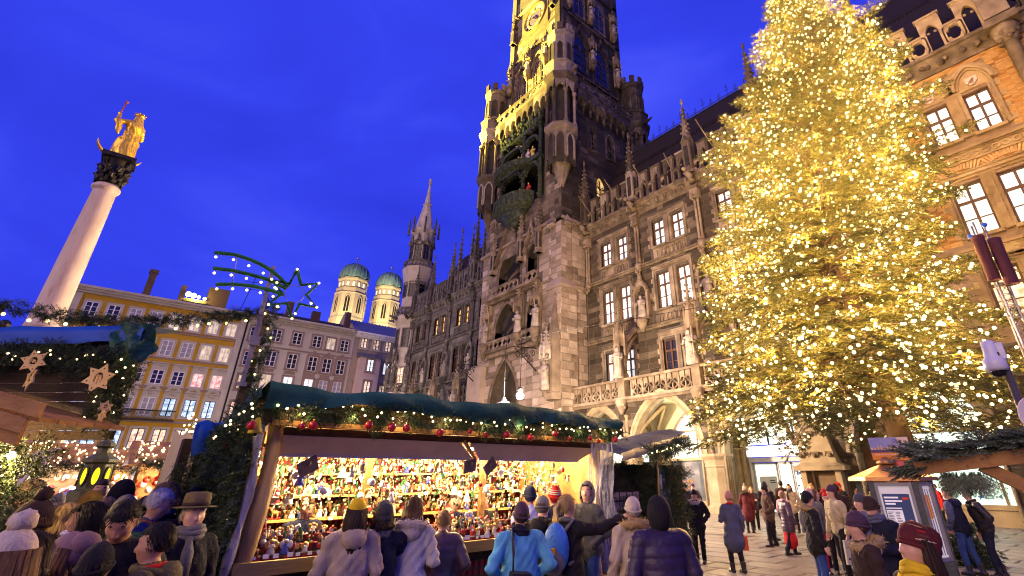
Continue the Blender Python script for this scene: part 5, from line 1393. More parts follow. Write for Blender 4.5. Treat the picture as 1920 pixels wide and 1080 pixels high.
# ================================================================== bodies: one continuous surface from blended tapered capsules
def surfnets(F,o,h):
 nx,ny,nz=F.shape
 S=F<0
 acc=np.zeros((nx-1,ny-1,nz-1,3),np.float32);cnt=np.zeros((nx-1,ny-1,nz-1),np.float32)
 cs=[(i,j,k)for i in(0,1)for j in(0,1)for k in(0,1)]
 sl=lambda c:(slice(c[0],nx-1+c[0]),slice(c[1],ny-1+c[1]),slice(c[2],nz-1+c[2]))
 for a in cs:
  for d in range(3):
   if a[d]:continue
   b=list(a);b[d]=1;b=tuple(b)
   fa,fb=F[sl(a)],F[sl(b)]
   m=(fa<0)!=(fb<0)
   t=fa[m]/(fa[m]-fb[m])
   p=np.tile(np.array(a,np.float32),(len(t),1));p[:,d]+=t
   acc[m]+=p;cnt[m]+=1
 act=cnt>0;idx=-np.ones(act.shape,np.int64);idx[act]=np.arange(act.sum())
 V=(np.argwhere(act)+acc[act]/cnt[act][:,None])*h+o
 Q=[]
 for d in range(3):
  a=[slice(None)]*3;b=[slice(None)]*3;a[d]=slice(0,-1);b[d]=slice(1,None)
  m=S[tuple(a)]!=S[tuple(b)]
  e1,e2=[(1,2),(2,0),(0,1)][d]
  I=np.argwhere(m)
  ok=(I[:,e1]>0)&(I[:,e2]>0)&(I[:,e1]<F.shape[e1]-1)&(I[:,e2]<F.shape[e2]-1)
  I=I[ok];fl=S[tuple(a)][m][ok]
  g=lambda o1,o2:idx[tuple((I-np.eye(3,dtype=int)[e1]*o1-np.eye(3,dtype=int)[e2]*o2).T)]
  q=np.stack([g(1,1),g(0,1),g(0,0),g(1,0)],1)
  q[~fl]=q[~fl][:,::-1]
  Q.append(q)
 Q=np.concatenate(Q);Q=Q[(Q>=0).all(1)]
 return V,Q
class Body:
 """list of tapered capsules / ellipsoids with a material key each"""
 def __init__(s):s.p=[]
 def cap(s,a,b,ra,rb,m,sy=1.,k=.02):s.p.append(('c',np.array(a,float),np.array(b,float),ra,rb,m,sy,k));return s
 def ell(s,c,r,m,k=.02,rot=None):s.p.append(('e',np.array(c,float),np.array(r,float),0,0,m,rot,k));return s
 def xform(s,M,idx):
  for i in idx:
   q=list(s.p[i]);f=lambda v:np.array(M@Vector(v))
   q[1]=f(q[1])
   if q[0]=='c':q[2]=f(q[2])
   else:q[6]=np.array(M.to_3x3())if q[6]is None else np.array(M.to_3x3())@q[6]
   s.p[i]=tuple(q)
 def dist(s,P,q):
  if q[0]=='c':
   a,b,ra,rb,sy=q[1],q[2],q[3],q[4],q[6]
   ab=b-a;pa=P-a
   t=np.clip((pa@ab)/(ab@ab+1e-12),0,1)
   d=pa-t[:,None]*ab
   if sy!=1:d=d*np.array([1,1/sy,1])
   return(np.sqrt((d*d).sum(1))-(ra+(rb-ra)*t))*(min(1,sy))
  c,r,rot=q[1],q[2],q[6]
  d=P-c
  if rot is not None:d=d@rot
  k0=np.sqrt(((d/r)**2).sum(1));k1=np.sqrt(((d/(r*r))**2).sum(1))+1e-9
  return k0*(k0-1)/k1
 def build(s,h,disp=None):
  lo=np.min([np.minimum(q[1],q[2])-max(q[3],q[4])*1.0 if q[0]=='c' else q[1]-max(q[2])for q in s.p],0)-3*h
  hi=np.max([np.maximum(q[1],q[2])+max(q[3],q[4])if q[0]=='c' else q[1]+max(q[2])for q in s.p],0)+3*h
  n=np.ceil((hi-lo)/h).astype(int)+1
  F=np.full(n,9.,np.float32)
  for q in s.p:
   # evaluate only near the primitive
   r=(max(q[3],q[4])if q[0]=='c' else max(q[2]))+.09
   plo=(np.minimum(q[1],q[2])if q[0]=='c' else q[1])-r;phi=(np.maximum(q[1],q[2])if q[0]=='c' else q[1])+r
   i0=np.maximum(0,np.floor((plo-lo)/h).astype(int));i1=np.minimum(n,np.ceil((phi-lo)/h).astype(int)+1)
   gx,gy,gz=np.meshgrid(*[lo[d]+h*np.arange(i0[d],i1[d])for d in range(3)],indexing='ij')
   P=np.stack([gx.ravel(),gy.ravel(),gz.ravel()],1)
   D=s.dist(P,q).reshape(gx.shape)
   sub=F[i0[0]:i1[0],i0[1]:i1[1],i0[2]:i1[2]]
   k=q[7];hh=np.maximum(k-np.abs(sub-D),0)/k
   sub[:]=np.minimum(sub,D)-hh*hh*k*.25
  F=np.where(np.abs(F)<1e-6,1e-6,F)
  V,Q=surfnets(F,lo,h)
  C=V[Q].mean(1)
  D=np.stack([s.dist(C,q)for q in s.p],1)
  best=D.argmin(1)
  keys=[s.p[i][5]for i in best]
  if disp is not None:
   vk=D  # displacement per vertex from the nearest primitive's material
   Dv=np.stack([s.dist(V,q)for q in s.p],1);bv=Dv.argmin(1)
   V=disp(V,[s.p[i][5]for i in bv])
  return V,Q,keys
SKIN={'fair':mat('skin_fair',[(.50,.27,.19),(.62,.36,.26)],sc=9,rough=.5,bump=.1),'tan':mat('skin_tan',[(.38,.20,.12),(.48,.26,.17)],sc=9,rough=.5,bump=.1)}
CM={}
def cloth(key,c,puffer=False,sheen=.85):
 n='cloth_'+key
 if n not in MATS:
  c2=tuple(min(1,q*1.25+.003)for q in c);c1=tuple(q*.72 for q in c)
  mat(n,[c1,c2],sc=5,rough=.45 if puffer else sheen,bump=.5 if puffer else .35,bsc=9 if puffer else 70,spec=.35 if puffer else .15)
 return MATS[n]
PALETTE=dict(black=(.016,.014,.017),navy=(.018,.02,.055),dknavy=(.012,.013,.03),cream=(.52,.44,.36),white=(.50,.46,.42),beige=(.40,.32,.24),mauve=(.20,.12,.13),plum=(.07,.035,.06),
               brown=(.10,.055,.035),dkbrown=(.045,.026,.02),olive=(.10,.085,.035),grey=(.15,.14,.135),dkgrey=(.06,.058,.065),blue=(.10,.34,.55),royal=(.02,.10,.42),jeans=(.03,.06,.20),red=(.50,.02,.02),maroon=(.10,.018,.022),
               yellow=(.68,.46,.02),mustard=(.50,.30,.03),lav=(.36,.36,.66),salmon=(.52,.27,.20),orange=(.75,.13,.03),fleece=(.46,.37,.21),purple=(.030,.018,.05),fur=(.36,.25,.11),furw=(.50,.42,.33),furb=(.07,.04,.025),
               pink=(.62,.28,.34),green=(.05,.12,.05),gold=(.6,.4,.1),teal=(.02,.12,.13),slate=(.10,.11,.17),copperc=(.40,.14,.05),hatgreen=(.13,.10,.045),greyblue=(.09,.095,.14))
HAIRC=dict(black=(.010,.008,.007),dkbrown=(.03,.017,.010),brown=(.10,.05,.022),blond=(.42,.28,.11),dkblond=(.26,.16,.07),grey=(.36,.33,.30),white=(.66,.63,.60),red=(.16,.05,.02))
def clothm(k):return cloth(k,PALETTE[k.replace('_p','')],k.endswith('_p'))
def hairm(k):
 c=HAIRC[k];return mat('hair_'+k,[tuple(q*.55 for q in c),tuple(min(1,q*1.4)for q in c)],sc=40,rough=.6,bump=.5,bsc=60,stretch=(1,1,.12),spec=.2)
BOOT=mat('boot_leather',[(.018,.013,.011),(.04,.028,.022)],sc=8,rough=.45)
LIP=mat('lip',(.42,.13,.11),rough=.4,bump=0);EYEW=mat('eye',(.55,.52,.5),rough=.2,bump=0);EYED=mat('eye_iris',(.03,.02,.015),rough=.1,bump=0)
HANDC={}
def hand_mesh(mk,pose='relaxed'):
 """palm and five separate fingers; wrist at the origin, fingers towards -Z, palm facing +Y, thumb on +X"""
 k=(mk.name,pose)
 if k in HANDC:return HANDC[k]
 B=Body()
 B.cap((0,0,.01),(0,0,-.03),.026,.03,'h',.75,.012);B.cap((-.022,0,-.035),(-.026,0,-.085),.017,.014,'h',1,.01);B.cap((.02,0,-.03),(.024,0,-.085),.019,.015,'h',1,.01);B.cap((0,0,-.03),(0,0,-.085),.02,.016,'h',.8,.01)
 curl={'relaxed':.35,'grip':1.15,'point':1.25}[pose]
 for i,(x,l)in enumerate(((.027,.068),(.009,.078),(-.009,.072),(-.026,.056))):
  c=curl*(1+.1*i)
  if pose=='point' and i==0:c=.05
  p=np.array([x,0,-.088]);a=0
  for seg,f in((0,.45),(1,.32),(2,.26)):
   a+=c*(.55 if seg==0 else .8)
   q=p+np.array([0,math.sin(a)*l*f,-math.cos(a)*l*f])
   B.cap(p,q,.0088-.0006*seg,.0082-.0006*seg,'h',1,.004);p=q
 t=.5 if pose=='relaxed' else 1.0
 B.cap((.028,.004,-.02),(.052,.016+.01*t,-.052),.013,.011,'h',1,.008);B.cap((.052,.016+.01*t,-.052),(.054-.012*t,.026+.016*t,-.084),.0105,.0085,'h',1,.005)
 V,Q,kk=B.build(.0052)
 HANDC[k]=npmesh('hand',V,Q,[mk]);return HANDC[k]
def fuzz(mb_or_V,amp,seed=0):
 q=np.random.default_rng(seed);return mb_or_V+q.normal(0,amp,mb_or_V.shape)
def fur_ring(c,R,r,M,mk,parent,name='fur_collar',arc=2*PI,a0=0,n=26,m=9,amp=.014,tilt=0.):
 """fluffy ring: core torus with many small tufts"""
 V=[];F=[]
 q=np.random.default_rng(int(abs(c[2])*1000)+len(name))
 for i in range(n):
  t=a0+arc*i/(n-1 if arc<6.2 else n)
  for j in range(m):
   u=2*PI*j/m;rr=r*(1+q.normal(0,.12))
   V.append((c[0]+(R+rr*math.cos(u))*math.cos(t),c[1]+(R*.86+rr*math.cos(u))*math.sin(t),c[2]+rr*math.sin(u)+tilt*math.sin(t)*R))
 for i in range(n if arc>6.2 else n-1):
  for j in range(m):
   F.append((i*m+j,((i+1)%n)*m+j,((i+1)%n)*m+(j+1)%m,i*m+(j+1)%m))
 nb=len(V);V=np.array(V)
 T=[];TF=[]
 for i in range(nb):
  for _ in range(2):
   ctr=np.array([c[0]+R*math.cos(a0+arc*(i//m)/n),c[1]+R*.86*math.sin(a0+arc*(i//m)/n),c[2]])
   d=V[i]-ctr;d/=np.linalg.norm(d)+1e-6;d=d+q.normal(0,.5,3)
   s_=np.cross(d,q.normal(0,1,3));s_=s_/(np.linalg.norm(s_)+1e-6)*.006
   b=len(T);T+=[V[i]+s_,V[i]-s_,V[i]+d*(amp*2)];TF.append((nb+b,nb+b+1,nb+b+2))
 mb=MB();mb.add(np.concatenate([V,np.array(T)]),F+TF,0,True)
 if M is not None:mb.v=[np.array([M@Vector(p)for p in mb.v[0]])]
 return part(name,mb,mk,parent)
PN=[0]
def person(label,pos,face,H=1.7,coat='black',hem=.86,trousers='black',skin='fair',hair='brown',hairstyle='short',hat=None,hatc='black',scarf=None,hood=None,hoodc=None,fur=None,arms=('down','down'),gloves=None,
           yaw=0,pitch=0,lean=0,stride=0,skirt=None,shoes=None,vox=.02,glasses=False,puffer=False,wide=1.,eyes=True,elbow=None,wrist=None,groupname=None,headtop=None,collar=None,sleevec=None):
 """H: standing height without hat; face: world direction of the chest; yaw/pitch in degrees turn the head"""
 PN[0]+=1;R=random.Random(PN[0]*13)
 rz=math.atan2(face[1],face[0])-PI/2
 o=thing('person',label,'person',(pos[0],pos[1],0),rz,groupname)
 s=H/1.75
 ck=coat+('_p' if puffer else '')
 B=Body();W=wide;inf=.03 if puffer else .018
 # legs
 st=stride
 tr=trousers
 for sx,sg in((-1,1),(1,-1)):
  f=st*sg
  kn=(sx*.10,.03+f*.22,.50);an=(sx*.10,-.02+f*.36-(0.10*st if f<0 else 0),.09+(.05*st if f<0 else 0));hp=(sx*.095,0,.92)
  B.cap(hp,kn,.098,.070,tr);B.cap(kn,an,.070,.054,tr)
  B.cap((an[0],an[1]-.04,an[2]-.035),(an[0],an[1]+.16,an[2]-.045),.048,.040,'boot',1,.015);B.cap((an[0],an[1],an[2]+.12),(an[0],an[1],an[2]-.02),.060,.052,'boot',1,.01)
 nl=len(B.p)
 # torso and coat
 B.ell((0,0,.97),(.17*W,.125,.16),ck,.04)
 B.ell((0,.0,1.25),((.185+inf)*W,.128+inf,.25),ck,.05)
 B.cap((-.15*W,-.005,1.41),(.15*W,-.005,1.41),.078+inf*.5,.078+inf*.5,ck,1,.05)
 B.cap((0,-.01,1.42),(0,.0,1.47),.085,.075,ck,1,.03)
 if hem<.9:
  fl=(.9-hem)*.12
  B.cap((0,0,1.12),(0,0,hem+.17),(.165+inf)*W,(.185+inf)*W+fl,ck,.74,.03)
 if hem<.55:B.cap((0,0,.9),(0,0,hem+.17),.18+inf,.20+inf+fl*.7,ck,.80,.03)
 if skirt:B.cap((0,0,.6),(0,.01,.42),.20,.235,skirt,.8,.01)
 ni=len(B.p)
 # arms
 hands=[]
 sc_=sleevec+('_p' if puffer else '')if sleevec else ck
 for sx,pose,side in((-1,arms[0],0),(1,arms[1],1)):
  sh=np.array([sx*.195*W,-.005,1.40])
  P={'down':((sx*.27*W,-.03,1.13),(sx*.285*W,.05,.90)),'pocket':((sx*.31*W,-.07,1.15),(sx*.20*W,.10,1.0)),'fold':((sx*.28*W,.04,1.16),(-sx*.02,.22,1.20)),
             'hold':((sx*.27*W,.02,1.14),(sx*.14,.26,1.18)),'reach':((sx*.26,.16,1.25),(sx*.22,.42,1.30)),'face':((sx*.26,.10,1.18),(sx*.11,.20,1.44)),'point':((sx*.36,.20,1.40),(sx*.52,.42,1.50)),'side':((sx*.33,-.02,1.16),(sx*.40,.16,1.05)),'low':((sx*.25*W,.02,1.14),(sx*.16,.18,.95))}[pose]
  el,wr=np.array(P[0]),np.array(P[1])
  B.cap(sh,el,.068+inf*.6,.056+inf*.6,sc_,1,.035);B.cap(el,wr,.056+inf*.6,.044+inf*.5,sc_,1,.02)
  d=(wr-el)/np.linalg.norm(wr-el)
  gm=clothm(gloves)if gloves else SKIN[skin]
  B.cap(wr,wr+d*.03,.028,.025,gloves or 'skin',1,.006)
  hands.append((wr+d*.03,d,sx,pose,gm))
 # head
 hs=len(B.p)
 n0=(0,.005,1.43)
 B.cap((0,.0,1.44),(0,.012,1.55),.056,.052,'skin',1,.02)
 B.ell((0,-.008,1.665),(.076,.095,.098),'skin',.02)
 B.cap((0,.022,1.60),(0,.040,1.565),.058,.040,'skin',1,.03);B.ell((0,.03,1.62),(.066,.07,.085),'skin',.03)
 B.cap((0,.088,1.655),(0,.108,1.618),.011,.016,'skin',1,.014);B.ell((0,.072,1.572),(.024,.017,.016),'skin',.02)
 B.cap((-.04,.074,1.682),(.04,.074,1.682),.012,.012,'skin',1,.018)
 B.cap((-.018,.083,1.597),(.018,.083,1.597),.009,.009,'skin',1,.012)
 for sx in(-1,1):B.ell((sx*.078,-.008,1.635),(.014,.022,.034),'skin',.01);B.ell((sx*.04,.055,1.62),(.024,.024,.02),'skin',.02)
 MH=Matrix.Translation(Vector((0,-.005,1.52)))@Matrix.Rotation(math.radians(yaw),4,'Z')@Matrix.Rotation(math.radians(pitch),4,'X')@Matrix.Translation(Vector((0,.005,-1.52)))
 ML=Matrix.Translation(Vector((0,0,.95)))@Matrix.Rotation(math.radians(-lean),4,'X')@Matrix.Translation(Vector((0,0,-.95)))
 B.xform(MH,range(hs,len(B.p)))
 if lean:B.xform(ML,[i for i in range(nl+1,len(B.p))if not(ni>i>=nl+4)])
 MT=Matrix.Scale(s,4)@(ML if lean else Matrix.Identity(4))@MH
 MB_=Matrix.Scale(s,4)@(ML if lean else Matrix.Identity(4))
 ph=R.uniform(0,6)
 def disp(V,keys):
  m=np.array([k==ck or k==sc_ for k in keys]);mt=np.array([k==tr for k in keys])
  C=V.copy();ax=np.array([0,0,1.28]);d=V-ax;d[:,2]=0;d/=(np.linalg.norm(d,axis=1)[:,None]+.05)
  x,y,z=V.T
  if puffer:a=.011*np.abs(np.sin(z*2*PI/.19+ph))**.6-.006
  else:a=.011*np.sin(z*40+9*np.sin(x*9+ph)+8*y)*(np.abs(x)>.17)+.012*np.abs(np.sin(5*np.arctan2(y,x)+ph+2.5*z+np.sin(z*7)))*np.clip((1.25-z)*2,0,1)+.007*np.sin(x*22+z*17*np.sign(x)+ph)*(z>.9)+.004*np.sin(x*60-z*47+ph)
  C[m]+=(d*a[:,None])[m]
  C[mt]+=(d*(.004*np.sin(z*45+5*np.sin(x*20)))[:,None])[mt]
  return C
 V,Q,keys=B.build(vox/s,disp)
 V=V*s
 ks=sorted(set(keys));mats=[SKIN[skin]if k=='skin' else(shoes and clothm(shoes)or BOOT)if k=='boot' else clothm(k)for k in ks]
 ki={k:i for i,k in enumerate(ks)}
 body=link('body',npmesh('body',V,Q,mats,[ki[k]for k in keys]),o)
 # hands
 for(p,d,sx,pose,gm)in hands:
  if pose=='pocket':continue
  hp={'hold':'grip','reach':'relaxed','point':'point','face':'grip','fold':'relaxed','low':'grip'}.get(pose,'relaxed')
  z=-Vector(d);y=Vector((-sx,0.2,0));y=(y-y.dot(z)*z).normalized();x=y.cross(z)
  if pose=='point':y=Vector((0,.3,-1));y=(y-y.dot(z)*z).normalized();x=y.cross(z)
  Mh=Matrix(((x.x,y.x,z.x,p[0]),(x.y,y.y,z.y,p[1]),(x.z,y.z,z.z,p[2]),(0,0,0,1)))
  h=link('hand',hand_mesh(gm,hp),o);h.matrix_local=MB_@Mh@(Matrix.Scale(-1,4,(1,0,0))if(sx<0)==(pose!='point')and False else Matrix.Identity(4))
 def hp_(name,mb,mk):
  mb.v=[np.array([MT@Vector(p)for p in v])for v in mb.v];return part(name,mb,mk,o)
 if eyes:
  for sx in(-1,1):
   mb=MB();mb.sphere((sx*.031,.073,1.655),(.0145,.012,.010),10,6,0);mb.sphere((sx*.031,.0815,1.655),(.0062,.005,.0062),8,5,1)
   mb.tube([(sx*.016,.085,1.679),(sx*.032,.088,1.686),(sx*.048,.079,1.68)],[.004,.005,.003],5,2)
   hp_('eye',mb,[EYEW,EYED,hairm(hair if hair in('black','brown','dkbrown')else 'dkbrown')])
  mb=MB();mb.tube([(-.024,.087,1.593),(-.009,.0935,1.597),(0,.094,1.595),(.009,.0935,1.597),(.024,.087,1.593)],[.003,.0055,.005,.0055,.003],6);mb.tube([(-.02,.087,1.588),(0,.0935,1.585),(.02,.087,1.588)],[.003,.0065,.003],6);hp_('mouth',mb,LIP)
 # hair
 def cap_shell(kx,ky,kz,cz,front,zlow,amp=0.,seed=0,nu=28,nv=16,mk=None,name='hair',back=0.):
  mb=MB();V=[];q=random.Random(seed)
  for j in range(nv+1):
   t=PI*.80*j/nv
   for i in range(nu):
    a=2*PI*i/nu
    x,y,z=math.sin(t)*math.cos(a),math.sin(t)*math.sin(a),math.cos(t)
    f=1+amp*(math.sin(7*a+3*t+seed)+q.uniform(-1,1))*.5
    X,Y,Z=x*kx*f,-.010+y*ky*f-back*(1-z)*.5,cz+z*kz*f
    lim=front if Y>.02 else zlow
    if Y>-.02:lim=zlow+(front-zlow)*min(1,max(0,(Y+.02)/.05))
    if Z<lim:
     X*=.80;Y=-.01+(Y+.01)*.80;Z=max(Z,zlow-.02)
    V.append((X,Y,Z))
  F=[(j*nu+i,(j+1)*nu+i,(j+1)*nu+(i+1)%nu,j*nu+(i+1)%nu)for j in range(nv)for i in range(nu)]
  F.append(list(range(nu)));F.append([nv*nu+i for i in range(nu)][::-1])
  mb.add(V,F,0,True);return hp_(name,mb,mk)
 def strands(n,L,mk,zmin):
  V=[];F=[];q=np.random.default_rng(PN[0])
  for _ in range(n):
   while True:
    v=q.normal(0,1,3);v/=np.linalg.norm(v)
    if v[2]>-.35 and not(v[1]>.35 and v[2]<.45)and not(hat and v[2]>.1):break
   p=np.array([v[0]*.091,-.010+v[1]*.111,1.668+v[2]*.116]);b=len(V);w_=q.uniform(.0022,.0045);ns=6;l=L*q.uniform(.6,1.1)
   for k in range(ns+1):
    sd=np.cross(v,(0,0,1.));sd=sd/(np.linalg.norm(sd)+1e-6)*w_*(1-k/ns*.8)
    V+=[p+sd,p-sd]
    g=np.array([q.normal(0,.25),-.35+q.normal(0,.2),-1.])if v[1]<.5 or hairstyle!='short' else np.array([.5*np.sign(v[0])+q.normal(0,.3),.25,-.5])
    nr=np.array([p[0]/.091**2,(p[1]+.01)/.111**2,max(0,p[2]-1.62)/.116**2]);nl_=np.linalg.norm(nr)
    if nl_>1e-6:nr/=nl_;g=g-nr*(g@nr)*.97
    p=p+g/(np.linalg.norm(g)+1e-6)*l/ns
   F+=[(b+2*k,b+2*k+1,b+2*k+3,b+2*k+2)for k in range(ns)]
  mb=MB();mb.add(V,F,0,True);hp_('hair_strands',mb,mk)['kind']='stuff'
 if hairstyle!='none':
  hm=hairm(hair)
  if vox<=.014 and hat!='hood':strands(420 if not hat else 160,{'short':.055,'bob':.13,'long':.26,'pony':.10,'bun':.09}[hairstyle],hm,1.5)
  if not hat or hat in('brim',):cap_shell(.088,.108,.112,1.668,1.705,1.60 if hairstyle=='short' else 1.56,.05,PN[0],mk=hm)
  else:cap_shell(.084,.100,.104,1.665,1.72,1.57,.04,PN[0],mk=hm)
  if hairstyle in('long','bob'):
   L=1.28 if hairstyle=='long' else 1.50
   mb=MB()
   for k in range(15):
    a=PI+PI*(k-1)/13;x,y=.083*math.cos(a),-.02+.088*math.sin(a)
    mb.tube([(x,y,1.70),(x*1.12,y*1.1-.01,1.58),(x*1.2+R.uniform(-.02,.02),y*1.15-.03,(1.58+L)/2),(x*.95+R.uniform(-.025,.025),y-.06,L+R.uniform(0,.06))],[.022,.027,.026,.008],6)
   hp_('hair',mb,hm)
  if hairstyle=='pony':
   mb=MB();mb.sphere((0,-.115,1.69),.032,8,6)
   for k in range(9):mb.tube([(R.uniform(-.012,.012),-.12,1.69),(R.uniform(-.03,.03),-.18,1.62),(R.uniform(-.05,.05),-.185,1.50),(R.uniform(-.05,.05),-.17,1.36+R.uniform(-.04,.05))],[.018,.024,.02,.005],6)
   hp_('ponytail',mb,hm)
  if hairstyle=='bun':mb=MB();mb.sphere((0,-.11,1.71),(.05,.045,.05),10,8);hp_('hair_bun',mb,hm)
 # hats
 hc=clothm(hatc)
 if hat in('beanie','pom','bobble','santa','slouch','beret','stripe'):
  zl={'beret':1.69}.get(hat,1.675)
  kz={'beanie':.128,'pom':.128,'bobble':.128,'santa':.13,'slouch':.14,'beret':.125,'stripe':.14}[hat]
  cap_shell(.093 if hat!='slouch' else .102,.113 if hat not in('slouch','beret')else .135,kz,1.668,zl+.012,zl-.085,.02,PN[0],mk=hc,name='hat',back=.05 if hat in('slouch','beret')else 0.)
  mb=MB();mb.tube([(.0925*math.cos(t),-.010+.112*math.sin(t),zl+.005-.032*(1-math.sin(t))*.9)for t in np.linspace(0,2*PI,22,endpoint=False)],.0145,7,closed=True)
  hp_('hat_brim',mb,clothm('furw')if hat=='santa' else hc)
  if hat in('pom','bobble'):
   mb=MB();V=[]
   mb.sphere((0,-.02,1.82),.05,12,9);mb.v[0]=fuzz(mb.v[0],.006,PN[0]);hp_('pompom',mb,hc)
  if hat=='slouch':mb=MB();mb.sphere((0,-.115,1.70),(.085,.075,.085),12,9);hp_('hat_crown',mb,hc)
  if hat=='beret':mb=MB();mb.sphere((0,-.085,1.725),(.088,.10,.085),12,9);mb.v[0]=fuzz(mb.v[0],.002,3);hp_('hat_crown',mb,hc)
  if hat in('stripe','slouch'):
   for k in range(4):
    z=1.71+.026*k;f=math.sqrt(max(.05,1-((z-1.668)/.15)**2))
    mb=MB();mb.tube([(.1*f*math.cos(t),-.012+.120*f*math.sin(t)-(.02 if hat=='slouch' else 0),z-.03*(1-math.sin(t))*.6)for t in np.linspace(0,2*PI,20,endpoint=False)],.0085,6,closed=True)
    hp_('hat_stripe',mb,clothm('white' if hat=='stripe' else('furw','brown','red','fur')[k]))
  if hat=='santa':mb=MB();mb.tube([(0,-.02,1.78),(.03,-.08,1.84),(.09,-.12,1.78)],[.06,.04,.015],8);mb.sphere((.1,-.125,1.755),.03,8,6);hp_('hat_tip',mb,hc)
 if hat=='brim':
  mb=MB();mb.lathe(0,-.008,[(.098,1.70),(.102,1.76),(.095,1.815),(.06,1.825),(.02,1.815)],20,sy=1.16);mb.lathe(0,-.008,[(.098,1.705),(.16,1.70),(.163,1.707),(.1,1.715)],20,sy=1.16);mb.lathe(0,-.008,[(.103,1.715),(.104,1.74),(.100,1.742)],20,1,sy=1.16);hp_('hat',mb,[hc,clothm('dkbrown')])
 if hat=='cap':
  cap_shell(.092,.112,.118,1.668,1.70,1.62,0,PN[0],mk=hc,name='hat');mb=MB();mb.sphere((0,.125,1.70),(.07,.07,.012),10,5);hp_('hat_peak',mb,hc)
 if hat=='hood' or hood=='up':
  hk=clothm(hoodc or coat)
  mb=MB();V=[];nu,nv=22,14
  for j in range(nv+1):
   t=PI*.08+PI*.86*j/nv
   for i in range(nu):
    a=2*PI*i/nu;x,y,z=math.sin(t)*math.cos(a),math.sin(t)*math.sin(a),math.cos(t)
    Y=-.015+y*.135;X=x*.118;Z=1.63+z*.175
    if Y>.055:Y=.055+(Y-.055)*.1;k_=.86;X*=k_
    V.append((X+.003*math.sin(9*a),Y+.004*math.sin(12*z+a),Z))
  F=[(j*nu+i,(j+1)*nu+i,(j+1)*nu+(i+1)%nu,j*nu+(i+1)%nu)for j in range(nv)for i in range(nu)if not(V[j*nu+i][1]>.05 and V[(j+1)*nu+(i+1)%nu][1]>.05 and abs(V[j*nu+i][0])<.085 and 1.52<V[j*nu+i][2]<1.755)]
  F.append(list(range(nu)))
  mb.add(V,F,0,True);hp_('hood',mb,hk)
 mbB=lambda mb:[np.array([MB_@Vector(p)for p in v])for v in mb.v]
 if hood=='down':
  mb=MB();mb.sphere((0,-.115,1.43),(.125,.085,.10),14,9);mb.tube([(.12*math.cos(t),-.02+.11*math.sin(t),1.475+.02*math.sin(t))for t in np.linspace(0,2*PI,18,endpoint=False)],.034,8,closed=True);mb.v[0]=fuzz(mb.v[0],.004,PN[0]);mb.v=mbB(mb);part('hood',mb,clothm(hoodc or ck),o)
 if fur:
  fur_ring((0,-.035,1.475),.135,.052,MB_,clothm(fur),o,tilt=-.25)
 if scarf:
  mb=MB()
  for k,(rr,z)in enumerate(((.088,1.47),(.094,1.505),(.084,1.535))):mb.tube([((rr+.006*math.sin(5*t+k))*math.cos(t),.0+(rr+.01)*math.sin(t),z+.010*math.sin(3*t+k)+.012*math.sin(t))for t in np.linspace(0,2*PI,22,endpoint=False)],.027,8,closed=True)
  mb.tube([(.05,.10,1.48),(.065,.155,1.38),(.06,.165,1.2)],[.03,.045,.04],7);mb.v=mbB(mb);part('scarf',mb,clothm(scarf),o)
 if collar:
  mb=MB();mb.tube([(.085*math.cos(t),.0+.088*math.sin(t),1.49+.012*math.sin(t+3.1))for t in np.linspace(0,2*PI,18,endpoint=False)],.026,7,closed=True);mb.v=mbB(mb);part('collar',mb,clothm(collar),o)
 if glasses:
  mb=MB()
  for sx in(-1,1):mb.tube([(sx*.033+.022*math.cos(t),.096,1.653+.018*math.sin(t))for t in np.linspace(0,2*PI,14,endpoint=False)],.0026,5,closed=True);mb.tube([(sx*.055,.094,1.656),(sx*.08,.0,1.652)],.0026,5)
  mb.tube([(-.011,.098,1.657),(.011,.098,1.657)],.0025,5);hp_('glasses',mb,IRON)
 if not puffer and hem<1.0:# front placket and buttons, pockets
  mb=MB()
  for k in range(4):mb.sphere((.02,.158+.0*k,1.34-.12*k),.011,7,5)
  mb.v=mbB(mb);part('button',mb,BOOT,o)
 o['h']=H
 return o,MB_,hands
def world_of(o,M,p):
 """a point of a figure in world metres"""
 rz=o.rotation_euler[2];v=M@Vector(p)
 return Vector((o.location.x+v.x*math.cos(rz)-v.y*math.sin(rz),o.location.y+v.x*math.sin(rz)+v.y*math.cos(rz),v.z))
LEFT=(-.67,-.74);RIGHT=(.67,.74);AWAY=(-.74,.67);TOWARD=(.74,-.67)
P_=person
# ---- crowd at the left
P_('person in cream quilted coat and whitish knitted hat at the left edge',(-3.7,-.15),(-.85,-.5),1.72,'cream',puffer=True,hat='bobble',hatc='furw',hair='brown',hairstyle='long',fur='furb',vox=.011,arms=('pocket','pocket'))
P_('person in black pompom hat and cream scarf facing left, behind the cream coat',(-5.6,-.18),(-.5,-.86),1.80,'cream',puffer=True,hat='pom',hatc='dkbrown',scarf='white',fur='furb',skin='tan',vox=.012)
P_('person in mauve beret and purple scarf with glasses looking left',(-5.0,.05),(-.55,-.83),1.62,'mauve',puffer=True,hat='beret',hatc='mauve',hair='brown',hairstyle='bob',scarf='plum',glasses=True,pitch=12,skin='tan',vox=.010,arms=('pocket','pocket'))
P_('person with short black hair and black jacket bowing the head towards the camera',(-5.3,.36),(.95,-.28),1.84,'black',hair='black',pitch=-34,skin='tan',vox=.011,arms=('hold','hold'),lean=6)
P_('person with long black hair in black quilted jacket looking left',(-6.0,.13),(-.3,-.95),1.78,'black',puffer=True,hair='black',hairstyle='long',skin='tan',vox=.012,scarf='lav',arms=('pocket','pocket'))
P_('young person with short black hair and olive hooded coat with red collar facing left',(-4.8,.53),(-.4,-.92),1.67,'olive',hair='black',hood='down',hoodc='olive',collar='red',skin='tan',vox=.010,pitch=-8)
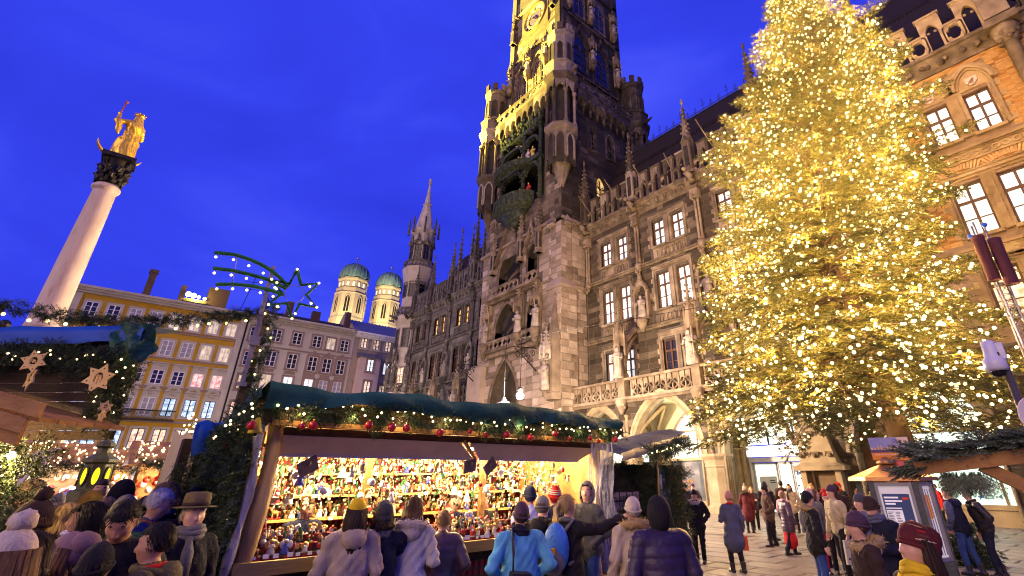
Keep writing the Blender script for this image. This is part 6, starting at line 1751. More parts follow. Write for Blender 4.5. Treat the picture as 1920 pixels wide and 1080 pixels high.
P_('person in brown green felt hat and black coat beside the evergreen wall',(-5.9,.85),(.9,.42),1.79,'black',hat='brim',hatc='hatgreen',hair='grey',scarf='grey',vox=.011,arms=('pocket','pocket'),yaw=-15)
P_('white haired person in dark jacket bending towards the right',(-6.9,.52),(.35,.94),1.88,'slate',hair='white',collar='copperc',vox=.013,lean=10,pitch=-12)
P_('person with grey blond hair in dark coat facing left, behind the white haired person',(-7.5,.78),(-.35,-.94),1.92,'dknavy',hair='dkblond',hairstyle='bob',collar='royal',vox=.014,pitch=-14)
P_('person in black hooded coat with orange shoulder strap seen from behind',(-8.5,.43),(-1,.05),1.93,'black',hat='hood',hairstyle='none',hoodc='black',vox=.016)
P_('person in mustard yellow hooded coat seen from behind in the crowd',(-8.0,.16),(-.9,-.4),1.82,'mustard',hat='hood',hairstyle='none',hoodc='mustard',vox=.016)
P_('person with light brown hair in dark coat, right of the mustard hood',(-7.0,.27),(-.95,.2),1.79,'dkbrown',hair='dkblond',hairstyle='bob',vox=.015)
P_('person with short hair facing the camera in front of the green lantern',(-10,.27),(1,-.1),1.96,'black',hair='dkbrown',skin='tan',vox=.018)
P_('person in patterned fur hat and striped dark coat at the left stall',(-7.5,-.33),(.45,-.9),1.94,'dkgrey',hat='beanie',hatc='fur',hair='grey',skin='tan',scarf='slate',vox=.015,arms=('hold','hold'))
for k,(x,y,h,lab,ct,ht,hc_)in enumerate(((-10.5,1.15,1.78,'person in black coat and dark flat hat by the canvas covered stall','black','beanie','black'),(-10.0,.8,1.74,'person with dark hair and black coat in the far crowd, left of the canvas stall','black',None,'black'),
      (-14,-.07,1.78,'person in light blue hat far behind the left stall','slate','beanie','lav'),(-12,-.17,1.76,'person in grey hat and dark coat far behind the left stall','dkgrey','beanie','grey'),(-13,-.32,1.72,'person in red jacket far behind the left stall','red',None,'black'),
      (-11.3,.55,1.76,'person in brown coat walking away in the far crowd','brown','beanie','dkbrown'),(-12.6,.45,1.72,'person in grey hooded coat in the far crowd','grey','hood','grey'),(-9.2,.95,1.70,'person in plum coat in the far crowd beside the white haired person','plum',None,'black'),(-9.4,-.1,1.70,'person with blond hair in navy coat in the far crowd','navy',None,'black'))):
 P_(lab,(x,y),(-1+.3*(k%3),.5-.4*(k%4)),h,ct,hat=ht,hatc=hc_,hairstyle='none' if ht=='hood' else('bob' if k in(7,8)else 'short'),hair=['dkbrown','black','brown','blond'][k%4]if k!=8 else 'blond',hoodc='grey',vox=.022)
# ---- customers of the ornament stall
bw,mw,hw_=P_('person in yellow hat and beige hooded coat with long dark hair, at the stall',(-5.75,2.24),(-.97,.22),1.74,'beige',.55,'black',hat='beanie',hatc='yellow',hair='dkbrown',hairstyle='long',hood='down',scarf='grey',vox=.012,pitch=8,arms=('hold','down'))
P_('person in dark blue coat and dark knotted knit hat, right of the yellow hat',(-5.8,2.56),(-.95,.3),1.70,'dknavy',.5,'black',hat='slouch',hatc='dkgrey',hair='dkbrown',hairstyle='bob',scarf='grey',vox=.012,arms=('pocket','reach'))
P_('person in cream parka with brown hair and shoulder bag looking at the ornaments',(-5.85,2.93),(-.8,.6),1.75,'white',.62,'dkgrey',hair='brown',hairstyle='bob',hood='down',hoodc='furw',fur='furw',vox=.012,arms=('hold','hold'))
P_('person with short blond hair in long dark purple quilted coat at the counter',(-6.05,3.44),(-.9,.4),1.59,'plum',.38,'black',puffer=True,hair='dkblond',vox=.012,arms=('hold','pocket'))
bb,mbb,_=P_('person in light blue jacket with dark knit hat, back to the camera',(-5.05,3.86),(-.95,.3),1.67,'blue',.66,'black',puffer=False,hat='beanie',hatc='plum',hair='dkbrown',scarf='dknavy',wide=1.12,vox=.011,arms=('pocket','pocket'))
P_('person in grey ribbed beanie and black jacket with hood, right of the blue jacket',(-5.6,4.6),(-.5,.87),1.71,'black',.8,'black',hat='beanie',hatc='grey',hood='down',vox=.012,pitch=-14,lean=4)
bp,mbp,hbp=P_('person with blond ponytail in black coat pointing to the right',(-5.1,4.62),(-.25,.97),1.74,'black',.62,'black',hair='blond',hairstyle='pony',collar='grey',vox=.011,arms=('down','point'),yaw=-20)
P_('person in lavender jacket and navy cap leaning at the counter',(-6.5,5.17),(-.95,.3),1.82,'lav',.8,'jeans',hat='beanie',hatc='navy',hair='black',vox=.016,lean=8)
P_('person in red and white striped hat behind the navy beanie',(-6.45,5.58),(-.9,.4),1.80,'navy',.8,'black',hat='stripe',hatc='red',hair='brown',vox=.016)
P_('person in grey hooded jacket beside the clear plastic curtain, looking left',(-6.15,5.98),(.1,-1),1.86,'dkgrey',.8,'jeans',hat='hood',hoodc='grey',hair='black',vox=.013,arms=('pocket','down'),yaw=25)
P_('large person in dark purple hooded coat with purple strap walking past in front',(-3.5,4.4),(-.85,.5),1.74,'purple',.55,'black',hat='hood',hoodc='black',hairstyle='none',vox=.011,puffer=True,stride=.5,wide=1.15)
P_('person in beige coat with yellowish fur hood, behind the purple coat',(-4.45,5.1),(-.9,.45),1.70,'beige',.5,'dkgrey',hat='beanie',hatc='furw',fur='fur',collar='navy',hair='grey',vox=.013,stride=.4)
# ---- people on the square at the right
P_('person in black parka with pale fur collar facing the camera',(-8.4,12.1),(.45,-.9),1.62,'black',.72,'black',hat='beanie',hatc='black',hair='dkbrown',fur='furw',arms=('pocket','pocket'),vox=.016,stride=.15)
gb,mgb,hgb=P_('person in grey blue long coat with salmon knit hat carrying an orange bag',(-7.0,11.45),(-.85,.5),1.62,'greyblue',.52,'black',hat='beanie',hatc='salmon',collar='red',hair='brown',vox=.015,arms=('hold','down'),stride=.2)
P_('person in maroon coat with white pompom hat in front of the entrance',(-11.15,19.5),(-.2,1),1.60,'maroon',.5,'black',hat='pom',hatc='furw',fur='furb',vox=.021)
P_('person in dark plum coat with folded arms facing the camera by the entrance',(-11.5,20.6),(.6,-.8),1.56,'plum',.7,'black',hair='blond',hairstyle='bob',arms=('fold','fold'),vox=.021)
P_('person in black coat with fur edged hood, seen from behind at the entrance',(-10.05,19.0),(-.4,.9),1.74,'black',.72,'black',hat='beanie',hatc='black',fur='furw',vox=.02,stride=.25)
P_('person with bald head in dark brown coat walking into the entrance',(-10.9,22.0),(-.5,.86),1.76,'dkbrown',.75,'black',hair='dkbrown',vox=.022,stride=.3)
P_('person in quilted plum coat over red skirt walking to the right',(-7.35,14.85),(.5,.86),1.54,'plum',.62,'black',puffer=True,hair='dkblond',skirt='red',vox=.017,stride=.5)
P_('person in pink hat and pink jacket behind the quilted plum coat',(-8.45,17.0),(.3,.95),1.50,'pink',.8,'dkgrey',hat='beanie',hatc='pink',vox=.021)
P_('person in black coat with sandy fur hood and blue jeans facing right',(-4.6,10.25),(.75,.66),1.66,'black',.70,'jeans',hat='beanie',hatc='black',fur='fur',hair='black',vox=.014)
fl_,mfl,hfl=P_('person in beige fleece and dark beanie facing left holding a pale bag',(-4.85,12.0),(-.5,-.86),1.74,'fleece',.92,'black',hat='beanie',hatc='plum',hair='dkbrown',vox=.014,arms=('down','down'),stride=.2)
P_('person in pink and grey hat between the black coat and the fleece',(-5.6,12.6),(.6,-.6),1.64,'grey',.8,'red',hat='stripe',hatc='pink',vox=.017)
P_('person in santa hat left of the beige fleece',(-5.35,12.9),(.5,-.86),1.58,'black',.8,'black',hat='santa',hatc='red',vox=.017)
P_('person in dark brown coat with olive fur hood walking left in front',(-2.15,5.8),(-.75,-.6),1.60,'dkbrown',.6,'jeans',hat='beanie',hatc='plum',fur='fur',hair='dkbrown',vox=.012,stride=.5,pitch=-8)
cp,mcp,hcp=P_('person in black beanie and dark blue jacket holding a white cup, head bowed',(-2.7,8.0),(-.2,-.97),1.68,'dknavy',.78,'black',hat='beanie',hatc='dkbrown',scarf='slate',vox=.012,arms=('hold','pocket'),pitch=-22,lean=5)
P_('person in red striped knit hat and yellow scarf at the lower right, facing left',(-1.24,4.18),(-.62,-.78),1.62,'dkbrown',.7,'black',hat='slouch',hatc='maroon',hair='dkbrown',hairstyle='long',scarf='yellow',vox=.0085,pitch=4)
P_('person in maroon wool coat at the right edge, only the shoulder in view',(-.35,3.9),(-.5,.86),1.66,'maroon',.6,'black',hair='red',hairstyle='bob',vox=.011)
P_('person in bright blue jacket at the right edge behind the maroon coat',(-.75,6.9),(-.2,-.9),1.38,'royal',.7,'black',puffer=True,hat='beanie',hatc='dkbrown',vox=.016)
P_('person in red jacket beside the tree trunk',(-6.4,26.0),(-.7,-.7),1.60,'red',.72,'black',hair='brown',vox=.022)
lf,mlf,hlf=P_('person with short hair in dark jacket and blue jeans holding a leaflet, leaning left',(-3.3,14.6),(-.9,.2),1.68,'dknavy',.80,'jeans',hair='brown',hood='down',hoodc='navy',sleevec='slate',vox=.014,arms=('low','low'),lean=8,stride=.2,yaw=20)
P_('person in black leather jacket and dark jeans leaning left, right of the leaflet reader',(-2.9,14.7),(-.85,-.5),1.68,'black',.84,'dknavy',hair='dkbrown',collar='black',vox=.014,arms=('pocket','down'),lean=12,stride=.2,puffer=True)
P_('person in dark purple coat standing under the first arch',(-12.9,18.0),(.4,-.9),1.68,'purple',.6,'black',hat='beanie',hatc='dknavy',vox=.021)
P_('person in black coat with yellow fur collar behind the plastic roll',(-9.7,13.0),(.2,.98),1.62,'black',.75,'black',hat='beanie',hatc='pink',fur='fur',vox=.018)
P_('person with long brown hair and pale scarf left of the poster kiosk',(-4.75,13.2),(.3,-.95),1.55,'dkbrown',.8,'black',hair='red',hairstyle='long',scarf='furw',vox=.018)
P_('person with brown hair behind the beige fleece',(-5.2,14.6),(.5,.86),1.66,'brown',.8,'black',hair='red',hairstyle='bob',vox=.02)
for lab,pos,fc,h,ct,ht,hc2,hs,hr in(('person in dark red scarf and black coat between the mauve beret and the cream coat',(-4.7,-.12),(-.7,-.7),1.66,'black',None,'black','bob','dkbrown'),
 ('person in black coat with dark hair behind the felt hat',(-7.2,1.0),(-.9,.3),1.86,'black',None,'black','short','black'),('person in dark coat with red hat far behind the green lantern',(-16.5,.6),(.9,0),1.78,'dkgrey','beanie','red','short','black'),
 ('person in navy coat walking right in front of the entrance steps',(-9.3,17.6),(.67,.74),1.70,'navy','beanie','dknavy','short','brown'),('person in beige coat with dark scarf left of the stone hood',(-9.9,20.6),(.2,-.97),1.66,'beige',None,'black','long','dkbrown'),('person in dark brown jacket behind the santa hat',(-5.9,14.9),(-.5,.85),1.74,'dkbrown',None,'black','short','dkbrown'),
 ('person in dark green coat with grey beanie, second row left of the felt hat',(-6.5,.38),(.9,-.3),1.80,'green','beanie','grey','short','brown'),('person in brown coat with blond bob between the black haired pair',(-6.55,.0),(-.8,-.6),1.76,'brown',None,'black','bob','blond'),
 ('person in black coat and black beanie low in the left corner',(-4.5,.22),(-.9,.3),1.58,'black','beanie','black','short','black'),('person in maroon coat with white beanie at the left edge of the crowd',(-6.6,-.55),(-.4,-.9),1.80,'maroon','beanie','furw','short','brown'),
 ('person in rust orange jacket far left below the stall roof',(-8.4,-.75),(.3,-.9),1.84,'copperc',None,'black','short','grey'),('person in black jacket at the left stall counter, back turned',(-7.6,-.75),(-.3,-.95),1.80,'black','beanie','dkbrown','short','black'),
 ('person in grey coat with brown hair between pink hat and fleece',(-5.9,13.6),(.7,.6),1.62,'grey',None,'black','bob','brown'),('person in dark navy coat with blond hair right of the entrance',(-8.6,19.6),(.6,-.7),1.68,'dknavy',None,'black','long','blond'),
 ('person in brown coat walking left behind the quilted plum coat',(-8.6,16.2),(-.67,-.74),1.66,'brown','beanie','black','short','black'),('person in black coat with red scarf beside the stone hood',(-8.2,21.0),(-.3,-.95),1.70,'black','beanie','red','short','brown'),
 ('person in olive jacket left of the poster kiosk',(-5.6,16.5),(.7,.7),1.72,'olive',None,'black','short','dkbrown'),('person in dark plum coat under the arch beside the round pier',(-14.2,20.4),(.5,-.85),1.66,'plum','beanie','plum','short','brown'),
 ('person in slate jacket behind the black cup holder',(-3.35,9.3),(-.4,-.9),1.66,'slate','beanie','dkgrey','short','brown')):
 P_(lab,pos,fc,h,ct,.7 if ct!='slate' else .85,hat=ht,hatc=hc2,hairstyle=hs,hair=hr,vox=.014 if math.hypot(*pos)<8 else .02,stride=.3 if 'walking' in lab else 0,scarf='red' if 'red scarf' in lab else('dkgrey' if 'dark scarf' in lab else None),arms=('pocket','pocket'))
# sellers inside the ornament stall
P_('seller in navy jacket behind hanging ornaments at the left of the stall',(-7.62,2.3),(.95,.2),1.74,'navy',.8,'black',hair='brown',vox=.016,arms=('hold','hold'),pitch=-15)
P_('seller in navy vest with cream sleeves in the middle of the stall',(-7.7,4.55),(.9,-.3),1.72,'navy',.8,'black',hair='dkbrown',vox=.016,arms=('hold','hold'),sleevec='cream')
P_('seller in black jacket right of the cream sleeves',(-7.7,5.1),(.9,-.3),1.72,'black',.8,'black',hair='dkbrown',vox=.016,arms=('hold','low'))
# gilded figure on the column
B=Body();g='g'
x,y,z=0,0,0
B.cap((0,0,.1),(.05,0,.75),.30,.21,g,.8,.05);B.cap((.05,0,.75),(.0,0,1.3),.20,.20,g,.8,.08);B.cap((-.17,0,1.42),(.17,0,1.42),.10,.10,g,1,.06)
B.ell((-.12,.12,.5),(.12,.16,.42),g,.05);B.ell((.17,.1,.45),(.10,.14,.4),g,.05);B.ell((0,.2,.25),(.10,.10,.25),g,.04)
B.cap((-.22,0,1.4),(-.42,.1,1.32),.085,.07,g,1,.03);B.cap((-.42,.1,1.32),(-.36,.2,1.62),.062,.045,g,1,.02);B.ell((-.38,.2,1.68),(.05,.05,.06),g,.02);B.cap((-.38,.06,1.28),(-.34,.0,.85),.11,.05,g,.7,.04)
B.cap((.22,0,1.38),(.36,.12,1.12),.09,.07,g,1,.03);B.cap((.36,.12,1.12),(.16,.26,1.12),.065,.05,g,1,.02)
B.cap((0,0,1.45),(.02,.02,1.58),.065,.06,g,1,.03);B.ell((.03,.03,1.70),(.095,.11,.13),g,.02);B.cap((.03,.13,1.69),(.03,.145,1.66),.012,.018,g,1,.01);B.cap((.0,-.06,1.7),(.0,-.1,1.3),.12,.2,g,.5,.04)
B.ell((.30,.2,1.28),(.09,.09,.16),g,.03);B.ell((.30,.22,1.50),(.072,.075,.085),g,.02);B.cap((.34,.25,1.32),(.46,.34,1.30),.035,.03,g,1,.02);B.cap((.3,.25,1.16),(.26,.38,1.02),.05,.04,g,1,.02);B.ell((.5,.36,1.32),(.06,.06,.06),g,.01)
def folds(V,keys):
 C=V.copy();a=np.arctan2(V[:,1],V[:,0]);d=V*[1,1,0];d/=np.linalg.norm(d,axis=1)[:,None]+.05
 f=.022*np.sin(8*a+5*V[:,2]+2*np.sin(4*V[:,2]))*np.clip(1.3-V[:,2],0,1)+.012*np.sin(V[:,2]*22+6*a)*(V[:,2]>.7)*(V[:,2]<1.4)
 return C+d*f[:,None]
V,Q,_=B.build(.028,folds)
rzs=math.radians(-55)
def setloc(o_):o_.location=(0,0,12.66);o_.rotation_euler=(0,0,rzs+PI);o_.scale=(1.24,1.24,1.08);return o_
fig=setloc(link('gilded_figure',npmesh('gilded_figure',V,Q,[GILT]),colm))
mb=MB();mb.lathe(.03,.02,[(.10,1.79),(.13,1.86),(.12,1.90),(.05,1.96),(.02,2.0)],12)
for k in range(8):mb.sphere((.03+.125*math.cos(k*PI/4),.02+.125*math.sin(k*PI/4),1.91),.028,6,4)
part('crown',mb,GILT,fig)
mb=MB();mb.tube([(-.38,.2,1.62),(-.33,.22,2.2)],.022,6);mb.sphere((-.33,.22,2.22),.05,8,6);part('sceptre',mb,mat('sceptre_red',(.45,.1,.08),rough=.4),fig)
mb=MB();mb.tube([(.62*math.sin(t),.12+.1*math.cos(t),.42-.40*math.cos(t))for t in np.linspace(-1.5,1.5,15)],[.008+.06*math.cos(t*1.02)for t in np.linspace(-1.5,1.5,15)],7);part('crescent',mb,GILT,fig)
# ================================================================== fir sprays
def rings_needles(n_side,ndl,seed,L=1.,need=.085,wid=.012,spread=.55):
 """one fir spray along +X in the XY plane: twig, alternating side twigs, needles as thin blades"""
 q=np.random.default_rng(seed);V=[];F=[]
 def blade(p,d,l,wd):
  d=d/np.linalg.norm(d);s_=np.cross(d,q.normal(0,1,3));s_/=np.linalg.norm(s_)+1e-9
  b=len(V);V.extend([p+s_*wd,p-s_*wd,p+d*l]);F.append((b,b+1,b+2))
 def twig(a,b,n,l):
  d=(b-a);dn=d/np.linalg.norm(d)
  blade(a,d,np.linalg.norm(d),.010*L)
  side=np.cross(dn,(0,0,1.))
  for k in range(n):
   t=(k+.5)/n;p=a+d*t
   for s_ in(-1,1):blade(p,dn*.7+side*s_*.8+np.array([0,0,q.uniform(-.1,.45)]),l*q.uniform(.8,1.15),wid)
  blade(b,dn,l,wid)
 a=np.zeros(3);b=np.array([L,0,0])
 twig(a,b,ndl*2,need)
 for k in range(n_side):
  t=.12+.75*k/n_side;s_=1 if k%2 else-1
  l=spread*(1-t*.75);p=a+(b-a)*t
  twig(p,p+np.array([l*.75,s_*l*.68,q.uniform(-.04,.04)]),max(2,int(ndl*l*1.6)),need)
 return np.array(V),np.array(F)
SPR_NEAR=[rings_needles(6,13,s,need=.115,wid=.016)for s in(1,2)]
SPR_MID=[rings_needles(5,6,s,need=.15,wid=.024)for s in(3,4)]
SPR_FAR=[rings_needles(3,3,s,need=.26,wid=.040,spread=.6)for s in(5,6,7)]
def basis(D,Uh):
 D=D/(np.linalg.norm(D,axis=1)[:,None]+1e-9);Y=np.cross(Uh,D);Y/=np.linalg.norm(Y,axis=1)[:,None]+1e-9;Z=np.cross(D,Y)
 return np.stack([D,Y,Z],2)
def scatter(name,tmpl,P,D,U,S,m,parent,kind='stuff',smooth=False):
 """many sprays as one foliage mesh; P base points, D directions, U up hints, S sizes"""
 P,D,U,S=map(lambda a:np.asarray(a,float),(P,D,U,S))
 org=np.array(ORG.get(parent.name,(0,0,0)))if parent is not None else np.zeros(3)
 Vs,Fs,R=[],[],[];off=0;B_=basis(D,U)
 for t,(TV,TF)in enumerate(tmpl):
  I=np.arange(t,len(P),len(tmpl))
  if not len(I):continue
  V=np.einsum('nij,vj->nvi',B_[I],TV)*S[I][:,None,None]+P[I][:,None,:]-org
  F=TF[None]+(np.arange(len(I))*len(TV))[:,None,None]+off
  Vs.append(V.reshape(-1,3));Fs.append(F.reshape(-1,3));off+=len(I)*len(TV);R.append(np.repeat(nrng.random(len(I)),len(TF)))
 o=link(name,npmesh(name,np.concatenate(Vs),np.concatenate(Fs),m,None,smooth,np.concatenate(R)),parent)
 return props(o,None,None,None,kind)
FIRM=mat('fir_needles',[(.018,.032,.012),(.045,.07,.022),(.085,.115,.035)],sc=3,rough=.55,bump=0,rnd=.7,spec=.3)
FIRB=mat('fir_blue',[(.02,.04,.03),(.05,.085,.065),(.13,.18,.15)],sc=3,rough=.55,bump=0,rnd=.7)
GARL=mat('garland_green',[(.008,.022,.008),(.02,.05,.015),(.04,.085,.025)],sc=8,rough=.6,bump=0,rnd=.7)
TREEM=mat('tree_needles',[(.028,.034,.008),(.070,.072,.016),(.13,.116,.030)],sc=.8,rough=.6,bump=0,rnd=.7,spec=.25)
BARK=mat('bark',[(.05,.03,.018),(.10,.065,.04)],sc=12,rough=.9,bump=.6,stretch=(1,1,.2))
BULB=emat('bulb_glow',(1.0,.72,.36),7.0);BULBY=emat('bulb_yellow',(1.0,.78,.28),4.0);BULBW=emat('bulb_white',(1,.9,.72),16.0)
WOODL=mat('wood_log',[(.30,.17,.05),(.48,.30,.10),(.60,.40,.16)],sc=6,rough=.6,stretch=(4,4,.4),bump=.4)
WOODB=mat('wood_board',[(.16,.07,.02),(.30,.15,.045),(.40,.21,.07)],sc=5,rough=.65,stretch=(1,.25,1),bump=.35,rnd=.3)
WOODD=mat('wood_dark',[(.018,.009,.005),(.05,.027,.012)],sc=5,rough=.7,stretch=(1,.3,1),bump=.4,rnd=.3)
WOODY=mat('wood_yellow',[(.30,.20,.05),(.42,.30,.09)],sc=5,rough=.5,stretch=(1,.2,1),bump=.2)
TARPG=mat('tarp_green',[(.012,.055,.036),(.026,.105,.072)],sc=4,rough=.5,bump=.7,bsc=7,spec=.2)
TARPB=mat('tarp_blue',[(.006,.045,.26),(.012,.08,.42)],sc=3,rough=.5,bump=.5,bsc=6,spec=.15)
TARPN=mat('tarp_slate',[(.02,.03,.055),(.045,.06,.10)],sc=3,rough=.3,bump=.7,bsc=6,spec=.6)
CANV=mat('awning_grey',[(.48,.44,.39),(.62,.575,.51)],sc=4,rough=.7,bump=.25)
CANVB=mat('canvas_beige',[(.36,.30,.20),(.48,.41,.29)],sc=2,rough=.75,bump=.5,bsc=5)
PLAID=plaid('plaid_red',(.30,.02,.02),(.07,.008,.01),(.02,.05,.02),11)
FILM=clearfilm('clear_film',fac=.32)
SHELFW=mat('shelf_wood',[(.42,.27,.08),(.55,.38,.14)],sc=5,rough=.5)
def drape(mb,P0,P1,down,n=40,m=0,seed=0,amp=.03,rows=5):
 """wrinkled strip of sheet hanging from the line P0-P1; down = list of (offset vector) rows"""
 q=random.Random(seed);P0,P1=np.array(P0,float),np.array(P1,float);V=[]
 ph=[q.uniform(0,6)for _ in range(6)]
 for r,dv in enumerate(down):
  for i in range(n+1):
   t=i/n;p=P0+(P1-P0)*t+np.array(dv)
   a=amp*(.3+r/len(down))*(math.sin(t*23+ph[0]+r*.9)*.5+math.sin(t*51+ph[1]-r*1.7)*.35+math.sin(t*9+ph[2]+r)*.6)
   V.append(p+np.array([a,0,a*.8+amp*.5*math.sin(t*15+ph[3])]))
 F=[(r*(n+1)+i,r*(n+1)+i+1,(r+1)*(n+1)+i+1,(r+1)*(n+1)+i)for r in range(len(down)-1)for i in range(n)]
 mb.add(V,F,m,True)
def garland(name,label,pts,rad,dens,bulbs,parent=None,m=GARL,tm=SPR_MID,bm=BULB,br=.014,baub=0,size=.16,droop=.4,group=None,hang=0.):
 """evergreen rope with small lights along a polyline of world points"""
 pts=[np.array(p,float)for p in pts];ctr=sum(pts)/len(pts)
 o=thing(name,label,'garland',tuple(ctr),None,group)if parent is None else parent
 L=[0]
 for a,b in zip(pts[:-1],pts[1:]):L.append(L[-1]+np.linalg.norm(b-a))
 def at(s_):
  k=max(0,min(len(L)-2,next((i for i in range(len(L)-1)if L[i+1]>=s_),len(L)-2)))
  t=(s_-L[k])/(L[k+1]-L[k]+1e-9);d=pts[k+1]-pts[k]
  return pts[k]+d*t,d/(np.linalg.norm(d)+1e-9)
 n=int(L[-1]*dens);P,D,U,S=[],[],[],[]
 for i in range(n):
  p,d=at(rng.uniform(0,L[-1]));r=nrng.normal(0,1,3);r-=d*(r@d);r/=np.linalg.norm(r)+1e-9
  P.append(p+r*rad*rng.uniform(0,.5));D.append(r*.9+d*rng.choice((-1,1))*.7+np.array([0,0,-droop*rng.random()]));U.append(nrng.normal(0,1,3));S.append(size*rng.uniform(.7,1.3))
 scatter('needles',tm,P,D,U,S,m,o)
 for i in range(bulbs):
  p,d=at((i+rng.uniform(.2,.8))/bulbs*L[-1]);r=nrng.normal(0,1,3);r-=d*(r@d);r/=np.linalg.norm(r);r[2]=r[2]*.4-hang;r[0]=abs(r[0])if parent is None and hang==0 else r[0]
  mb=MB();q=p+r*rad*1.05;mb.sphere(q,br,8,6);part('light_bulb',mb,bm,o)
 for i in range(baub):
  p,d=at((i+rng.uniform(.1,.9))/baub*L[-1]);q=p+np.array([.10,0,-.12-rng.uniform(0,.06)])
  mb=MB();r_=rng.uniform(.032,.05);mb.sphere(q,r_,14,10);mb.lathe(q[0],q[1],[(.012,q[2]+r_-.003),(.010,q[2]+r_+.014)],6,1);part('bauble',mb,[mat('bauble_red',(.50,.015,.02),rough=.18,bump=0,spec=.6),GOLD],o)
 return o
# ================================================================== the ornament stall
SX,SY0,SY1=-6.5,1.40,6.62
stall=thing('market_stall','largest stall, with green tarpaulin roof, red plaid counter and shelves of tree ornaments','market stall',(-7.6,4.2,0),None)
mb=MB();mb.box(SX-.55,SX+.14,SY0-.06,SY1-.1,1.13,1.2);part('counter',mb,SHELFW,stall)
mb=MB();mb.box(SX+.10,SX+.17,SY0-.05,SY1-.1,1.09,1.215);part('counter_ledge',mb,WOODY,stall)
mb=MB();mb.box(SX-.02,SX+.03,SY0-.03,SY1-.1,.0,.98,0);mb.box(SX-.04,SX+.06,SY0-.03,SY1-.1,.98,1.09,1);part('front_panel',mb,[PLAID,WOODD],stall)
mb=MB()
for k in range(3):mb.box(SX-.15-.16*k,SX+.0-.16*k,SY0+.1,SY1-.2,1.2,1.24+.075*k)
part('display_step',mb,PLAID,stall)
mb=MB();mb.box(-8.85,-8.8,SY0,SY1,0,2.6);mb.box(-8.85,SX-.1,SY1-.02,SY1+.03,0,2.5);mb.box(-8.85,SX-.1,SY0-.03,SY0+.02,0,2.45);part('wall',mb,WOODB,stall)
mb=MB();mb.box(-8.8,-6.6,SY0-.2,SY1,-.0,.12);part('floor_board',mb,WOODD,stall)
for z in(1.42,1.72,2.02):mb=MB();mb.box(-8.8,-8.5,SY0+.05,SY1-.05,z,z+.03);part('shelf',mb,SHELFW,stall)
for z in(1.38,1.75):mb=MB();mb.box(-7.6,-6.75,SY0+.03,SY0+.34,z,z+.03);part('shelf',mb,SHELFW,stall)
mb=MB();mb.box(-7.7,-6.72,SY0+.022,SY0+.03,1.2,2.15);part('plaid_backing',mb,PLAID,stall)
mb=MB();mb.box(-8.79,-8.78,SY0+.02,SY1-.02,1.2,2.4);part('plaid_backing',mb,PLAID,stall)
# log posts
for y,r in((SY0+.08,.085),(SY1-.1,.06)):
 mb=MB();mb.tube([(SX+.02+.02*math.sin(z*4),y+.02*math.cos(z*3.1),z)for z in np.linspace(0,2.62,12)],[r*(1+.1*math.sin(z*5))for z in np.linspace(0,2.62,12)],10);part('post',mb,WOODL,stall)
mb=MB()
for k,y in enumerate((SY0-.08,)):
 mb.tube([(SX+.12+.03*math.sin(z*6),y+.03*math.sin(z*4.3),z)for z in np.linspace(.1,2.55,24)],[.042+.012*math.sin(z*11)for z in np.linspace(.1,2.55,24)],10)
part('rolled_film',mb,mat('rolled_plastic',[(.24,.22,.22),(.50,.47,.46)],sc=6,rough=.2,stretch=(3,3,.5),bump=.8,bsc=14,spec=.7),stall)
# roof: boards, rafters, tarpaulin
ZF,ZB=2.84,2.42
mb=MB()
for k in range(14):
 x0=-6.1-k*.21;z0_=ZF-.06-(ZF-ZB)*(k*.21)/2.9;z1_=ZF-.06-(ZF-ZB)*((k+1)*.21-.012)/2.9
 V=[(x0,SY0-.15,z0_),(x0-.198,SY0-.15,z1_),(x0-.198,SY1+.15,z1_),(x0,SY1+.15,z0_)]
 V+=[(a,b,c+.025)for a,b,c in V]
 m1=MB();m1.add(V,[(0,1,2,3),(7,6,5,4),(0,4,5,1),(1,5,6,2),(2,6,7,3),(3,7,4,0)]);part('roof_board',m1,WOODB,stall)
mb=MB();mb.box(-6.32,-6.27,SY0-.12,SY1+.12,2.52,2.76);part('fascia',mb,WOODD,stall)
mb=MB();mb.box(-6.36,-6.24,SY0-.02,SY1-.02,2.495,2.55);part('rail',mb,WOODB,stall)
for k in range(6):
 y=SY0+.1+k*1.08;mb=MB();mb.obox((-7.5,y,2.50),(2.7,.07,.1),(0,-math.atan2(ZF-ZB,2.9),0));part('rafter',mb,WOODD,stall)
mb=MB()
drape(mb,(-9.1,SY0-.17,ZB+.05),(-9.1,SY1+.14,ZB+.05),[(x,0,(ZF-ZB)*x/2.95+.02)for x in(0,.5,1.,1.5,2.,2.5,2.9)]+[(3.02,0,ZF-ZB+.03),(3.06,0,ZF-ZB-.05),(3.05,0,ZF-ZB-.14),(3.03,0,ZF-ZB-.2)],130,0,3,.042)
part('tarpaulin',mb,TARPG,stall)
mb=MB();drape(mb,(-6.05,SY0-.22,ZF+.06),(-9.0,SY0-.22,ZB+.08),[(0,0,0),(0,-.02,-.07),(0,0,-.13)],30,0,9,.02);part('tarpaulin_edge',mb,TARPG,stall)
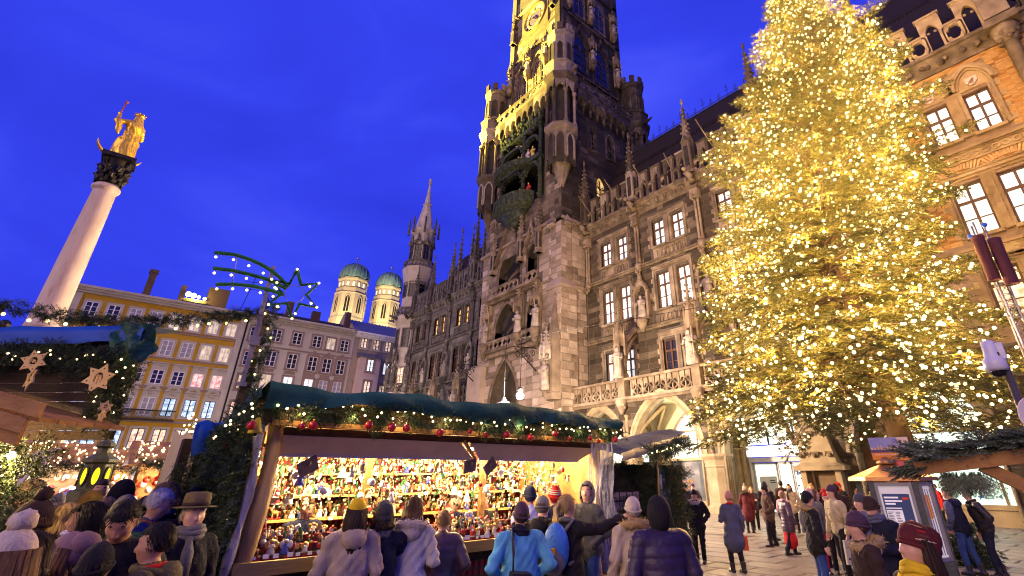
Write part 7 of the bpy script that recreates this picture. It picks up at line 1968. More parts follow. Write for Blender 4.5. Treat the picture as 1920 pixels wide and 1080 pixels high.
# hinged awning flaps of grey canvas with a light strut between
for(a,b,a2,b2)in((1.43,3.83,1.62,4.22),(3.95,6.6,4.32,6.35)):
 mb=MB();V=[(-6.46,a+.06,2.41),(-6.46,b,2.415),(-6.72,b2,2.22),(-6.72,a2,2.22)];V+=[(x-.02,y,z+.02)for x,y,z in V]
 mb.add(V,[(0,1,2,3),(7,6,5,4),(0,4,5,1),(1,5,6,2),(2,6,7,3),(3,7,4,0)]);mb.box(-6.75,-6.71,a2,b2,2.2,2.225);part('awning_flap',mb,CANV,stall)
mb=MB();mb.box(-6.47,-6.44,SY0+.03,SY1-.05,2.415,2.50);part('valance_board',mb,WOODD,stall)
mb=MB();mb.tube([(-6.43,3.88,2.43),(-6.70,4.25,2.22)],.025,6);part('strut',mb,SHELFW,stall)
for y,z,rx in((1.95,2.10,.5),(4.15,2.12,.2),(4.5,2.12,.75)):
 mb=MB();mb.obox((-6.68,y,z),(.02,.22,.17),(rx,.2,.15));mb.sphere((-6.66,y,z+.03),.03,8,6);part('price_board',mb,mat('card_brown',[(.13,.09,.08),(.18,.13,.11)],sc=3),stall)
# clear plastic curtain at the right end
mb=MB();V=[];nn,mm=26,16
for j in range(mm+1):
 for i in range(nn+1):
  y=6.2+.62*i/nn;z=2.62-2.0*j/mm
  V.append((SX+.18+.05*math.sin(i*1.1+j*.35)+.03*math.sin(j*.9+i*.4),y+.02*math.sin(j*.7),z))
mb.add(V,[(j*(nn+1)+i,j*(nn+1)+i+1,(j+1)*(nn+1)+i+1,(j+1)*(nn+1)+i)for j in range(mm)for i in range(nn)],0,True);part('plastic_curtain',mb,FILM,stall)
mb=MB();mb.tube([(SX+.25,6.2,.62),(SX+.25,6.95,.48)],.03,6);part('handrail',mb,SHELFW,stall)
for k,y in enumerate((1.85,2.6,3.45,4.35,5.2,6.05)):
 mb=MB();mb.sphere((-7.0,y,2.36),.04,10,8,0);mb.lathe(-7.0,y,[(.03,2.39),(.02,2.45)],8,1);part('light_bulb',mb,[BULBW,WOODD],stall)
 lamp('stall_light',(-7.0,y,2.29),28,(1,.74,.40),'POINT',.05)
for y in(2.1,3.35,4.6,5.8):lamp('stall_light',(-8.0,y,2.30),34,(1,.72,.38),'POINT',.05)
garland('evergreen_garland','evergreen garland with red baubles and small lights along the eave of the ornament stall',[(-6.16,SY0-.1+t*(SY1-SY0+.3),2.70-.05*math.sin(t*22)**2)for t in np.linspace(0,1,40)],.09,75,56,baub=15,size=.2)
for k in range(9):lamp('garland_light',(-6.13,SY0+.2+k*.6,2.62),1.1,(1,.68,.3),'POINT',.03)
garland('evergreen_garland','evergreen garland with lights down the sloping left edge of the ornament stall roof',[(-6.1-t*1.7,SY0-.24,2.66-t*.24)for t in np.linspace(0,1,10)],.08,70,16,baub=2,size=.18)
mb=MB();mb.lathe(-6.2,SY0-.17,[(.005,2.56),(.03,2.54),(.045,2.46),(.07,2.42),(.072,2.40)],12,0);mb.sphere((-6.2,SY0-.17,2.39),.02,8,6,1);solo('yellow_bell',mb,[mat('bell_yellow',(.65,.50,.03),rough=.4),IRON],'yellow bell hanging at the front left corner of the ornament stall roof','bell')
# evergreen side wall with bluish tips
ev=thing('evergreen_wall','dark fir branches with pale blue tips tied on the left side of the ornament stall','hedge',(-7.6,1.3,0),None)
P,D,U,S=[],[],[],[]
for k in range(1500):
 x=rng.uniform(-8.2,-6.35);z=rng.uniform(.1,2.42+.1*(x+6.3)/-3);P.append((x,SY0-.04-rng.uniform(0,.1),z));D.append((rng.uniform(-.5,.7),-.45-rng.random()*.5,rng.uniform(-1.2,.35)));U.append(nrng.normal(0,1,3));S.append(rng.uniform(.16,.32))
scatter('fir_branches',SPR_MID,P,D,U,S,FIRM,ev)
P,D,U,S=[],[],[],[]
for k in range(60):
 z=.3+2.0*k/60;P.append((-6.42+rng.uniform(-.12,.05),SY0-.10,z));D.append((.35+rng.random()*.4,-.7,rng.uniform(-.7,.2)));U.append((0,-.4,1));S.append(rng.uniform(.14,.24))
scatter('fir_tips',SPR_NEAR,P,D,U,S,FIRB,ev)
for k in range(3):
 mb=MB();x=-6.9-k*.5;mb.tube([(x,SY0-.2,.2),(x+.12,SY0-.2,2.3)],.012,6);part('bamboo_cane',mb,mat('cane',(.42,.30,.06),rough=.5),ev)
# ---- goods on the stall
GM=dict(w=mat('ornament_white',(.78,.74,.68),rough=.5,bump=0),r=mat('ornament_red',(.55,.04,.03),rough=.4,bump=0),b=mat('ornament_blue',(.05,.08,.42),rough=.45,bump=0),g=GOLD,s=SKIN['fair'],k=mat('ornament_black',(.03,.025,.022),rough=.4,bump=0),
          n=mat('ornament_green',(.04,.16,.05),rough=.5,bump=0),o=mat('ornament_wood',(.52,.32,.12),rough=.5,bump=0),t=mat('ornament_terracotta',(.55,.20,.07),rough=.6,bump=0),c=mat('ornament_cream',(.72,.60,.42),rough=.5,bump=0))
def proto(name,mats,fn):
 mb=MB();fn(mb);return mb.mesh(name,[GM[c]for c in mats])
def f_angel(mb):
 mb.lathe(0,0,[(.045,0),(.038,.03),(.018,.085),(.012,.1)],9,0);mb.sphere((0,0,.118),.021,8,6,1);mb.sphere((0,-.004,.126),(.023,.023,.018),8,6,2)
 for s_ in(-1,1):mb.sphere((s_*.038,-.02,.088),(.03,.006,.04),8,5,2);mb.tube([(s_*.014,0,.09),(s_*.03,.02,.07),(s_*.008,.03,.075)],[.009,.008,.006],6,0)
def f_santa(mb):
 mb.lathe(0,0,[(.036,0),(.04,.02),(.03,.07),(.018,.095)],9,0);mb.sphere((0,0,.108),.022,8,6,1);mb.sphere((0,.012,.096),(.02,.016,.026),8,6,2);mb.lathe(0,0,[(.024,.118),(.018,.135),(.004,.165)],8,0);mb.sphere((0,0,.166),.008,6,4,2);mb.lathe(0,0,[(.041,0),(.042,.012)],9,2)
 for s_ in(-1,1):mb.tube([(s_*.028,0,.085),(s_*.046,.012,.055)],[.012,.009],6,0)
def f_nut(mb):
 mb.box(-.02,.02,-.016,.016,.045,.09,0);mb.box(-.018,-.003,-.012,.012,0,.045,2);mb.box(.003,.018,-.012,.012,0,.045,2);mb.box(-.016,.016,-.014,.014,.09,.122,1);mb.lathe(0,0,[(.02,.12),(.021,.16),(.016,.165)],8,2);mb.box(-.01,.01,.014,.017,.094,.104,3);mb.box(-.026,.026,-.018,.018,0,.006,3)
 for s_ in(-1,1):mb.tube([(s_*.025,0,.085),(s_*.028,0,.05)],.008,6,0)
def f_bell(mb):mb.lathe(0,0,[(.004,.09),(.018,.085),(.03,.055),(.036,.025),(.05,0),(.048,-.004)],12,0);mb.sphere((0,0,-.004),.012,6,4,1)
def f_ball(mb):mb.sphere((0,0,.04),.04,12,8,0);mb.lathe(0,0,[(.011,.078),(.01,.09)],8,1)
def f_star(mb):
 P=[]
 for k in range(12):
  r=.055 if k%2==0 else .026;a=PI/2+k*PI/6;P.append((r*math.cos(a),.055+r*math.sin(a)))
 mb.prism(P,-.006,.006,0);mb.sphere((0,-.006,.055),.012,6,4,1)
def f_tree(mb):
 for k in range(4):mb.lathe(0,0,[(.05-.01*k,.02+.03*k),(.012,.062+.03*k)],9,0)
 mb.lathe(0,0,[(.012,0),(.012,.03)],6,1)
 for k in range(8):mb.sphere((.04*math.cos(k*2.4)*(1-k*.09),.04*math.sin(k*2.4)*(1-k*.09),.03+k*.014),.007,5,4,2)
def f_cottage(mb):
 mb.box(-.045,.045,-.03,.03,0,.055,0);mb.prism([(-.055,.055),(.055,.055),(0,.105)],-.036,.036,1);mb.box(-.012,.012,-.033,-.029,0,.035,2);mb.box(.02,.033,-.02,-.005,.07,.11,2)
def f_snow(mb):mb.sphere((0,0,.032),.034,10,8,0);mb.sphere((0,0,.08),.025,10,8,0);mb.sphere((0,0,.115),.018,8,6,0);mb.lathe(0,0,[(.024,.126),(.024,.13),(.015,.131),(.014,.152)],8,1);mb.lathe(0,0,[(.02,.098),(.021,.104)],8,2)
def f_horse(mb):
 mb.sphere((0,0,.07),(.04,.018,.022),8,6,0);mb.tube([(.03,0,.08),(.05,0,.115)],[.016,.012],6,0);mb.sphere((.06,0,.118),(.02,.01,.011),7,5,0)
 for x in(-.025,.025):
  for y in(-.011,.011):mb.tube([(x,y,.06),(x,y,.012)],.006,5,0)
 for y in(-.012,.012):mb.tube([(-.06,y,.02),(0,y,.004),(.06,y,.02)],.005,5,1)
 mb.tube([(-.038,0,.08),(-.055,0,.05)],[.008,.004],5,1)
def f_boot(mb):mb.lathe(0,0,[(.026,.03),(.028,.1),(.034,.1),(.034,.12),(.02,.12)],9,0);mb.sphere((0,.025,.022),(.026,.045,.022),8,6,0);mb.lathe(0,0,[(.036,.098),(.037,.122)],9,1)
PROT=[('angel_figurine','white angel figurine with gold wings',proto('angel_figurine','wsg',f_angel)),('angel_figurine','blue robed angel figurine',proto('angel_figurine','bsw',f_angel)),('angel_figurine','terracotta robed figurine with white wings',proto('angel_figurine','tsw',f_angel)),
  ('santa_figurine','red santa figurine with white beard',proto('santa_figurine','rsw',f_santa)),('nutcracker','red nutcracker figure with black hat',proto('nutcracker','rskw',f_nut)),('nutcracker','wooden nutcracker figure in natural colours',proto('nutcracker','oskg',f_nut)),('bell_ornament','white bell ornament',proto('bell_ornament','wg',f_bell)),
  ('glass_ball','red glass ball ornament',proto('glass_ball','rg',f_ball)),('glass_ball','white glass ball ornament',proto('glass_ball','wg',f_ball)),('star_ornament','white wooden star ornament',proto('star_ornament','wg',f_star)),('star_ornament','natural wood star ornament',proto('star_ornament','or',f_star)),('toy_tree','small green toy tree',proto('toy_tree','nor',f_tree)),
  ('toy_cottage','small toy cottage with red roof',proto('toy_cottage','crk',f_cottage)),('snowman','white snowman figure with black hat',proto('snowman','wkr',f_snow)),('rocking_horse','wooden rocking horse ornament',proto('rocking_horse','or',f_horse)),('boot_ornament','cream boot ornament',proto('boot_ornament','cw',f_boot)),('angel_figurine','cream angel figurine',proto('angel_figurine','csg',f_angel))]
STRING={}
def put(k,x,y,z,where,s_=1.,rz=None,hang=False):
 n,lab,me=PROT[k]
 o=link(n,me,None,(x,y,z),rng.uniform(-.6,.6)-PI/2 if rz is None else rz,(s_,)*3)
 b=['beside the log post','left of the yellow hat','behind the yellow hat','behind the cream parka','in the middle','behind the light blue jacket','behind the striped hat','near the clear curtain'][int(min(7,max(0,(y-SY0)/(SY1-SY0)*8)))]
 if rz is not None:b=['nearest the post','second from the post','third from the post','fourth from the post','fifth from the post','sixth from the post','seventh from the post','eighth from the post','farthest from the post'][8-int(round((x+7.5)/.085))]
 props(o,lab+' '+where+' '+b,{'angel_figurine':'figurine','santa_figurine':'figurine'}.get(n,n.replace('_',' ')),'figurines and ornaments '+where)
 if hang:
  mb=MB();
  if 's' not in STRING:mb.tube([(0,0,.10),(0,0,.32)],.0018,4);STRING['s']=mb.mesh('string',GM['k'])
  link('string',STRING['s'],o)
STAND=[0,0,16,16,1,2,3,4,5,5,13,12,14,16,11];HANG=[0,0,16,16,2,6,6,8,8,9,9,10,10,14,15,15,16,3,1,7]
for r in range(3):
 for i in range(38):
  y=SY0+.18+(SY1-SY0-.5)*(i+.5*(r%2))/38
  put(rng.choice(STAND),SX-.07-.16*r+rng.uniform(-.03,.03),y+rng.uniform(-.03,.03),1.242+.075*r,('on the front counter step','on the middle counter step','on the rear counter step')[r],rng.uniform(.55,1.05))
for r,z in enumerate((1.45,1.75,2.05)):
 for i in range(25):
  put(rng.choice(STAND+[0,16,1]),-8.64+rng.uniform(-.05,.05),SY0+.2+(SY1-SY0-.4)*(i+rng.random()*.6)/25,z,('on the lowest back shelf','on the middle back shelf','on the top back shelf')[r],rng.uniform(.7,1.35))
for r,(x,n)in enumerate(((-6.86,34),(-7.15,34))):
 for i in range(n):
  put(rng.choice(HANG),x+rng.uniform(-.05,.05),SY0+.25+(SY1-SY0-.5)*(i+rng.random()*.5)/n,2.04-rng.uniform(0,.46)**1.3-.04*r,('hanging in the front row','hanging in the second row')[r],rng.uniform(.6,1.3),hang=True)
for z in(1.41,1.78):
 for i in range(9):put(rng.choice([0,0,1,1,3,16]),-7.5+.085*i,SY0+.2+rng.uniform(-.06,.06),z,'on the lower side shelf' if z<1.5 else 'on the upper side shelf',rng.uniform(1.0,1.7),rz=0)
for y in(2.9,4.75):mb=MB();mb.box(-7.28,-7.2,y-.04,y+.04,0,2.4);part('inner_post',mb,WOODB,stall)
hb=MB()
for x in(-6.86,-7.15):hb.tube([(x,SY0,2.33),(x,SY1-.1,2.33)],.012,5)
part('hanging_rail',hb,WOODD,stall)
mb=MB()
for k in range(46):
 y=SY0+.15+(SY1-SY0-.4)*k/46+rng.uniform(-.03,.03);s_=rng.uniform(.7,1.3);mb.obox((SX+.055,y,1.225+.02*s_),(.004,.055*s_,.04*s_),(0,-.3,rng.uniform(-.2,.2)))
for k in range(30):mb.obox((-8.48,SY0+.2+rng.random()*4.9,rng.choice((1.44,1.74,2.04))),(.004,.07,.045),(0,0,0))
part('price_cards',mb,mat('card_white',(.7,.68,.64),bump=0),stall,kind='stuff')
# densely packed small goods behind the rows one can pick apart
mb=MB()
for k in range(3200):
 if k<1500:p=(-8.70+rng.uniform(-.06,.1),rng.uniform(SY0+.1,SY1-.1),rng.choice((1.47,1.77,2.07,1.60,1.92,2.2))+rng.uniform(0,.09))
 elif k<2500:p=(-7.4+rng.uniform(-.25,.25),rng.uniform(SY0+.4,SY1-.2),rng.uniform(1.6,2.30))
 else:p=(SX-.42+rng.uniform(-.1,.3),rng.uniform(SY0+.15,SY1-.25),1.25+rng.uniform(0,.2))
 c=rng.choice([0,0,1,1,2,4,5,5,6,6,6,7]);t=rng.random()
 s_=rng.uniform(.35,.8)
 if t<.4:mb.sphere(p,s_*.028,5,4,c)
 elif t<.7:mb.lathe(p[0],p[1],[(.03*s_,p[2]-.04*s_),(.012*s_,p[2]+.03*s_),(.016*s_,p[2]+.05*s_),(.004,p[2]+.07*s_)],5,c)
 else:mb.obox(p,(.012*s_,.05*s_,.11*s_),(rng.uniform(-.6,.6),0,rng.uniform(-1,1)),c)
part('small_ornaments',mb,[GM[c]for c in 'wcorgnok'],stall,kind='stuff')
# ================================================================== next stall to the right: dark tarp roof, evergreen side, rolled plastic
s3=thing('market_stall','market stall with dark blue tarpaulin roof and evergreen wall, behind the clear plastic curtain','market stall',(-8.2,9.4,0),None)
mb=MB();drape(mb,(-6.75,7.5,2.36),(-7.6,10.9,2.93),[(0,0,0),(-.4,0,.1),(-.9,0,.12),(-1.6,0,.05)],30,0,5,.04);drape(mb,(-6.75,7.5,2.36),(-7.6,10.9,2.93),[(0,0,0),(.05,0,-.06),(.03,0,-.14)],40,1,6,.03);part('tarpaulin',mb,[TARPN,mat('tarp_edge',[(.16,.14,.12),(.26,.23,.2)],sc=4,rough=.4,bump=.6,bsc=8)],s3)
mb=MB();mb.box(-9.6,-7.5,8.0,10.4,0,2.2);part('wall',mb,WOODD,s3)
P,D,U,S=[],[],[],[]
for k in range(1100):
 P.append((-7.42,rng.uniform(7.6,10.3),rng.uniform(.2,2.35)));D.append((.5+rng.random()*.5,rng.uniform(-.6,.6),rng.uniform(-1.1,.3)));U.append(nrng.normal(0,1,3));S.append(rng.uniform(.16,.3))
scatter('fir_branches',SPR_MID,P,D,U,S,FIRM,s3)
mb=MB();mb.tube([(-7.2,9.05,.6),(-7.2,9.15,2.3)],.018,6);part('bamboo_cane',mb,MATS['cane'],s3)
mb=MB();mb.box(-7.32,-7.28,7.75,8.6,1.35,1.72,0)
for i in range(4):
 for j in range(2):mb.box(-7.28,-7.265,7.79+i*.2,7.95+i*.2,1.38+j*.17,1.52+j*.17,1)
part('picture_rack',mb,[WOODD,mat('picture_print',[(.30,.20,.13),(.52,.42,.34)],sc=9,bump=0)],s3)
garland('evergreen_garland','evergreen garland with blue and white lights at the corner of the dark tarpaulin roof',[(-6.8-t*.75,8.4+t*2.5,2.42+t*.36-.05*math.sin(t*3))for t in np.linspace(0,1,12)],.09,90,22,size=.2)
rp_=thing('rolled_sheet','rolled clear plastic sheet with dark green top hanging at the stall corner','plastic sheet',(-7.3,9.6,.9),None)
mb=MB();V=[]
for j in range(13):
 for i in range(15):t=i/14;V.append((-7.2-.25*t+.03*math.sin(i*1.7+j*.4),9.1+.75*t,2.28-.22*t-1.25*j/12*(1+.25*t)))
F=[(j*15+i,j*15+i+1,(j+1)*15+i+1,(j+1)*15+i)for j in range(2,12)for i in range(14)];mb.add(V,F,0,True);part('clear_sheet',mb,FILM,rp_)
mb=MB();mb.add(V,[(j*15+i,j*15+i+1,(j+1)*15+i+1,(j+1)*15+i)for j in range(2)for i in range(14)],0,True);part('top_band',mb,TARPG,rp_)
# ================================================================== small canvas covered booth with blue tarp, left of the ornament stall
s4=thing('market_stall','small booth wrapped in beige canvas with bright blue tarpaulin, left of the ornament stall','market stall',(-9.3,1.3,0),None)
mb=MB();drape(mb,(-9.6,.85,2.60),(-9.0,1.12,2.55),[(0,0,0),(.02,0,-.3),(.0,-.02,-.7),(.05,-.05,-1.2),(.0,-.1,-2.0)],14,0,2,.05);part('canvas_wrap',mb,CANVB,s4)
mb=MB();drape(mb,(-8.85,1.0,2.72),(-8.75,1.62,2.72),[(-.9,0,.02),(-.4,0,.03),(0,0,0),(.05,0,-.12),(.05,.02,-.28),(.02,.06,-.44)],18,0,8,.035);part('tarpaulin',mb,TARPB,s4)
mb=MB();mb.box(-10.4,-9.1,.95,1.6,0,2.5);part('wall',mb,WOODD,s4)
P,D,U,S=[],[],[],[]
for k in range(420):z=rng.uniform(.2,2.3);P.append((-8.95+rng.uniform(-.2,.1),1.05+rng.uniform(-.08,.3),z));D.append((.6,rng.uniform(-.6,.3),rng.uniform(-1.1,.2)));U.append(nrng.normal(0,1,3));S.append(rng.uniform(.14,.26))
scatter('fir_branches',SPR_MID,P,D,U,S,FIRM,s4)
mb=MB()
for k in range(16):mb.sphere((-9.0+rng.uniform(-.1,.1),.98+rng.uniform(-.1,.1),2.72+rng.uniform(-.16,.14)),.014,6,5)
part('light_bulbs',mb,BULB,s4,kind='stuff')
# ================================================================== stall at the left edge
O=np.array([-6.25,.13,0]);ua=np.array([-.67,-.74,0]);wa_=np.array([.74,-.67,0])
TL=(np.stack([ua,wa_,[0,0,1.]],1),O)# local: along the wall to the left, out towards the square, up
s5=thing('market_stall','dark wooden stall with blue tarpaulin edge and hanging wooden stars at the left edge','market stall',tuple(O),None)
for k in range(12):
 mb=MB(TL);z=2.30+k*.085;mb.box(.02+rng.uniform(0,.02),2.6,-.03,.0+rng.uniform(0,.008),z,z+.078);part('wall_board',mb,WOODD,s5)
mb=MB(TL);drape(mb,(-.02,.12,3.33),(2.6,.12,3.30),[(0,-.5,.05),(0,-.2,.02),(0,0,0),(0,.02,-.08),(0,.015,-.17)],40,0,4,.012);part('tarpaulin',mb,TARPB,s5)
mb=MB(TL);mb.T=TL
V=[]
for j in range(9):
 for i in range(9):V.append((-.12+.34*i/8+.02*math.sin(j*2+i),.16+.05*math.sin(i*1.3+j*.9)-.1*(i<2),3.34-.42*j/8*(1-.35*abs(i-3)/5)))
mb.add(V,[(j*9+i,j*9+i+1,(j+1)*9+i+1,(j+1)*9+i)for j in range(8)for i in range(8)],0,True);part('tarpaulin_corner',mb,TARPG,s5)
# sloping board roof below
def lp(u,w_,z):return tuple(TL[0]@np.array([u,w_,z])+TL[1])
for k in range(5):
 mb=MB(TL);w0=.06+k*.16;w1=w0+.15
 zf=lambda u:2.32+.245*(u+.1)
 V=[(-.12,w0,zf(-.12)+.05),(-.12,w1,zf(-.12)+.05),(2.7,w1,zf(2.7)+.05),(2.7,w0,zf(2.7)+.05)];V+=[(a,b,c+.035)for a,b,c in V]
 mb.add(V,[(0,1,2,3),(7,6,5,4),(0,4,5,1),(1,5,6,2),(2,6,7,3),(3,7,4,0)]);part('roof_board',mb,WOODB,s5)
for k,(w0,dz)in enumerate(((.86,.09),(.885,-.02),(.84,-.1))):
 mb=MB(TL);V=[(-.14+.05*k,w0,2.30+dz),(-.14+.05*k,w0+.03,2.30+dz),(2.7,w0+.03,2.30+dz+.69),(2.7,w0,2.30+dz+.69)];V+=[(a,b,c+.105)for a,b,c in V]
 mb.add(V,[(0,1,2,3),(7,6,5,4),(0,4,5,1),(1,5,6,2),(2,6,7,3),(3,7,4,0)]);part('fascia_board',mb,WOODB,s5)
garland('evergreen_garland','thick fir garland with warm lights under the blue tarpaulin at the left edge',[lp(u,.12,3.03-.03*math.sin(u*5))for u in np.linspace(.02,2.5,16)],.09,210,40,size=.15,m=FIRM,br=.008)
garland('evergreen_garland','hanging fir garland with wooden stars down the right end of the left stall',[lp(.08+.03*math.sin(z*6),.12,z)for z in np.linspace(3.05,2.45,8)],.09,230,14,size=.16,m=FIRM,br=.009)
def cut_star(c,r,rot,lab,motif):
 """flat wooden six pointed star with a cut motif and drill holes, facing the square"""
 st_=thing('wooden_star',lab,'star ornament',c,None,'wooden stars on the left stall')
 T=(np.stack([ua*math.cos(rot)+wa_*math.sin(rot),wa_*math.cos(rot)-ua*math.sin(rot),[0,0,1.]],1),np.array(c))
 outer=[];n=48;tilt=rng.uniform(-.3,.3)
 for i in range(n):
  a=2*PI*i/n;b=(a%(PI/3));k=abs(b-PI/6)/(PI/6)# 1 at the tips
  rr=r*math.cos(PI/3)/math.cos(PI/3-(PI/6)*0-(1-k)*0)if False else r*.577*math.sin(PI*5/6-0)/math.sin(PI-PI*5/6+0+(1-k)*0+.0001)if False else r/(math.cos((1-k)*PI/6)+math.sin((1-k)*PI/6)*math.sqrt(3))
  outer.append((rr*math.cos(a+PI/2+tilt),rr*math.sin(a+PI/2+tilt)))
 inner=[(.34*r*math.cos(2*PI*i/n+PI/2+tilt)*.8,.34*r*math.sin(2*PI*i/n+PI/2+tilt)*(1.1))for i in range(n)]
 mb=MB(T);mb.band(outer,inner,-.006,.006,True)
 if motif==0:
  for s_ in(-.1,.08):mb.box(s_*r-.05*r,s_*r+.07*r,-.005,.005,-.36*r,.12*r);mb.lathe(s_*r+.01*r,0,[(.07*r,.12*r),(.075*r,.18*r),(.01*r,.26*r)],8)
 else:
  mb.tube([(-.25*r,0,-.3*r),(-.1*r,0,.1*r),(.15*r,0,.2*r),(.22*r,0,-.3*r)],.045*r,5);mb.sphere((-.02*r,0,.0),(.12*r,.005,.14*r),8,6);mb.box(-.2*r,.2*r,-.005,.005,-.34*r,-.24*r)
 part('board',mb,mat('star_plywood',[(.62,.40,.11),(.78,.55,.20)],sc=5,rough=.6),st_)
 mb=MB(T)
 for i in range(6):a=2*PI*i/6+PI/2+tilt;mb.lathe(.66*r*math.cos(a),.0075,[(0.001,0)],3);mb.sphere((.66*r*math.cos(a),.006,.66*r*math.sin(a)),(.05*r,.003,.05*r),8,4)
 part('drill_hole',mb,DARKV,st_)
cut_star(lp(.72,.30,2.945),.108,.25,'upper of two overlapping wooden stars on the dark stall wall',1)
cut_star(lp(.71,.27,2.80),.118,-.5,'lower of two overlapping wooden stars on the dark stall wall',1)
cut_star(lp(.07,.30,2.79),.135,.1,'largest wooden star, two towers cut out, right end of the dark stall wall',0)
cut_star(lp(-.05,.26,2.55),.055,.6,'small wooden star hanging upper among the fir branches at the stall end',1);cut_star(lp(-.07,.28,2.47),.055,-.3,'small wooden star hanging lower among the fir branches at the stall end',1)
cut_star(lp(.30,.75,2.47),.05,.4,'small wooden star lying on the sloping board roof, left of two',0);cut_star(lp(.17,.75,2.45),.055,-.4,'small wooden star lying on the sloping board roof, right of two',1)
# inside of the left stall
mb=MB(TL);mb.box(1.5,2.7,-.75,-.70,1.0,2.3);part('back_wall',mb,WOODD,s5)
for u,w_,z in((.72,.5,2.26),(.55,.3,2.16),(1.2,.3,2.3)):
 mb=MB();c=lp(u,w_,z);mb.sphere(c,.032,10,8,0);mb.lathe(c[0],c[1],[(.02,c[2]+.03),(.02,c[2]+.08)],8,1);part('light_bulb',mb,[BULBW,IRON],s5);lamp('stall_light',(c[0]+.08,c[1]-.03,c[2]-.07),12,(1,.66,.30),'POINT',.04)
mb=MB(TL)
for k in range(16):
 u=.55+k*.09;z=2.12+rng.uniform(-.12,.1);mb.lathe(u,.05,[(.008,z),(.007,z+.16)],5,0);mb.sphere((u,.05,z),(.026,.012,.035),8,6,0)
part('spoon',mb,mat('spoon_metal',(.55,.52,.45),rough=.25,metal=1),s5,kind='stuff')
P,D,U,S=[],[],[],[]
for k in range(460):P.append(lp(rng.uniform(.25,1.3),.3+rng.uniform(-.15,.2),rng.uniform(1.2,2.25)));D.append(nrng.normal(0,1,3)+np.array([0,0,-.5]));U.append(nrng.normal(0,1,3));S.append(rng.uniform(.14,.26))
scatter('fir_branches',SPR_MID,P,D,U,S,FIRM,s5)
mb=MB()
for k in range(44):mb.sphere(lp(rng.uniform(.25,1.2),.5,rng.uniform(1.3,2.15)),.008,6,4)
part('light_bulbs',mb,BULB,s5,kind='stuff')
cf=thing('canvas_flap','pale pink canvas awning flap of a stall behind the left crowd','awning',(-11.5,-.5,1.5),None)
mb=MB();drape(mb,(-11.6,-.75,2.35),(-11.4,-.35,2.45),[(0,0,0),(0,-.1,-.25),(.1,-.25,-.5),(.1,-.3,-.9)],12,0,4,.05);part('canvas_flap',mb,mat('canvas_pink',[(.5,.40,.37),(.62,.52,.48)],sc=3,rough=.8),cf)
# ================================================================== far stalls and the green lantern
def far_stall(x,y,wd,label,c,seed,z=2.3):
 q=random.Random(seed)
 t=thing('market_stall',label,'market stall',(x,y,0),None)
 mb=MB();mb.add([(x+.4,y-wd/2-.2,z),(x+.4,y+wd/2+.2,z),(x-.8,y+wd/2+.2,z+.55),(x-.8,y-wd/2-.2,z+.55),(x-2,y-wd/2-.2,z),(x-2,y+wd/2+.2,z)],[(0,1,2,3),(3,2,5,4),(0,3,4),(1,5,2)]);part('roof',mb,WOODB,t)
 mb=MB();mb.box(x-1.9,x-1.8,y-wd/2,y+wd/2,0,z);mb.box(x-1.8,x,y-wd/2,y-wd/2+.06,0,z);mb.box(x-1.8,x,y+wd/2-.06,y+wd/2,0,z);mb.box(x-.1,x,y-wd/2,y+wd/2,0,1.0);part('wall',mb,WOODB,t)
 mb=MB()
 for k in range(140):mb.sphere((x-.3-q.random()*1.3,y+q.uniform(-.48,.48)*wd,q.uniform(1.0,z-.15)),q.uniform(.03,.08),6,5,k%4)
 part('goods',mb,[GM['w'],GM['c'],GM['r'],GM['o']],t,kind='stuff')
 mb=MB()
 for k in range(130):yy=y+q.uniform(-.55,.55)*wd;v=q.random();mb.sphere((x+.42-1.2*v,yy,z+.02+.55*v+q.uniform(-.03,.05)),.02,6,4)
 part('light_bulbs',mb,BULB,t,kind='stuff')
 P,D,U,S=[],[],[],[]
 for k in range(160):P.append((x+.42,y+q.uniform(-.55,.55)*wd,z+q.uniform(-.1,.08)));D.append(nrng.normal(0,1,3));U.append(nrng.normal(0,1,3));S.append(q.uniform(.12,.25))
 scatter('fir_branches',SPR_FAR,P,D,U,S,FIRM,t)
 lamp('stall_light',(x-.5,y,z-.15),60,c,'POINT',.1);lamp('stall_light',(x-.5,y+wd*.3,z-.15),40,c,'POINT',.1)
far_stall(-15.5,1.75,1.7,'far gift stall with brightly lit wreaths and roof lights, right of the green lantern',(1,.82,.55),1)
far_stall(-20.5,.9,2.6,'far stall with white lit goods behind the green lantern',(1,.88,.70),2)
far_stall(-17.5,-.75,1.8,'far stall with bluish white lights left of the green lantern',(.85,.88,1),3)
far_stall(-27,3.2,4.5,'far dark roofed stall row in front of the ochre house',(1,.8,.5),4)
gl=thing('green_lantern','large green copper lantern with yellow lit oval panes behind the crowd','lantern',(-14,.22,0),None)
mb=MB();mb.lathe(-14,.22,[(.30,0),(.30,1.5),(.34,1.55),(.34,1.80),(.24,1.84),(.23,2.27),(.30,2.31),(.30,2.36),(.2,2.42),(.12,2.48),(.11,2.56),(.17,2.6),(.14,2.66),(.06,2.72),(.01,2.8)],8,rot=PI/8,smooth=False);part('housing',mb,mat('lantern_green',[(.05,.055,.02),(.11,.12,.045)],sc=5,rough=.5,bump=.3),gl)
for k in range(8):
 a=k*PI/4;c,s_=math.cos(a),math.sin(a)
 if c<-.1:continue
 T=(np.array([[-s_,c,0],[c,s_,0],[0,0,1.]]),np.array([-14+c*.218,.22+s_*.218,0]));m2=MB(T)
 A=[(.05*math.cos(t),2.06+.15*math.sin(t))for t in np.linspace(0,2*PI,16,endpoint=False)];B2=[(.068*math.cos(t),2.06+.175*math.sin(t))for t in np.linspace(0,2*PI,16,endpoint=False)]
 m2.prism(A,0,.02,0);m2.band(A,B2,0,.035,True,1);part('pane',m2,[emat('lantern_glow',(1,.80,.02),1.6),MATS['lantern_green']],gl)
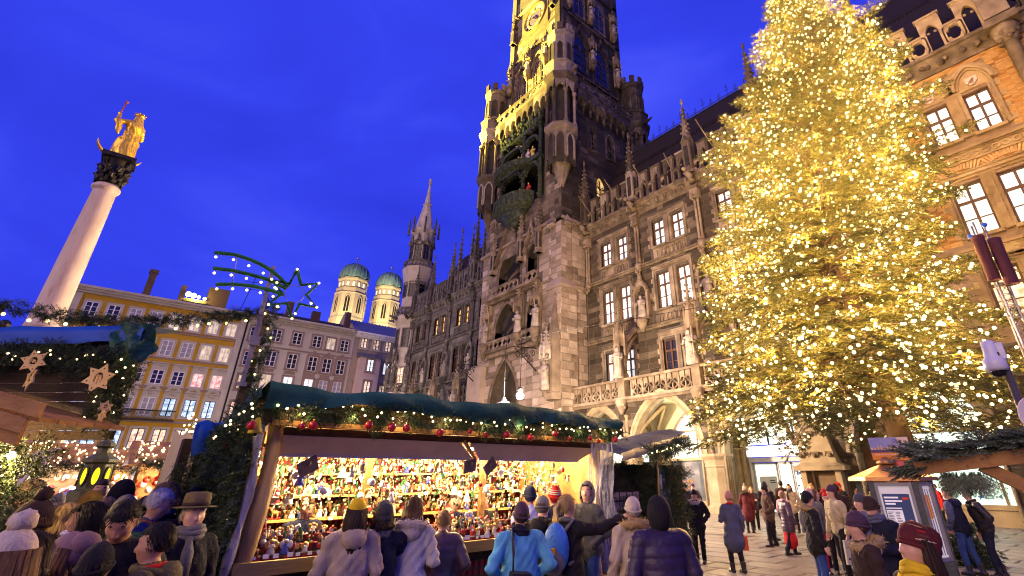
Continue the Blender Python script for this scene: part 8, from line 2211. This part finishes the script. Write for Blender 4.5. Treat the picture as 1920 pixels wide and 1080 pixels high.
# ================================================================== post with star decoration, garland across
px,py=-9.36,1.55
po=thing('decoration_post','tall wooden post with white batten carrying the comet star','post',(px,py,0),None)
mb=MB();mb.box(px-.07,px+.07,py-.07,py+.07,0,3.6);part('post',mb,mat('post_wood',[(.06,.04,.015),(.12,.08,.03)],sc=6,stretch=(3,3,.3)),po)
mb=MB();mb.box(px+.07,px+.11,py-.09,py-.03,3.3,5.35);part('batten',mb,mat('batten_white',(.34,.30,.26),rough=.5),po)
mb=MB();mb.box(px-.06,px+.04,py+.0,py+.06,3.5,4.6);part('batten',mb,WOODY,po)
mb=MB();mb.box(px+.08,px+.16,py-.12,py+.02,3.95,4.1);mb.box(px+.08,px+.14,py-.13,py+.0,3.3,3.36);part('junction_box',mb,MATS['batten_white'],po)
garland('evergreen_garland','short dark garland wound down the decoration post',[(px+.02,py+.10+.03*math.sin(z*5),z)for z in np.linspace(4.75,3.0,10)],.10,150,9,size=.15,br=.018,bm=BULBY)
garland('hanging_garland','long evergreen garland with round bulbs hanging from the post towards the left edge',[(-9.15,yy,float(np.interp(yy,[-3,-2,-1.34,-.75,-.09,.55,1.4],[4.25,4.02,3.98,3.97,4.0,4.17,4.47])))for yy in np.linspace(1.4,-3,30)],.06,230,20,size=.12,br=.022,bm=BULBY,hang=1.6)
# comet: star of six points and three curved tails, in the plane facing the square
T45=(np.stack([[.10,.995,0],[.995,-.10,0],[0,0,1.]],1),np.array([px+.12,py,0]))
cm=thing('comet_star','green tinsel comet star with three tails and bulbs on top of the post','star decoration',(px+.12,py,4.9),None)
TINS=mat('tinsel_green',[(.008,.09,.025),(.03,.24,.06)],sc=30,rough=.5,bump=.8,bsc=80,rnd=.4)
def rope(mb,pts,r=.042):
 pts=[np.array(p)for p in pts]
 for a,b in zip(pts[:-1],pts[1:]):
  L=np.linalg.norm(b-a);n=max(2,int(L/.018))
  for k in range(n):
   p=a+(b-a)*(k/n);
   for q in range(7):
    d=nrng.normal(0,1,3);d/=np.linalg.norm(d);s_=np.cross(d,(b-a)/L)*.006
    mb.add([p+s_,p-s_,p+d*r*rng.uniform(1,1.5)],[(0,1,2)])
 mb.tube(pts,r*.75,6)
def wp(u,z):return(u,0,z)
cu2,cz2=.41,4.945
def at2(p):return p
tails=[[(-.94,5.38),(-.66,5.415),(-.42,5.38),(-.24,5.33),(-.07,5.257),(.09,5.15),(.23,5.03)],[(-.89,5.11),(-.63,5.132),(-.36,5.12),(-.07,5.087),(.21,4.99)],[(-.79,4.85),(-.54,4.905),(-.28,4.93),(.0,4.908),(.2,4.87)]]
R1,R2=.43,.19
star=[];cu2,cz2=.35,5.04
for k in range(12):
 r=R1 if k%2==0 else R2;a=PI/2+k*PI/6+.12;star.append((cu2+r*math.cos(a),cz2-.12+r*1.05*math.sin(a)))
for i,L in enumerate(tails):
 mb=MB(T45);rope(mb,[wp(u,z)for u,z in L]);part('tail',mb,TINS,cm)
mb=MB(T45);rope(mb,[wp(u,z)for u,z in star+[star[0]]]);part('star',mb,TINS,cm)
mb=MB(T45);mb.tube([(cu2+.155*math.cos(t),0,cz2-.12+.155*math.sin(t))for t in np.linspace(0,2*PI,24,endpoint=False)],.006,5,closed=True);mb.tube([wp(-.62,5.41),wp(-.58,4.9)],.006,5);part('wire_ring',mb,MATS['batten_white'],cm)
bl_=[(L[0][0]+t*(L[-1][0]-L[0][0]),np.interp(t,np.linspace(0,1,len(L)),[p[1]for p in L])-.09)for L in tails for t in(.03,.24,.44,.64,.84)]+[(u,z)for u,z in star[::2]]+[((a[0]+b[0])/2,(a[1]+b[1])/2-.05)for a,b in zip(star[2::2],star[3::2])]
for u,z in bl_:mb=MB(T45);mb.sphere((u,.03,z),.021,8,6);part('light_bulb',mb,BULBY,cm)
# ================================================================== lamps hung over the square
for(x,y,z,lab,kind)in((-22.39,16.82,6.1,'bright white globe lamp hanging from a wire before the tower',0),(-22.9,16.1,5.45,'yellowish shaded lamp just above the green stall roof',1)):
 t=thing('hanging_lamp',lab,'lamp',(x,y,z),None)
 mb=MB()
 if kind==0:mb.sphere((x,y,z),.22,14,10,0);mb.lathe(x,y,[(.16,z+.18),(.12,z+.42),(.02,z+.5),(.02,z+3.2)],10,1)
 else:mb.sphere((x,y,z-.05),.2,12,8,0);mb.lathe(x,y,[(.72,z-.1),(.6,z+.12),(.28,z+.3),(.16,z+.34),(.1,z+.5),(.03,z+.55)],16,2);mb.tube([(x,y,z+.5),(x,y,z+3.8)],.02,5,1)
 part('globe',mb,[emat('lamp_globe',(1,.93,.86),9)if kind==0 else emat('lamp_yellow',(1,.85,.4),5),IRON,mat('lamp_shade',(.45,.42,.36),rough=.4,emit=.15,ecol=(1,.8,.4))],t)
 lamp('lamp_light',(x+.3,y-.1,z-.3),5200 if kind==0 else 2400,(1,.74,.50),'POINT',.3)
mb=MB();mb.tube([(-32,26.6,12.3),(-22.4,16.6,9.3),(-12,29.8,12.4)],.015,4);solo('span_wire',mb,IRON,'thin dark span wire carrying the two hanging lamps','wire')
# ================================================================== poster kiosk, billboard
kx,ky=-3.52,12.05
kd=np.array([.955,.295,0]);kn=np.array([.295,-.955,0])
TK=(np.stack([kd*.86,kn*.86,[0,0,1.]],1),np.array([kx-.05,ky-.02,0]))
ki=thing('poster_kiosk','six sided poster kiosk with copper roof and lit display cases','kiosk',(kx,ky,0),None)
KPOST=mat('kiosk_post',(.045,.055,.06),rough=.35);COPR=mat('kiosk_copper',[(.36,.17,.06),(.52,.28,.11)],sc=3,rough=.38,metal=.7,bump=.3)
KS=[((-.48,0),(.30,0)),((.36,-.03),(.62,-.45))]
mb=MB(TK);
for u,w_ in((-.52,0),(.33,0),(.66,-.5),(-.8,-.5),(-.5,-1.0),(.35,-1.0)):mb.box(u-.06,u+.06,w_-.06,w_+.06,0,1.86)
mb.prism([(-.8,0),(.66,0),(.66,.5),(-.8,.5)],-.9,-.1);part('post',mb,KPOST,ki)
mb=MB(TK);ring6=[(-.62,.12),(.45,.12),(.85,-.5),(.45,-1.12),(-.62,-1.12),(-1.0,-.5)]
V=[(u,w_,1.85)for u,w_ in ring6]+[(u*.99,w_*.99,1.92)for u,w_ in ring6]+[(-.1+(u+.1)*.16,-.5+(w_+.5)*.16,2.16)for u,w_ in ring6]
mb.add(V,[list(range(6))]+[(i,(i+1)%6,6+(i+1)%6,6+i)for i in range(6)]+[(6+i,6+(i+1)%6,12+(i+1)%6,12+i)for i in range(6)]+[list(range(12,18))]);mb.lathe(-.1,-.5,[(.2,2.16),(.22,2.2),(.04,2.3)],6);part('roof',mb,COPR,ki)
KW=mat('kiosk_frame_white',(.24,.235,.235),rough=.4)
def case(a,b,lit,name):
 a,b=np.array(a),np.array(b);d=(b-a);L=np.linalg.norm(d);d/=L
 nrm=np.array([-d[1],d[0]]);nrm=nrm if nrm@np.array([.3,1])>0 else-nrm
 R=TK[0]@np.stack([[d[0],d[1],0],[nrm[0],nrm[1],0],[0,0,1.]],1);o_=TK[0]@np.array([a[0],a[1],0])+TK[1]
 T=(R,o_);m2=MB(T);m2.band([(0,.5),(0,1.82),(L,1.82),(L,.5)],[(.06,.56),(.06,1.76),(L-.06,1.76),(L-.06,.56)],.0,.06,True);f_=part('display_case',m2,KW,ki)
 m2=MB(T);m2.box(.05,L-.05,-.02,.01,.55,1.77,0)
 if name==0:
  m2.box(.1,L-.1,.01,.014,.7,1.62,1);m2.box(.12,L-.3,.0145,.018,.7,1.34,2);m2.box(.12,L-.3,.0145,.018,1.36,1.38,2)
  for k in range(44):u0=.135+(k%2)*.15;v=.73+(k//2)*.027;m2.box(u0,u0+.12*rng.uniform(.55,1),.0182,.0195,v,v+.011,7)
  for k,(v,l)in enumerate(((1.54,.28),(1.48,.34),(1.43,.2))):m2.box(.13,.13+l,.0145,.018,v,v+.03,2)
  m2.box(L-.25,L-.13,.0145,.018,1.52,1.56,3);m2.sphere((L-.18,.016,1.12),(.05,.004,.06),8,6,4);m2.sphere((L-.18,.016,1.02),(.03,.004,.07),8,6,5);m2.box(L-.24,L-.12,.0145,.018,.76,.95,6)
 else:
  for k in range(4):m2.box(.1+k*.09,.11+k*.09,.01,.02,.6,1.7,1)
  m2.box(.1,.3,.01,.015,1.2,1.6,4)
 part('poster',m2,[litpane('case_light_%d'%name,[(.62,.56,.48),(.8,.76,.7)]if name else[(.42,.42,.46),(.58,.56,.58)],.35),mat('poster_navy',[(.03,.045,.11),(.05,.07,.16)],sc=2,bump=0,emit=.25),mat('poster_white',(.66,.66,.68),bump=0,emit=.35),mat('poster_red',(.5,.05,.03),bump=0,emit=.3),mat('poster_orange',(.7,.25,.05),bump=0,emit=.3),mat('poster_yellow',(.7,.5,.1),bump=0,emit=.3),mat('poster_sky',(.12,.3,.65),bump=0,emit=.3),mat('poster_ink',(.10,.10,.12),bump=0)],f_)
case((-.46,.02),(.27,.02),1,0);case((.385,-.03),(.63,-.42),1,1)
bo=thing('billboard','small billboard with city panorama and orange band on a red stand, above the kiosk roof','billboard',(-3.7,12.6,0),None)
bk=np.array([.94,.34,0]);TBB=(np.stack([bk,[.34,-.94,0],[0,0,1.]],1),np.array([-3.66,12.5,0]))
mb=MB(TBB);mb.box(-.36,.36,-.03,.0,2.24,2.68,0);mb.box(-.36,.36,.001,.006,2.24,2.385,1);mb.box(-.36,.36,.001,.006,2.385,2.44,2)
mb.box(.16,.35,.001,.009,2.55,2.675,3)
q=random.Random(4)
for k in range(34):
 u=-.34+k*.0195;h=q.uniform(.03,.075)+(.05 if k in(9,20)else 0);mb.box(u,u+.017,.001,.012,2.44,2.44+h,4 if k%3 else 3)
mb.lathe(.06,.008,[(.012,2.5),(.002,2.62)],5,4)
for k in range(18):mb.box(-.3+k*.033,-.3+k*.033+.02,.006,.009,2.335,2.36,3)
part('panel',mb,[mat('print_dusk_sky',[(.16,.16,.34),(.32,.28,.42)],sc=4,bump=0,emit=.15),mat('print_orange',(.62,.20,.03),bump=0,emit=.1),mat('print_violet',(.10,.06,.14),bump=0),mat('print_pale',(.62,.45,.34),bump=0,emit=.1),mat('print_town',[(.22,.12,.10),(.5,.32,.2)],sc=20,bump=0,emit=.1)],bo)
mb=MB(TBB);mb.box(-.02,.18,-.06,-.03,0,2.26);part('stand',mb,mat('stand_red',(.50,.10,.08),rough=.5),bo)
# ================================================================== loudspeaker masts with dark red covers
def mast(x,y,zt,zc,label,s_=1.,zb=0.):
 t=thing('loudspeaker_mast',label,'mast',(x,y,zb),None,'loudspeaker masts');r=.16*s_
 pts=[(x+r*math.cos(a),y+r*math.sin(a))for a in(0.3,2.4,4.5)]
 mb=MB()
 for p in pts:mb.tube([(p[0],p[1],zb),(p[0],p[1],zt)],.028,6)
 z=zb;k=0
 while z<zt-.3:
  for i in range(3):a,b=pts[i],pts[(i+1)%3];a,b=(a,b)if k%2 else(b,a);mb.tube([(a[0],a[1],z),(b[0],b[1],z+.32)],.012,4);mb.tube([(a[0],a[1],z),(b[0],b[1],z)],.012,4)
  z+=.32;k+=1
 part('truss',mb,mat('truss_aluminium',(.45,.43,.42),rough=.35,metal=.8),t)
 for d in(-.2,.2):
  mb=MB();c=(x+d*.8*s_+.1,y-.3)
  V=[];n=14
  for j in range(9):
   for i in range(n):
    a=2*PI*i/n;rr=(.15 if abs(math.sin(a))<.9 else .14)*(1+.05*math.sin(5*a+j))*s_;V.append((c[0]+rr*math.cos(a),c[1]+rr*math.sin(a),zc+1.35*j/8-(.2 if d>0 else 0)))
  mb.add(V,[(j*n+i,j*n+(i+1)%n,(j+1)*n+(i+1)%n,(j+1)*n+i)for j in range(8)for i in range(n)]+[list(range(n)),list(range(8*n,9*n))],0,True);part('cover',mb,mat('cover_dark_red',[(.06,.012,.015),(.12,.025,.028)],sc=4,rough=.6,stretch=(4,4,.4),bump=.4),t)
 for d,c in((-.2,-.1),(.2,.12)):mb=MB();mb.sphere((x+d,y-.3,zc+1.5+c),.07,8,6);part('blue_lamp',mb,mat('lamp_blue',(.03,.12,.6),rough=.3,emit=.25),t)
mast(-1.30,17.4,8.6,6.75,'lattice mast with two dark red covers, right of the tree')
mast(-13.6,28.9,14.4,10.0,'lattice mast with dark red covers standing on the town hall balcony behind the tree',1.2,7.25)
# ================================================================== camera pole, sign disc, fir covered beam at the right edge
cp_=thing('camera_pole','dark pole with white dome security camera at the right edge','camera pole',(-.64,5.97,0),None)
mb=MB();mb.tube([(-.64,5.97,0),(-.64,5.97,2.86)],.032,10);part('pole',mb,mat('pole_grey',(.07,.06,.065),rough=.4),cp_)
mb=MB();mb.lathe(-.70,5.93,[(.02,3.08),(.05,3.07),(.055,2.98),(.06,2.93),(.085,2.90),(.09,2.82),(.075,2.80)],14,0);mb.sphere((-.70,5.93,2.80),(.062,.062,.055),12,8,1);mb.box(-.69,-.60,5.93,5.99,2.90,3.05,0);mb.box(-.655,-.64,5.90,5.935,2.93,2.96,1);part('camera',mb,[mat('camera_white',(.55,.55,.66),rough=.3,bump=0),mat('camera_dome',(.01,.01,.015),rough=.05,bump=0)],cp_)
sg=thing('sign_disc','white round sign with blue star and magenta mark at the right edge','sign',(-.58,5.5,0),None)
TSG=(np.stack([[.67,.74,0],[.74,-.67,0],[0,0,1.]],1),np.array([-.50,5.45,0]))
mb=MB(TSG);mb.prism([(.15*math.cos(t),2.36+.15*math.sin(t))for t in np.linspace(0,2*PI,32,endpoint=False)],-.012,0,0);part('disc',mb,mat('sign_paint_white',(.66,.60,.56),rough=.4,bump=0),sg)
mb=MB(TSG);P=[]
for k in range(16):r=.036 if k%2==0 else .014;a=k*PI/8;P.append((-.045+r*math.cos(a),2.315+r*math.sin(a)))
mb.prism(P,.001,.004,0);mb.prism([(-.0+.028*math.cos(t),2.37+.04*math.sin(t))for t in np.linspace(0,2*PI,14,endpoint=False)],.001,.004,1);part('emblem',mb,[mat('emblem_blue',(.02,.09,.30),bump=0),mat('emblem_magenta',(.50,.03,.25),bump=0)],sg)
mb=MB();mb.tube([(-.46,5.52,0),(-.46,5.52,2.4)],.018,8);part('stake',mb,MATS['pole_grey'],sg)
bm=thing('stall_canopy','wooden canopy beam covered with fir branches at the right edge, close to the camera','stall canopy',(-.4,4.0,0),None)
A0,A1=np.array([-1.02,3.86,1.985]),np.array([.6,4.22,2.17])
def beam(p,q,a,b,name,m):
 p,q=np.array(p),np.array(q);d=q-p;L=np.linalg.norm(d);d/=L;s_=np.cross(d,(0,0,1));s_/=np.linalg.norm(s_);u=np.cross(s_,d)
 mb=MB((np.stack([d,s_,u],1),p));mb.box(0,L,-a/2,a/2,-b/2,b/2);return part(name,mb,m,bm)
beam(A0,A1,.09,.075,'beam',WOODB);beam(A0+[.0,.25,.03],A1+[0,.3,.03],.09,.07,'beam',WOODB);beam((-.70,3.94,2.0),(-.30,4.06,1.72),.07,.07,'brace',WOODB);beam((-.05,4.15,0),(-.05,4.15,2.1),.1,.1,'post',WOODB)
for k in range(4):beam(A0+[.02,.06+.1*k,.06],A1+[.02,.06+.1*k,.065],.095,.02,'roof_board',WOODD)
P,D,U,S=[],[],[],[]
for k in range(330):
 t=rng.random()**1.2;p=A0+(A1-A0)*t*.75+np.array([0,rng.uniform(-.05,.25),.07+rng.uniform(-.01,.05)]);P.append(p);D.append((rng.uniform(-1,.25),-.75+rng.uniform(-.3,.3),rng.uniform(-.5,.35)));U.append((0,-.2,1));S.append(rng.uniform(.10,.19))
for k in range(60):p=A0+np.array([rng.uniform(-.02,.12),rng.uniform(-.02,.15),.02]);P.append(p);D.append((-1,-.5+rng.uniform(-.3,.3),rng.uniform(-.65,-.1)));U.append((0,0,1));S.append(rng.uniform(.13,.2))
for k in range(50):p=A0+np.array([rng.uniform(.1,.35),rng.uniform(0,.2),-.02]);P.append(p);D.append((rng.uniform(-.4,.4),-.2,-1));U.append((0,-1,0));S.append(rng.uniform(.08,.15))
scatter('fir_branches',SPR_NEAR,P,D,U,S,mat('fir_grey_green',[(.05,.075,.05),(.10,.13,.085),(.17,.2,.13)],sc=3,rough=.55,bump=0,rnd=.7),bm)
# ================================================================== things people carry
def strap_bag(o,M,name,label,cat,mb,mats):mb.v=[np.array([world_of(o,M,p)for p in v])for v in mb.v];return solo(name,mb,mats,label,cat)
BAGB=mat('bag_black',[(.012,.012,.016),(.03,.028,.034)],sc=8,rough=.5,bump=.3)
mb=MB();mb.obox((-.10,-.27,.98),(.22,.12,.27),(.1,.1,0),0);mb.obox((-.10,-.34,.94),(.17,.03,.14),(.1,.1,0),0);mb.tube([(-.16,-.24,1.1),(-.155,-.22,1.3),(-.13,-.09,1.52),(-.12,.06,1.48)],.016,6);strap_bag(bb,mbb,'shoulder_bag','black shoulder bag hanging on the back of the light blue jacket','bag',mb,BAGB)
bkp=thing('backpack','blue and grey backpack on the person pointing to the right','backpack',(bp.location.x,bp.location.y,.9),None)
def pk(mb):mb.v=[np.array([world_of(bp,mbp,p)for p in v])for v in mb.v];return mb
mb=MB();mb.sphere((0,-.25,1.22),(.17,.12,.26),16,12);part('pack',pk(mb),mat('pack_blue',[(.02,.10,.40),(.05,.2,.6)],sc=5,rough=.6,bump=.4),bkp)
mb=MB();mb.sphere((.02,-.33,1.08),(.14,.08,.14),14,10);part('pocket',pk(mb),mat('pack_grey',[(.10,.09,.10),(.17,.15,.16)],sc=8,rough=.7),bkp)
mb=MB();mb.obox((.06,-.385,1.2),(.05,.02,.06),(.3,0,.2));part('tag',pk(mb),mat('tag_orange',(.7,.25,.02)),bkp)
for s_ in(-1,1):mb=MB();mb.tube([(s_*.1,-.2,1.4),(s_*.13,-.05,1.51),(s_*.14,.13,1.35),(s_*.15,.02,1.1),(s_*.12,-.16,1.05)],.02,6);part('strap',pk(mb),MATS['pack_grey'],bkp)
mb=MB();mb.obox((-.05,.30,1.14),(.13,.07,.09),(0,0,0));mb.tube([(-.05,.33,1.14),(-.05,.43,1.12)],.036,10);mb.tube([(-.11,.28,1.17),(-.1,.05,1.5),(.1,.05,1.5),(.02,.28,1.17)],.008,5);strap_bag(bw,mw,'camera','black camera held by the person in the yellow hat','camera',mb,BAGB)
h=hgb[1][0];mb=MB();c=np.array(h)+np.array([.0,.02,-.25]);mb.obox(c,(.10,.26,.30),(0,0,0),0);mb.obox(c+[0,.0,.0],(.102,.1,.302),(0,0,0),1);mb.tube([c+[0,-.08,.15],np.array(h)+[0,0,-.06],c+[0,.08,.15]],.006,5,0)
strap_bag(gb,mgb,'shopping_bag','orange paper shopping bag held by the person in the salmon hat','bag',mb,[mat('bag_orange',(.75,.13,.02),rough=.6),mat('bag_paper',(.62,.55,.5),rough=.6)])
h=np.array(hfl[0][0]);mb=MB();mb.obox(h+[0,.02,-.30],(.05,.24,.42),(.06,0,0));mb.tube([h+[0,-.06,-.09],h+[0,0,-.05],h+[0,.08,-.09]],.007,5);strap_bag(fl_,mfl,'tote_bag','pale tote bag held by the person in the beige fleece','bag',mb,mat('bag_pale',[(.48,.42,.3),(.6,.53,.4)],sc=4))
h=np.array(hcp[0][0]);mb=MB();mb.lathe(h[0]+.01,h[1]+.06,[(.028,h[2]-.04),(.036,h[2]+.07),(.034,h[2]+.07)],12);strap_bag(cp,mcp,'paper_cup','white paper cup held by the person in the black beanie','cup',mb,mat('cup_white',(.7,.68,.66),rough=.5))
h=np.array(hlf[0][0]);mb=MB();mb.obox(h+[.10,.10,-.02],(.20,.012,.26),(-.9,.2,.3),0);mb.obox(h+[.10,.108,-.012],(.14,.012,.12),(-.9,.2,.3),1);strap_bag(lf,mlf,'leaflet','printed leaflet held by the person in the dark jacket and jeans','leaflet',mb,[mat('leaflet_paper',(.6,.55,.58),rough=.5),mat('leaflet_print',[(.1,.08,.1),(.4,.33,.36)],sc=25,bump=0)])
# ================================================================== the christmas tree
TX,TY=-5.8,21.7
tree=thing('christmas_tree','huge fir tree covered with warm white lights, standing before the town hall','tree',(TX,TY,0),None)
dt=np.array([.967,.257]);H=26.8
ZT=[0,3.2,5,8,11,15.6,19.2,22,24,25.6,26.8];CT=[0,-1.5,-1.8,-1.3,-1.0,-.2,.55,.85,.6,.15,-.1];RTB=[.2,4.6,5.5,5.1,4.75,4.3,3.5,2.35,1.25,.5,.1]
def axis(z):return np.array([TX,TY])+dt*np.interp(z,ZT,CT)
mb=MB();mb.tube([(TX+dt[0]*c,TY+dt[1]*c,z)for z,c in((0,0),(3,-.1),(8,-.5),(16,-.4),(22,.1),(H,-.3))],[.42,.40,.32,.2,.1,.03],12);part('trunk',mb,BARK,tree)
def crad(z,a):return np.interp(z,ZT,RTB)
q=np.random.default_rng(11)
P,D,U,S=[],[],[],[];wood=MB();bulbs=[]
z=5.0;whorl=0
while z<H-.4:
 t=(z-3.2)/(H-3.2);nb=int(14-5*t)
 for k in range(nb):
  a=2*PI*(k+q.uniform(-.3,.3))/nb+whorl*1.3;R=crad(z,a)*q.uniform(.74,1.12)*(1+.08*math.sin(3*a+z*.9)+.07*math.sin(7*a-z*1.7))
  if R<.25:R=.25
  c=np.array([math.cos(a),math.sin(a)]);base=axis(z);zb=z+q.uniform(-.25,.25)
  rise=.35-.50*(1-t);n=max(3,int(R/.30))
  pts=[]
  for i in range(n+1):
   f=i/n;h=zb+R*(rise*f-(.16*(1-t)+.08)*f*f+.10*max(0,f-.7))
   pts.append(np.array([*(base+c*R*f),h]))
  wood.tube(pts[::max(1,n//4)],[.05*(1-f)*(1-t*.6)+.008 for f in np.linspace(0,1,len(pts[::max(1,n//4)]))],4)
  for i in range(1,n+1):
   f=i/n
   if f<.22:continue
   d=pts[i]-pts[i-1];d/=np.linalg.norm(d);sd=np.array([-c[1],c[0],0])
   m_=4 if f>.5 else 3
   for j in range(m_):
    s_=(-1 if j%2 else 1);wdt=(.62*R*(1-f)*.7+.18)*q.uniform(0,1)
    p=pts[i]+sd*s_*wdt+np.array([0,0,q.uniform(-.14,.1)-.10*wdt])
    P.append(p);D.append(d*.75+sd*s_*q.uniform(.1,.9)+np.array([0,0,q.uniform(-.35,.25)]));U.append(np.array([0,0,1.])+q.normal(0,.25,3));S.append(q.uniform(.42,.78)*(1-.35*t))
    if q.random()<.32 and f>.42:bulbs.append(p+D[-1]/np.linalg.norm(D[-1])*S[-1]*.5+np.array([0,0,.08]))
  P.append(pts[-1]);D.append(c.tolist()+[.1]);U.append((0,0,1));S.append(.6)
  if q.random()<.8:bulbs.append(pts[-1]+np.array([*c*.35,.1]))
 z+=.60-.18*t;whorl+=1
for k in range(24):P.append(np.array([*axis(H-k*.06),H-k*.06]));D.append((math.cos(k*2.4)*.5,math.sin(k*2.4)*.5,.8));U.append((1,0,0));S.append(.5)
crown=scatter('crown',SPR_FAR,P,D,U,S,TREEM,tree,kind=None)
part('branches',wood,BARK,tree)
bulbs=np.array(bulbs)
cv=np.array([0,0,CAMZ]);vd=cv-np.array([TX,TY,12]);vd/=np.linalg.norm(vd)
ax=np.array([[*axis(b[2]),b[2]]for b in bulbs]);facing=((bulbs-ax)@vd)>-.6
near=bulbs[facing];far=bulbs[~facing]
o_=np.argsort(np.linalg.norm(near-cv,axis=1));near=near[o_]
sl_=thing('string_lights','hundreds of warm white bulbs strung all over the christmas tree','string lights',(TX,TY,0),None)
mb=MB();mb.sphere((0,0,0),.056,8,6);bme=mb.mesh('light_bulb',BULB)
pick=near[:300]
for p in pick:link('light_bulb',bme,sl_,p)
rest=np.concatenate([near[300:],far])
mb=MB();mb.sphere((0,0,0),.056,6,4);tv=mb.v[0]
tri=np.array([[f[0],f[i],f[i+1]]for f in mb.f for i in range(1,len(f)-1)])
V=(rest[:,None,:]+tv[None]).reshape(-1,3)-np.array([TX,TY,0]);F=(tri[None]+(np.arange(len(rest))*len(tv))[:,None,None]).reshape(-1,3)
ro=link('light_bulbs',npmesh('light_bulbs',V,F,BULB),sl_);ro['kind']='stuff'
# the light the bulbs give, gathered at some of them
for k in range(440):
 p=near[(k*37)%len(near)];lamp('bulb_light',tuple(p+np.array([0,0,.09])),31,(1.0,.57,.17),'POINT',.05)
# fir branches at the foot of the tree
fb=thing('fir_bundle','bundle of cut fir branches leaning at the foot of the tree','fir branches',(-3.6,16.2,0),None)
P,D,U,S=[],[],[],[]
for k in range(200):P.append((-3.7+rng.uniform(-.4,.4),16.2+rng.uniform(-.3,.3),rng.uniform(.05,.95)));D.append((rng.uniform(-.6,.9),-.5,-.7*rng.random()));U.append((0,0,1));S.append(rng.uniform(.3,.5))
scatter('branches',SPR_MID,P,D,U,S,FIRM,fb,kind=None)
# lamps of the arcade and the lit windows behind it
for x,p in((-27,60),(-21,110),(-15.2,90)):lamp('arcade_lamp',(x,29.5,5.6),p,(1,.86,.55),'POINT',.2)
for x in(-20.8,-15.2,-6.2):
 l=lamp('shop_window_light',(x,27.2 if x<-10 else 26.9,3.4),22,(.86,1,.92),'POINT',.8)
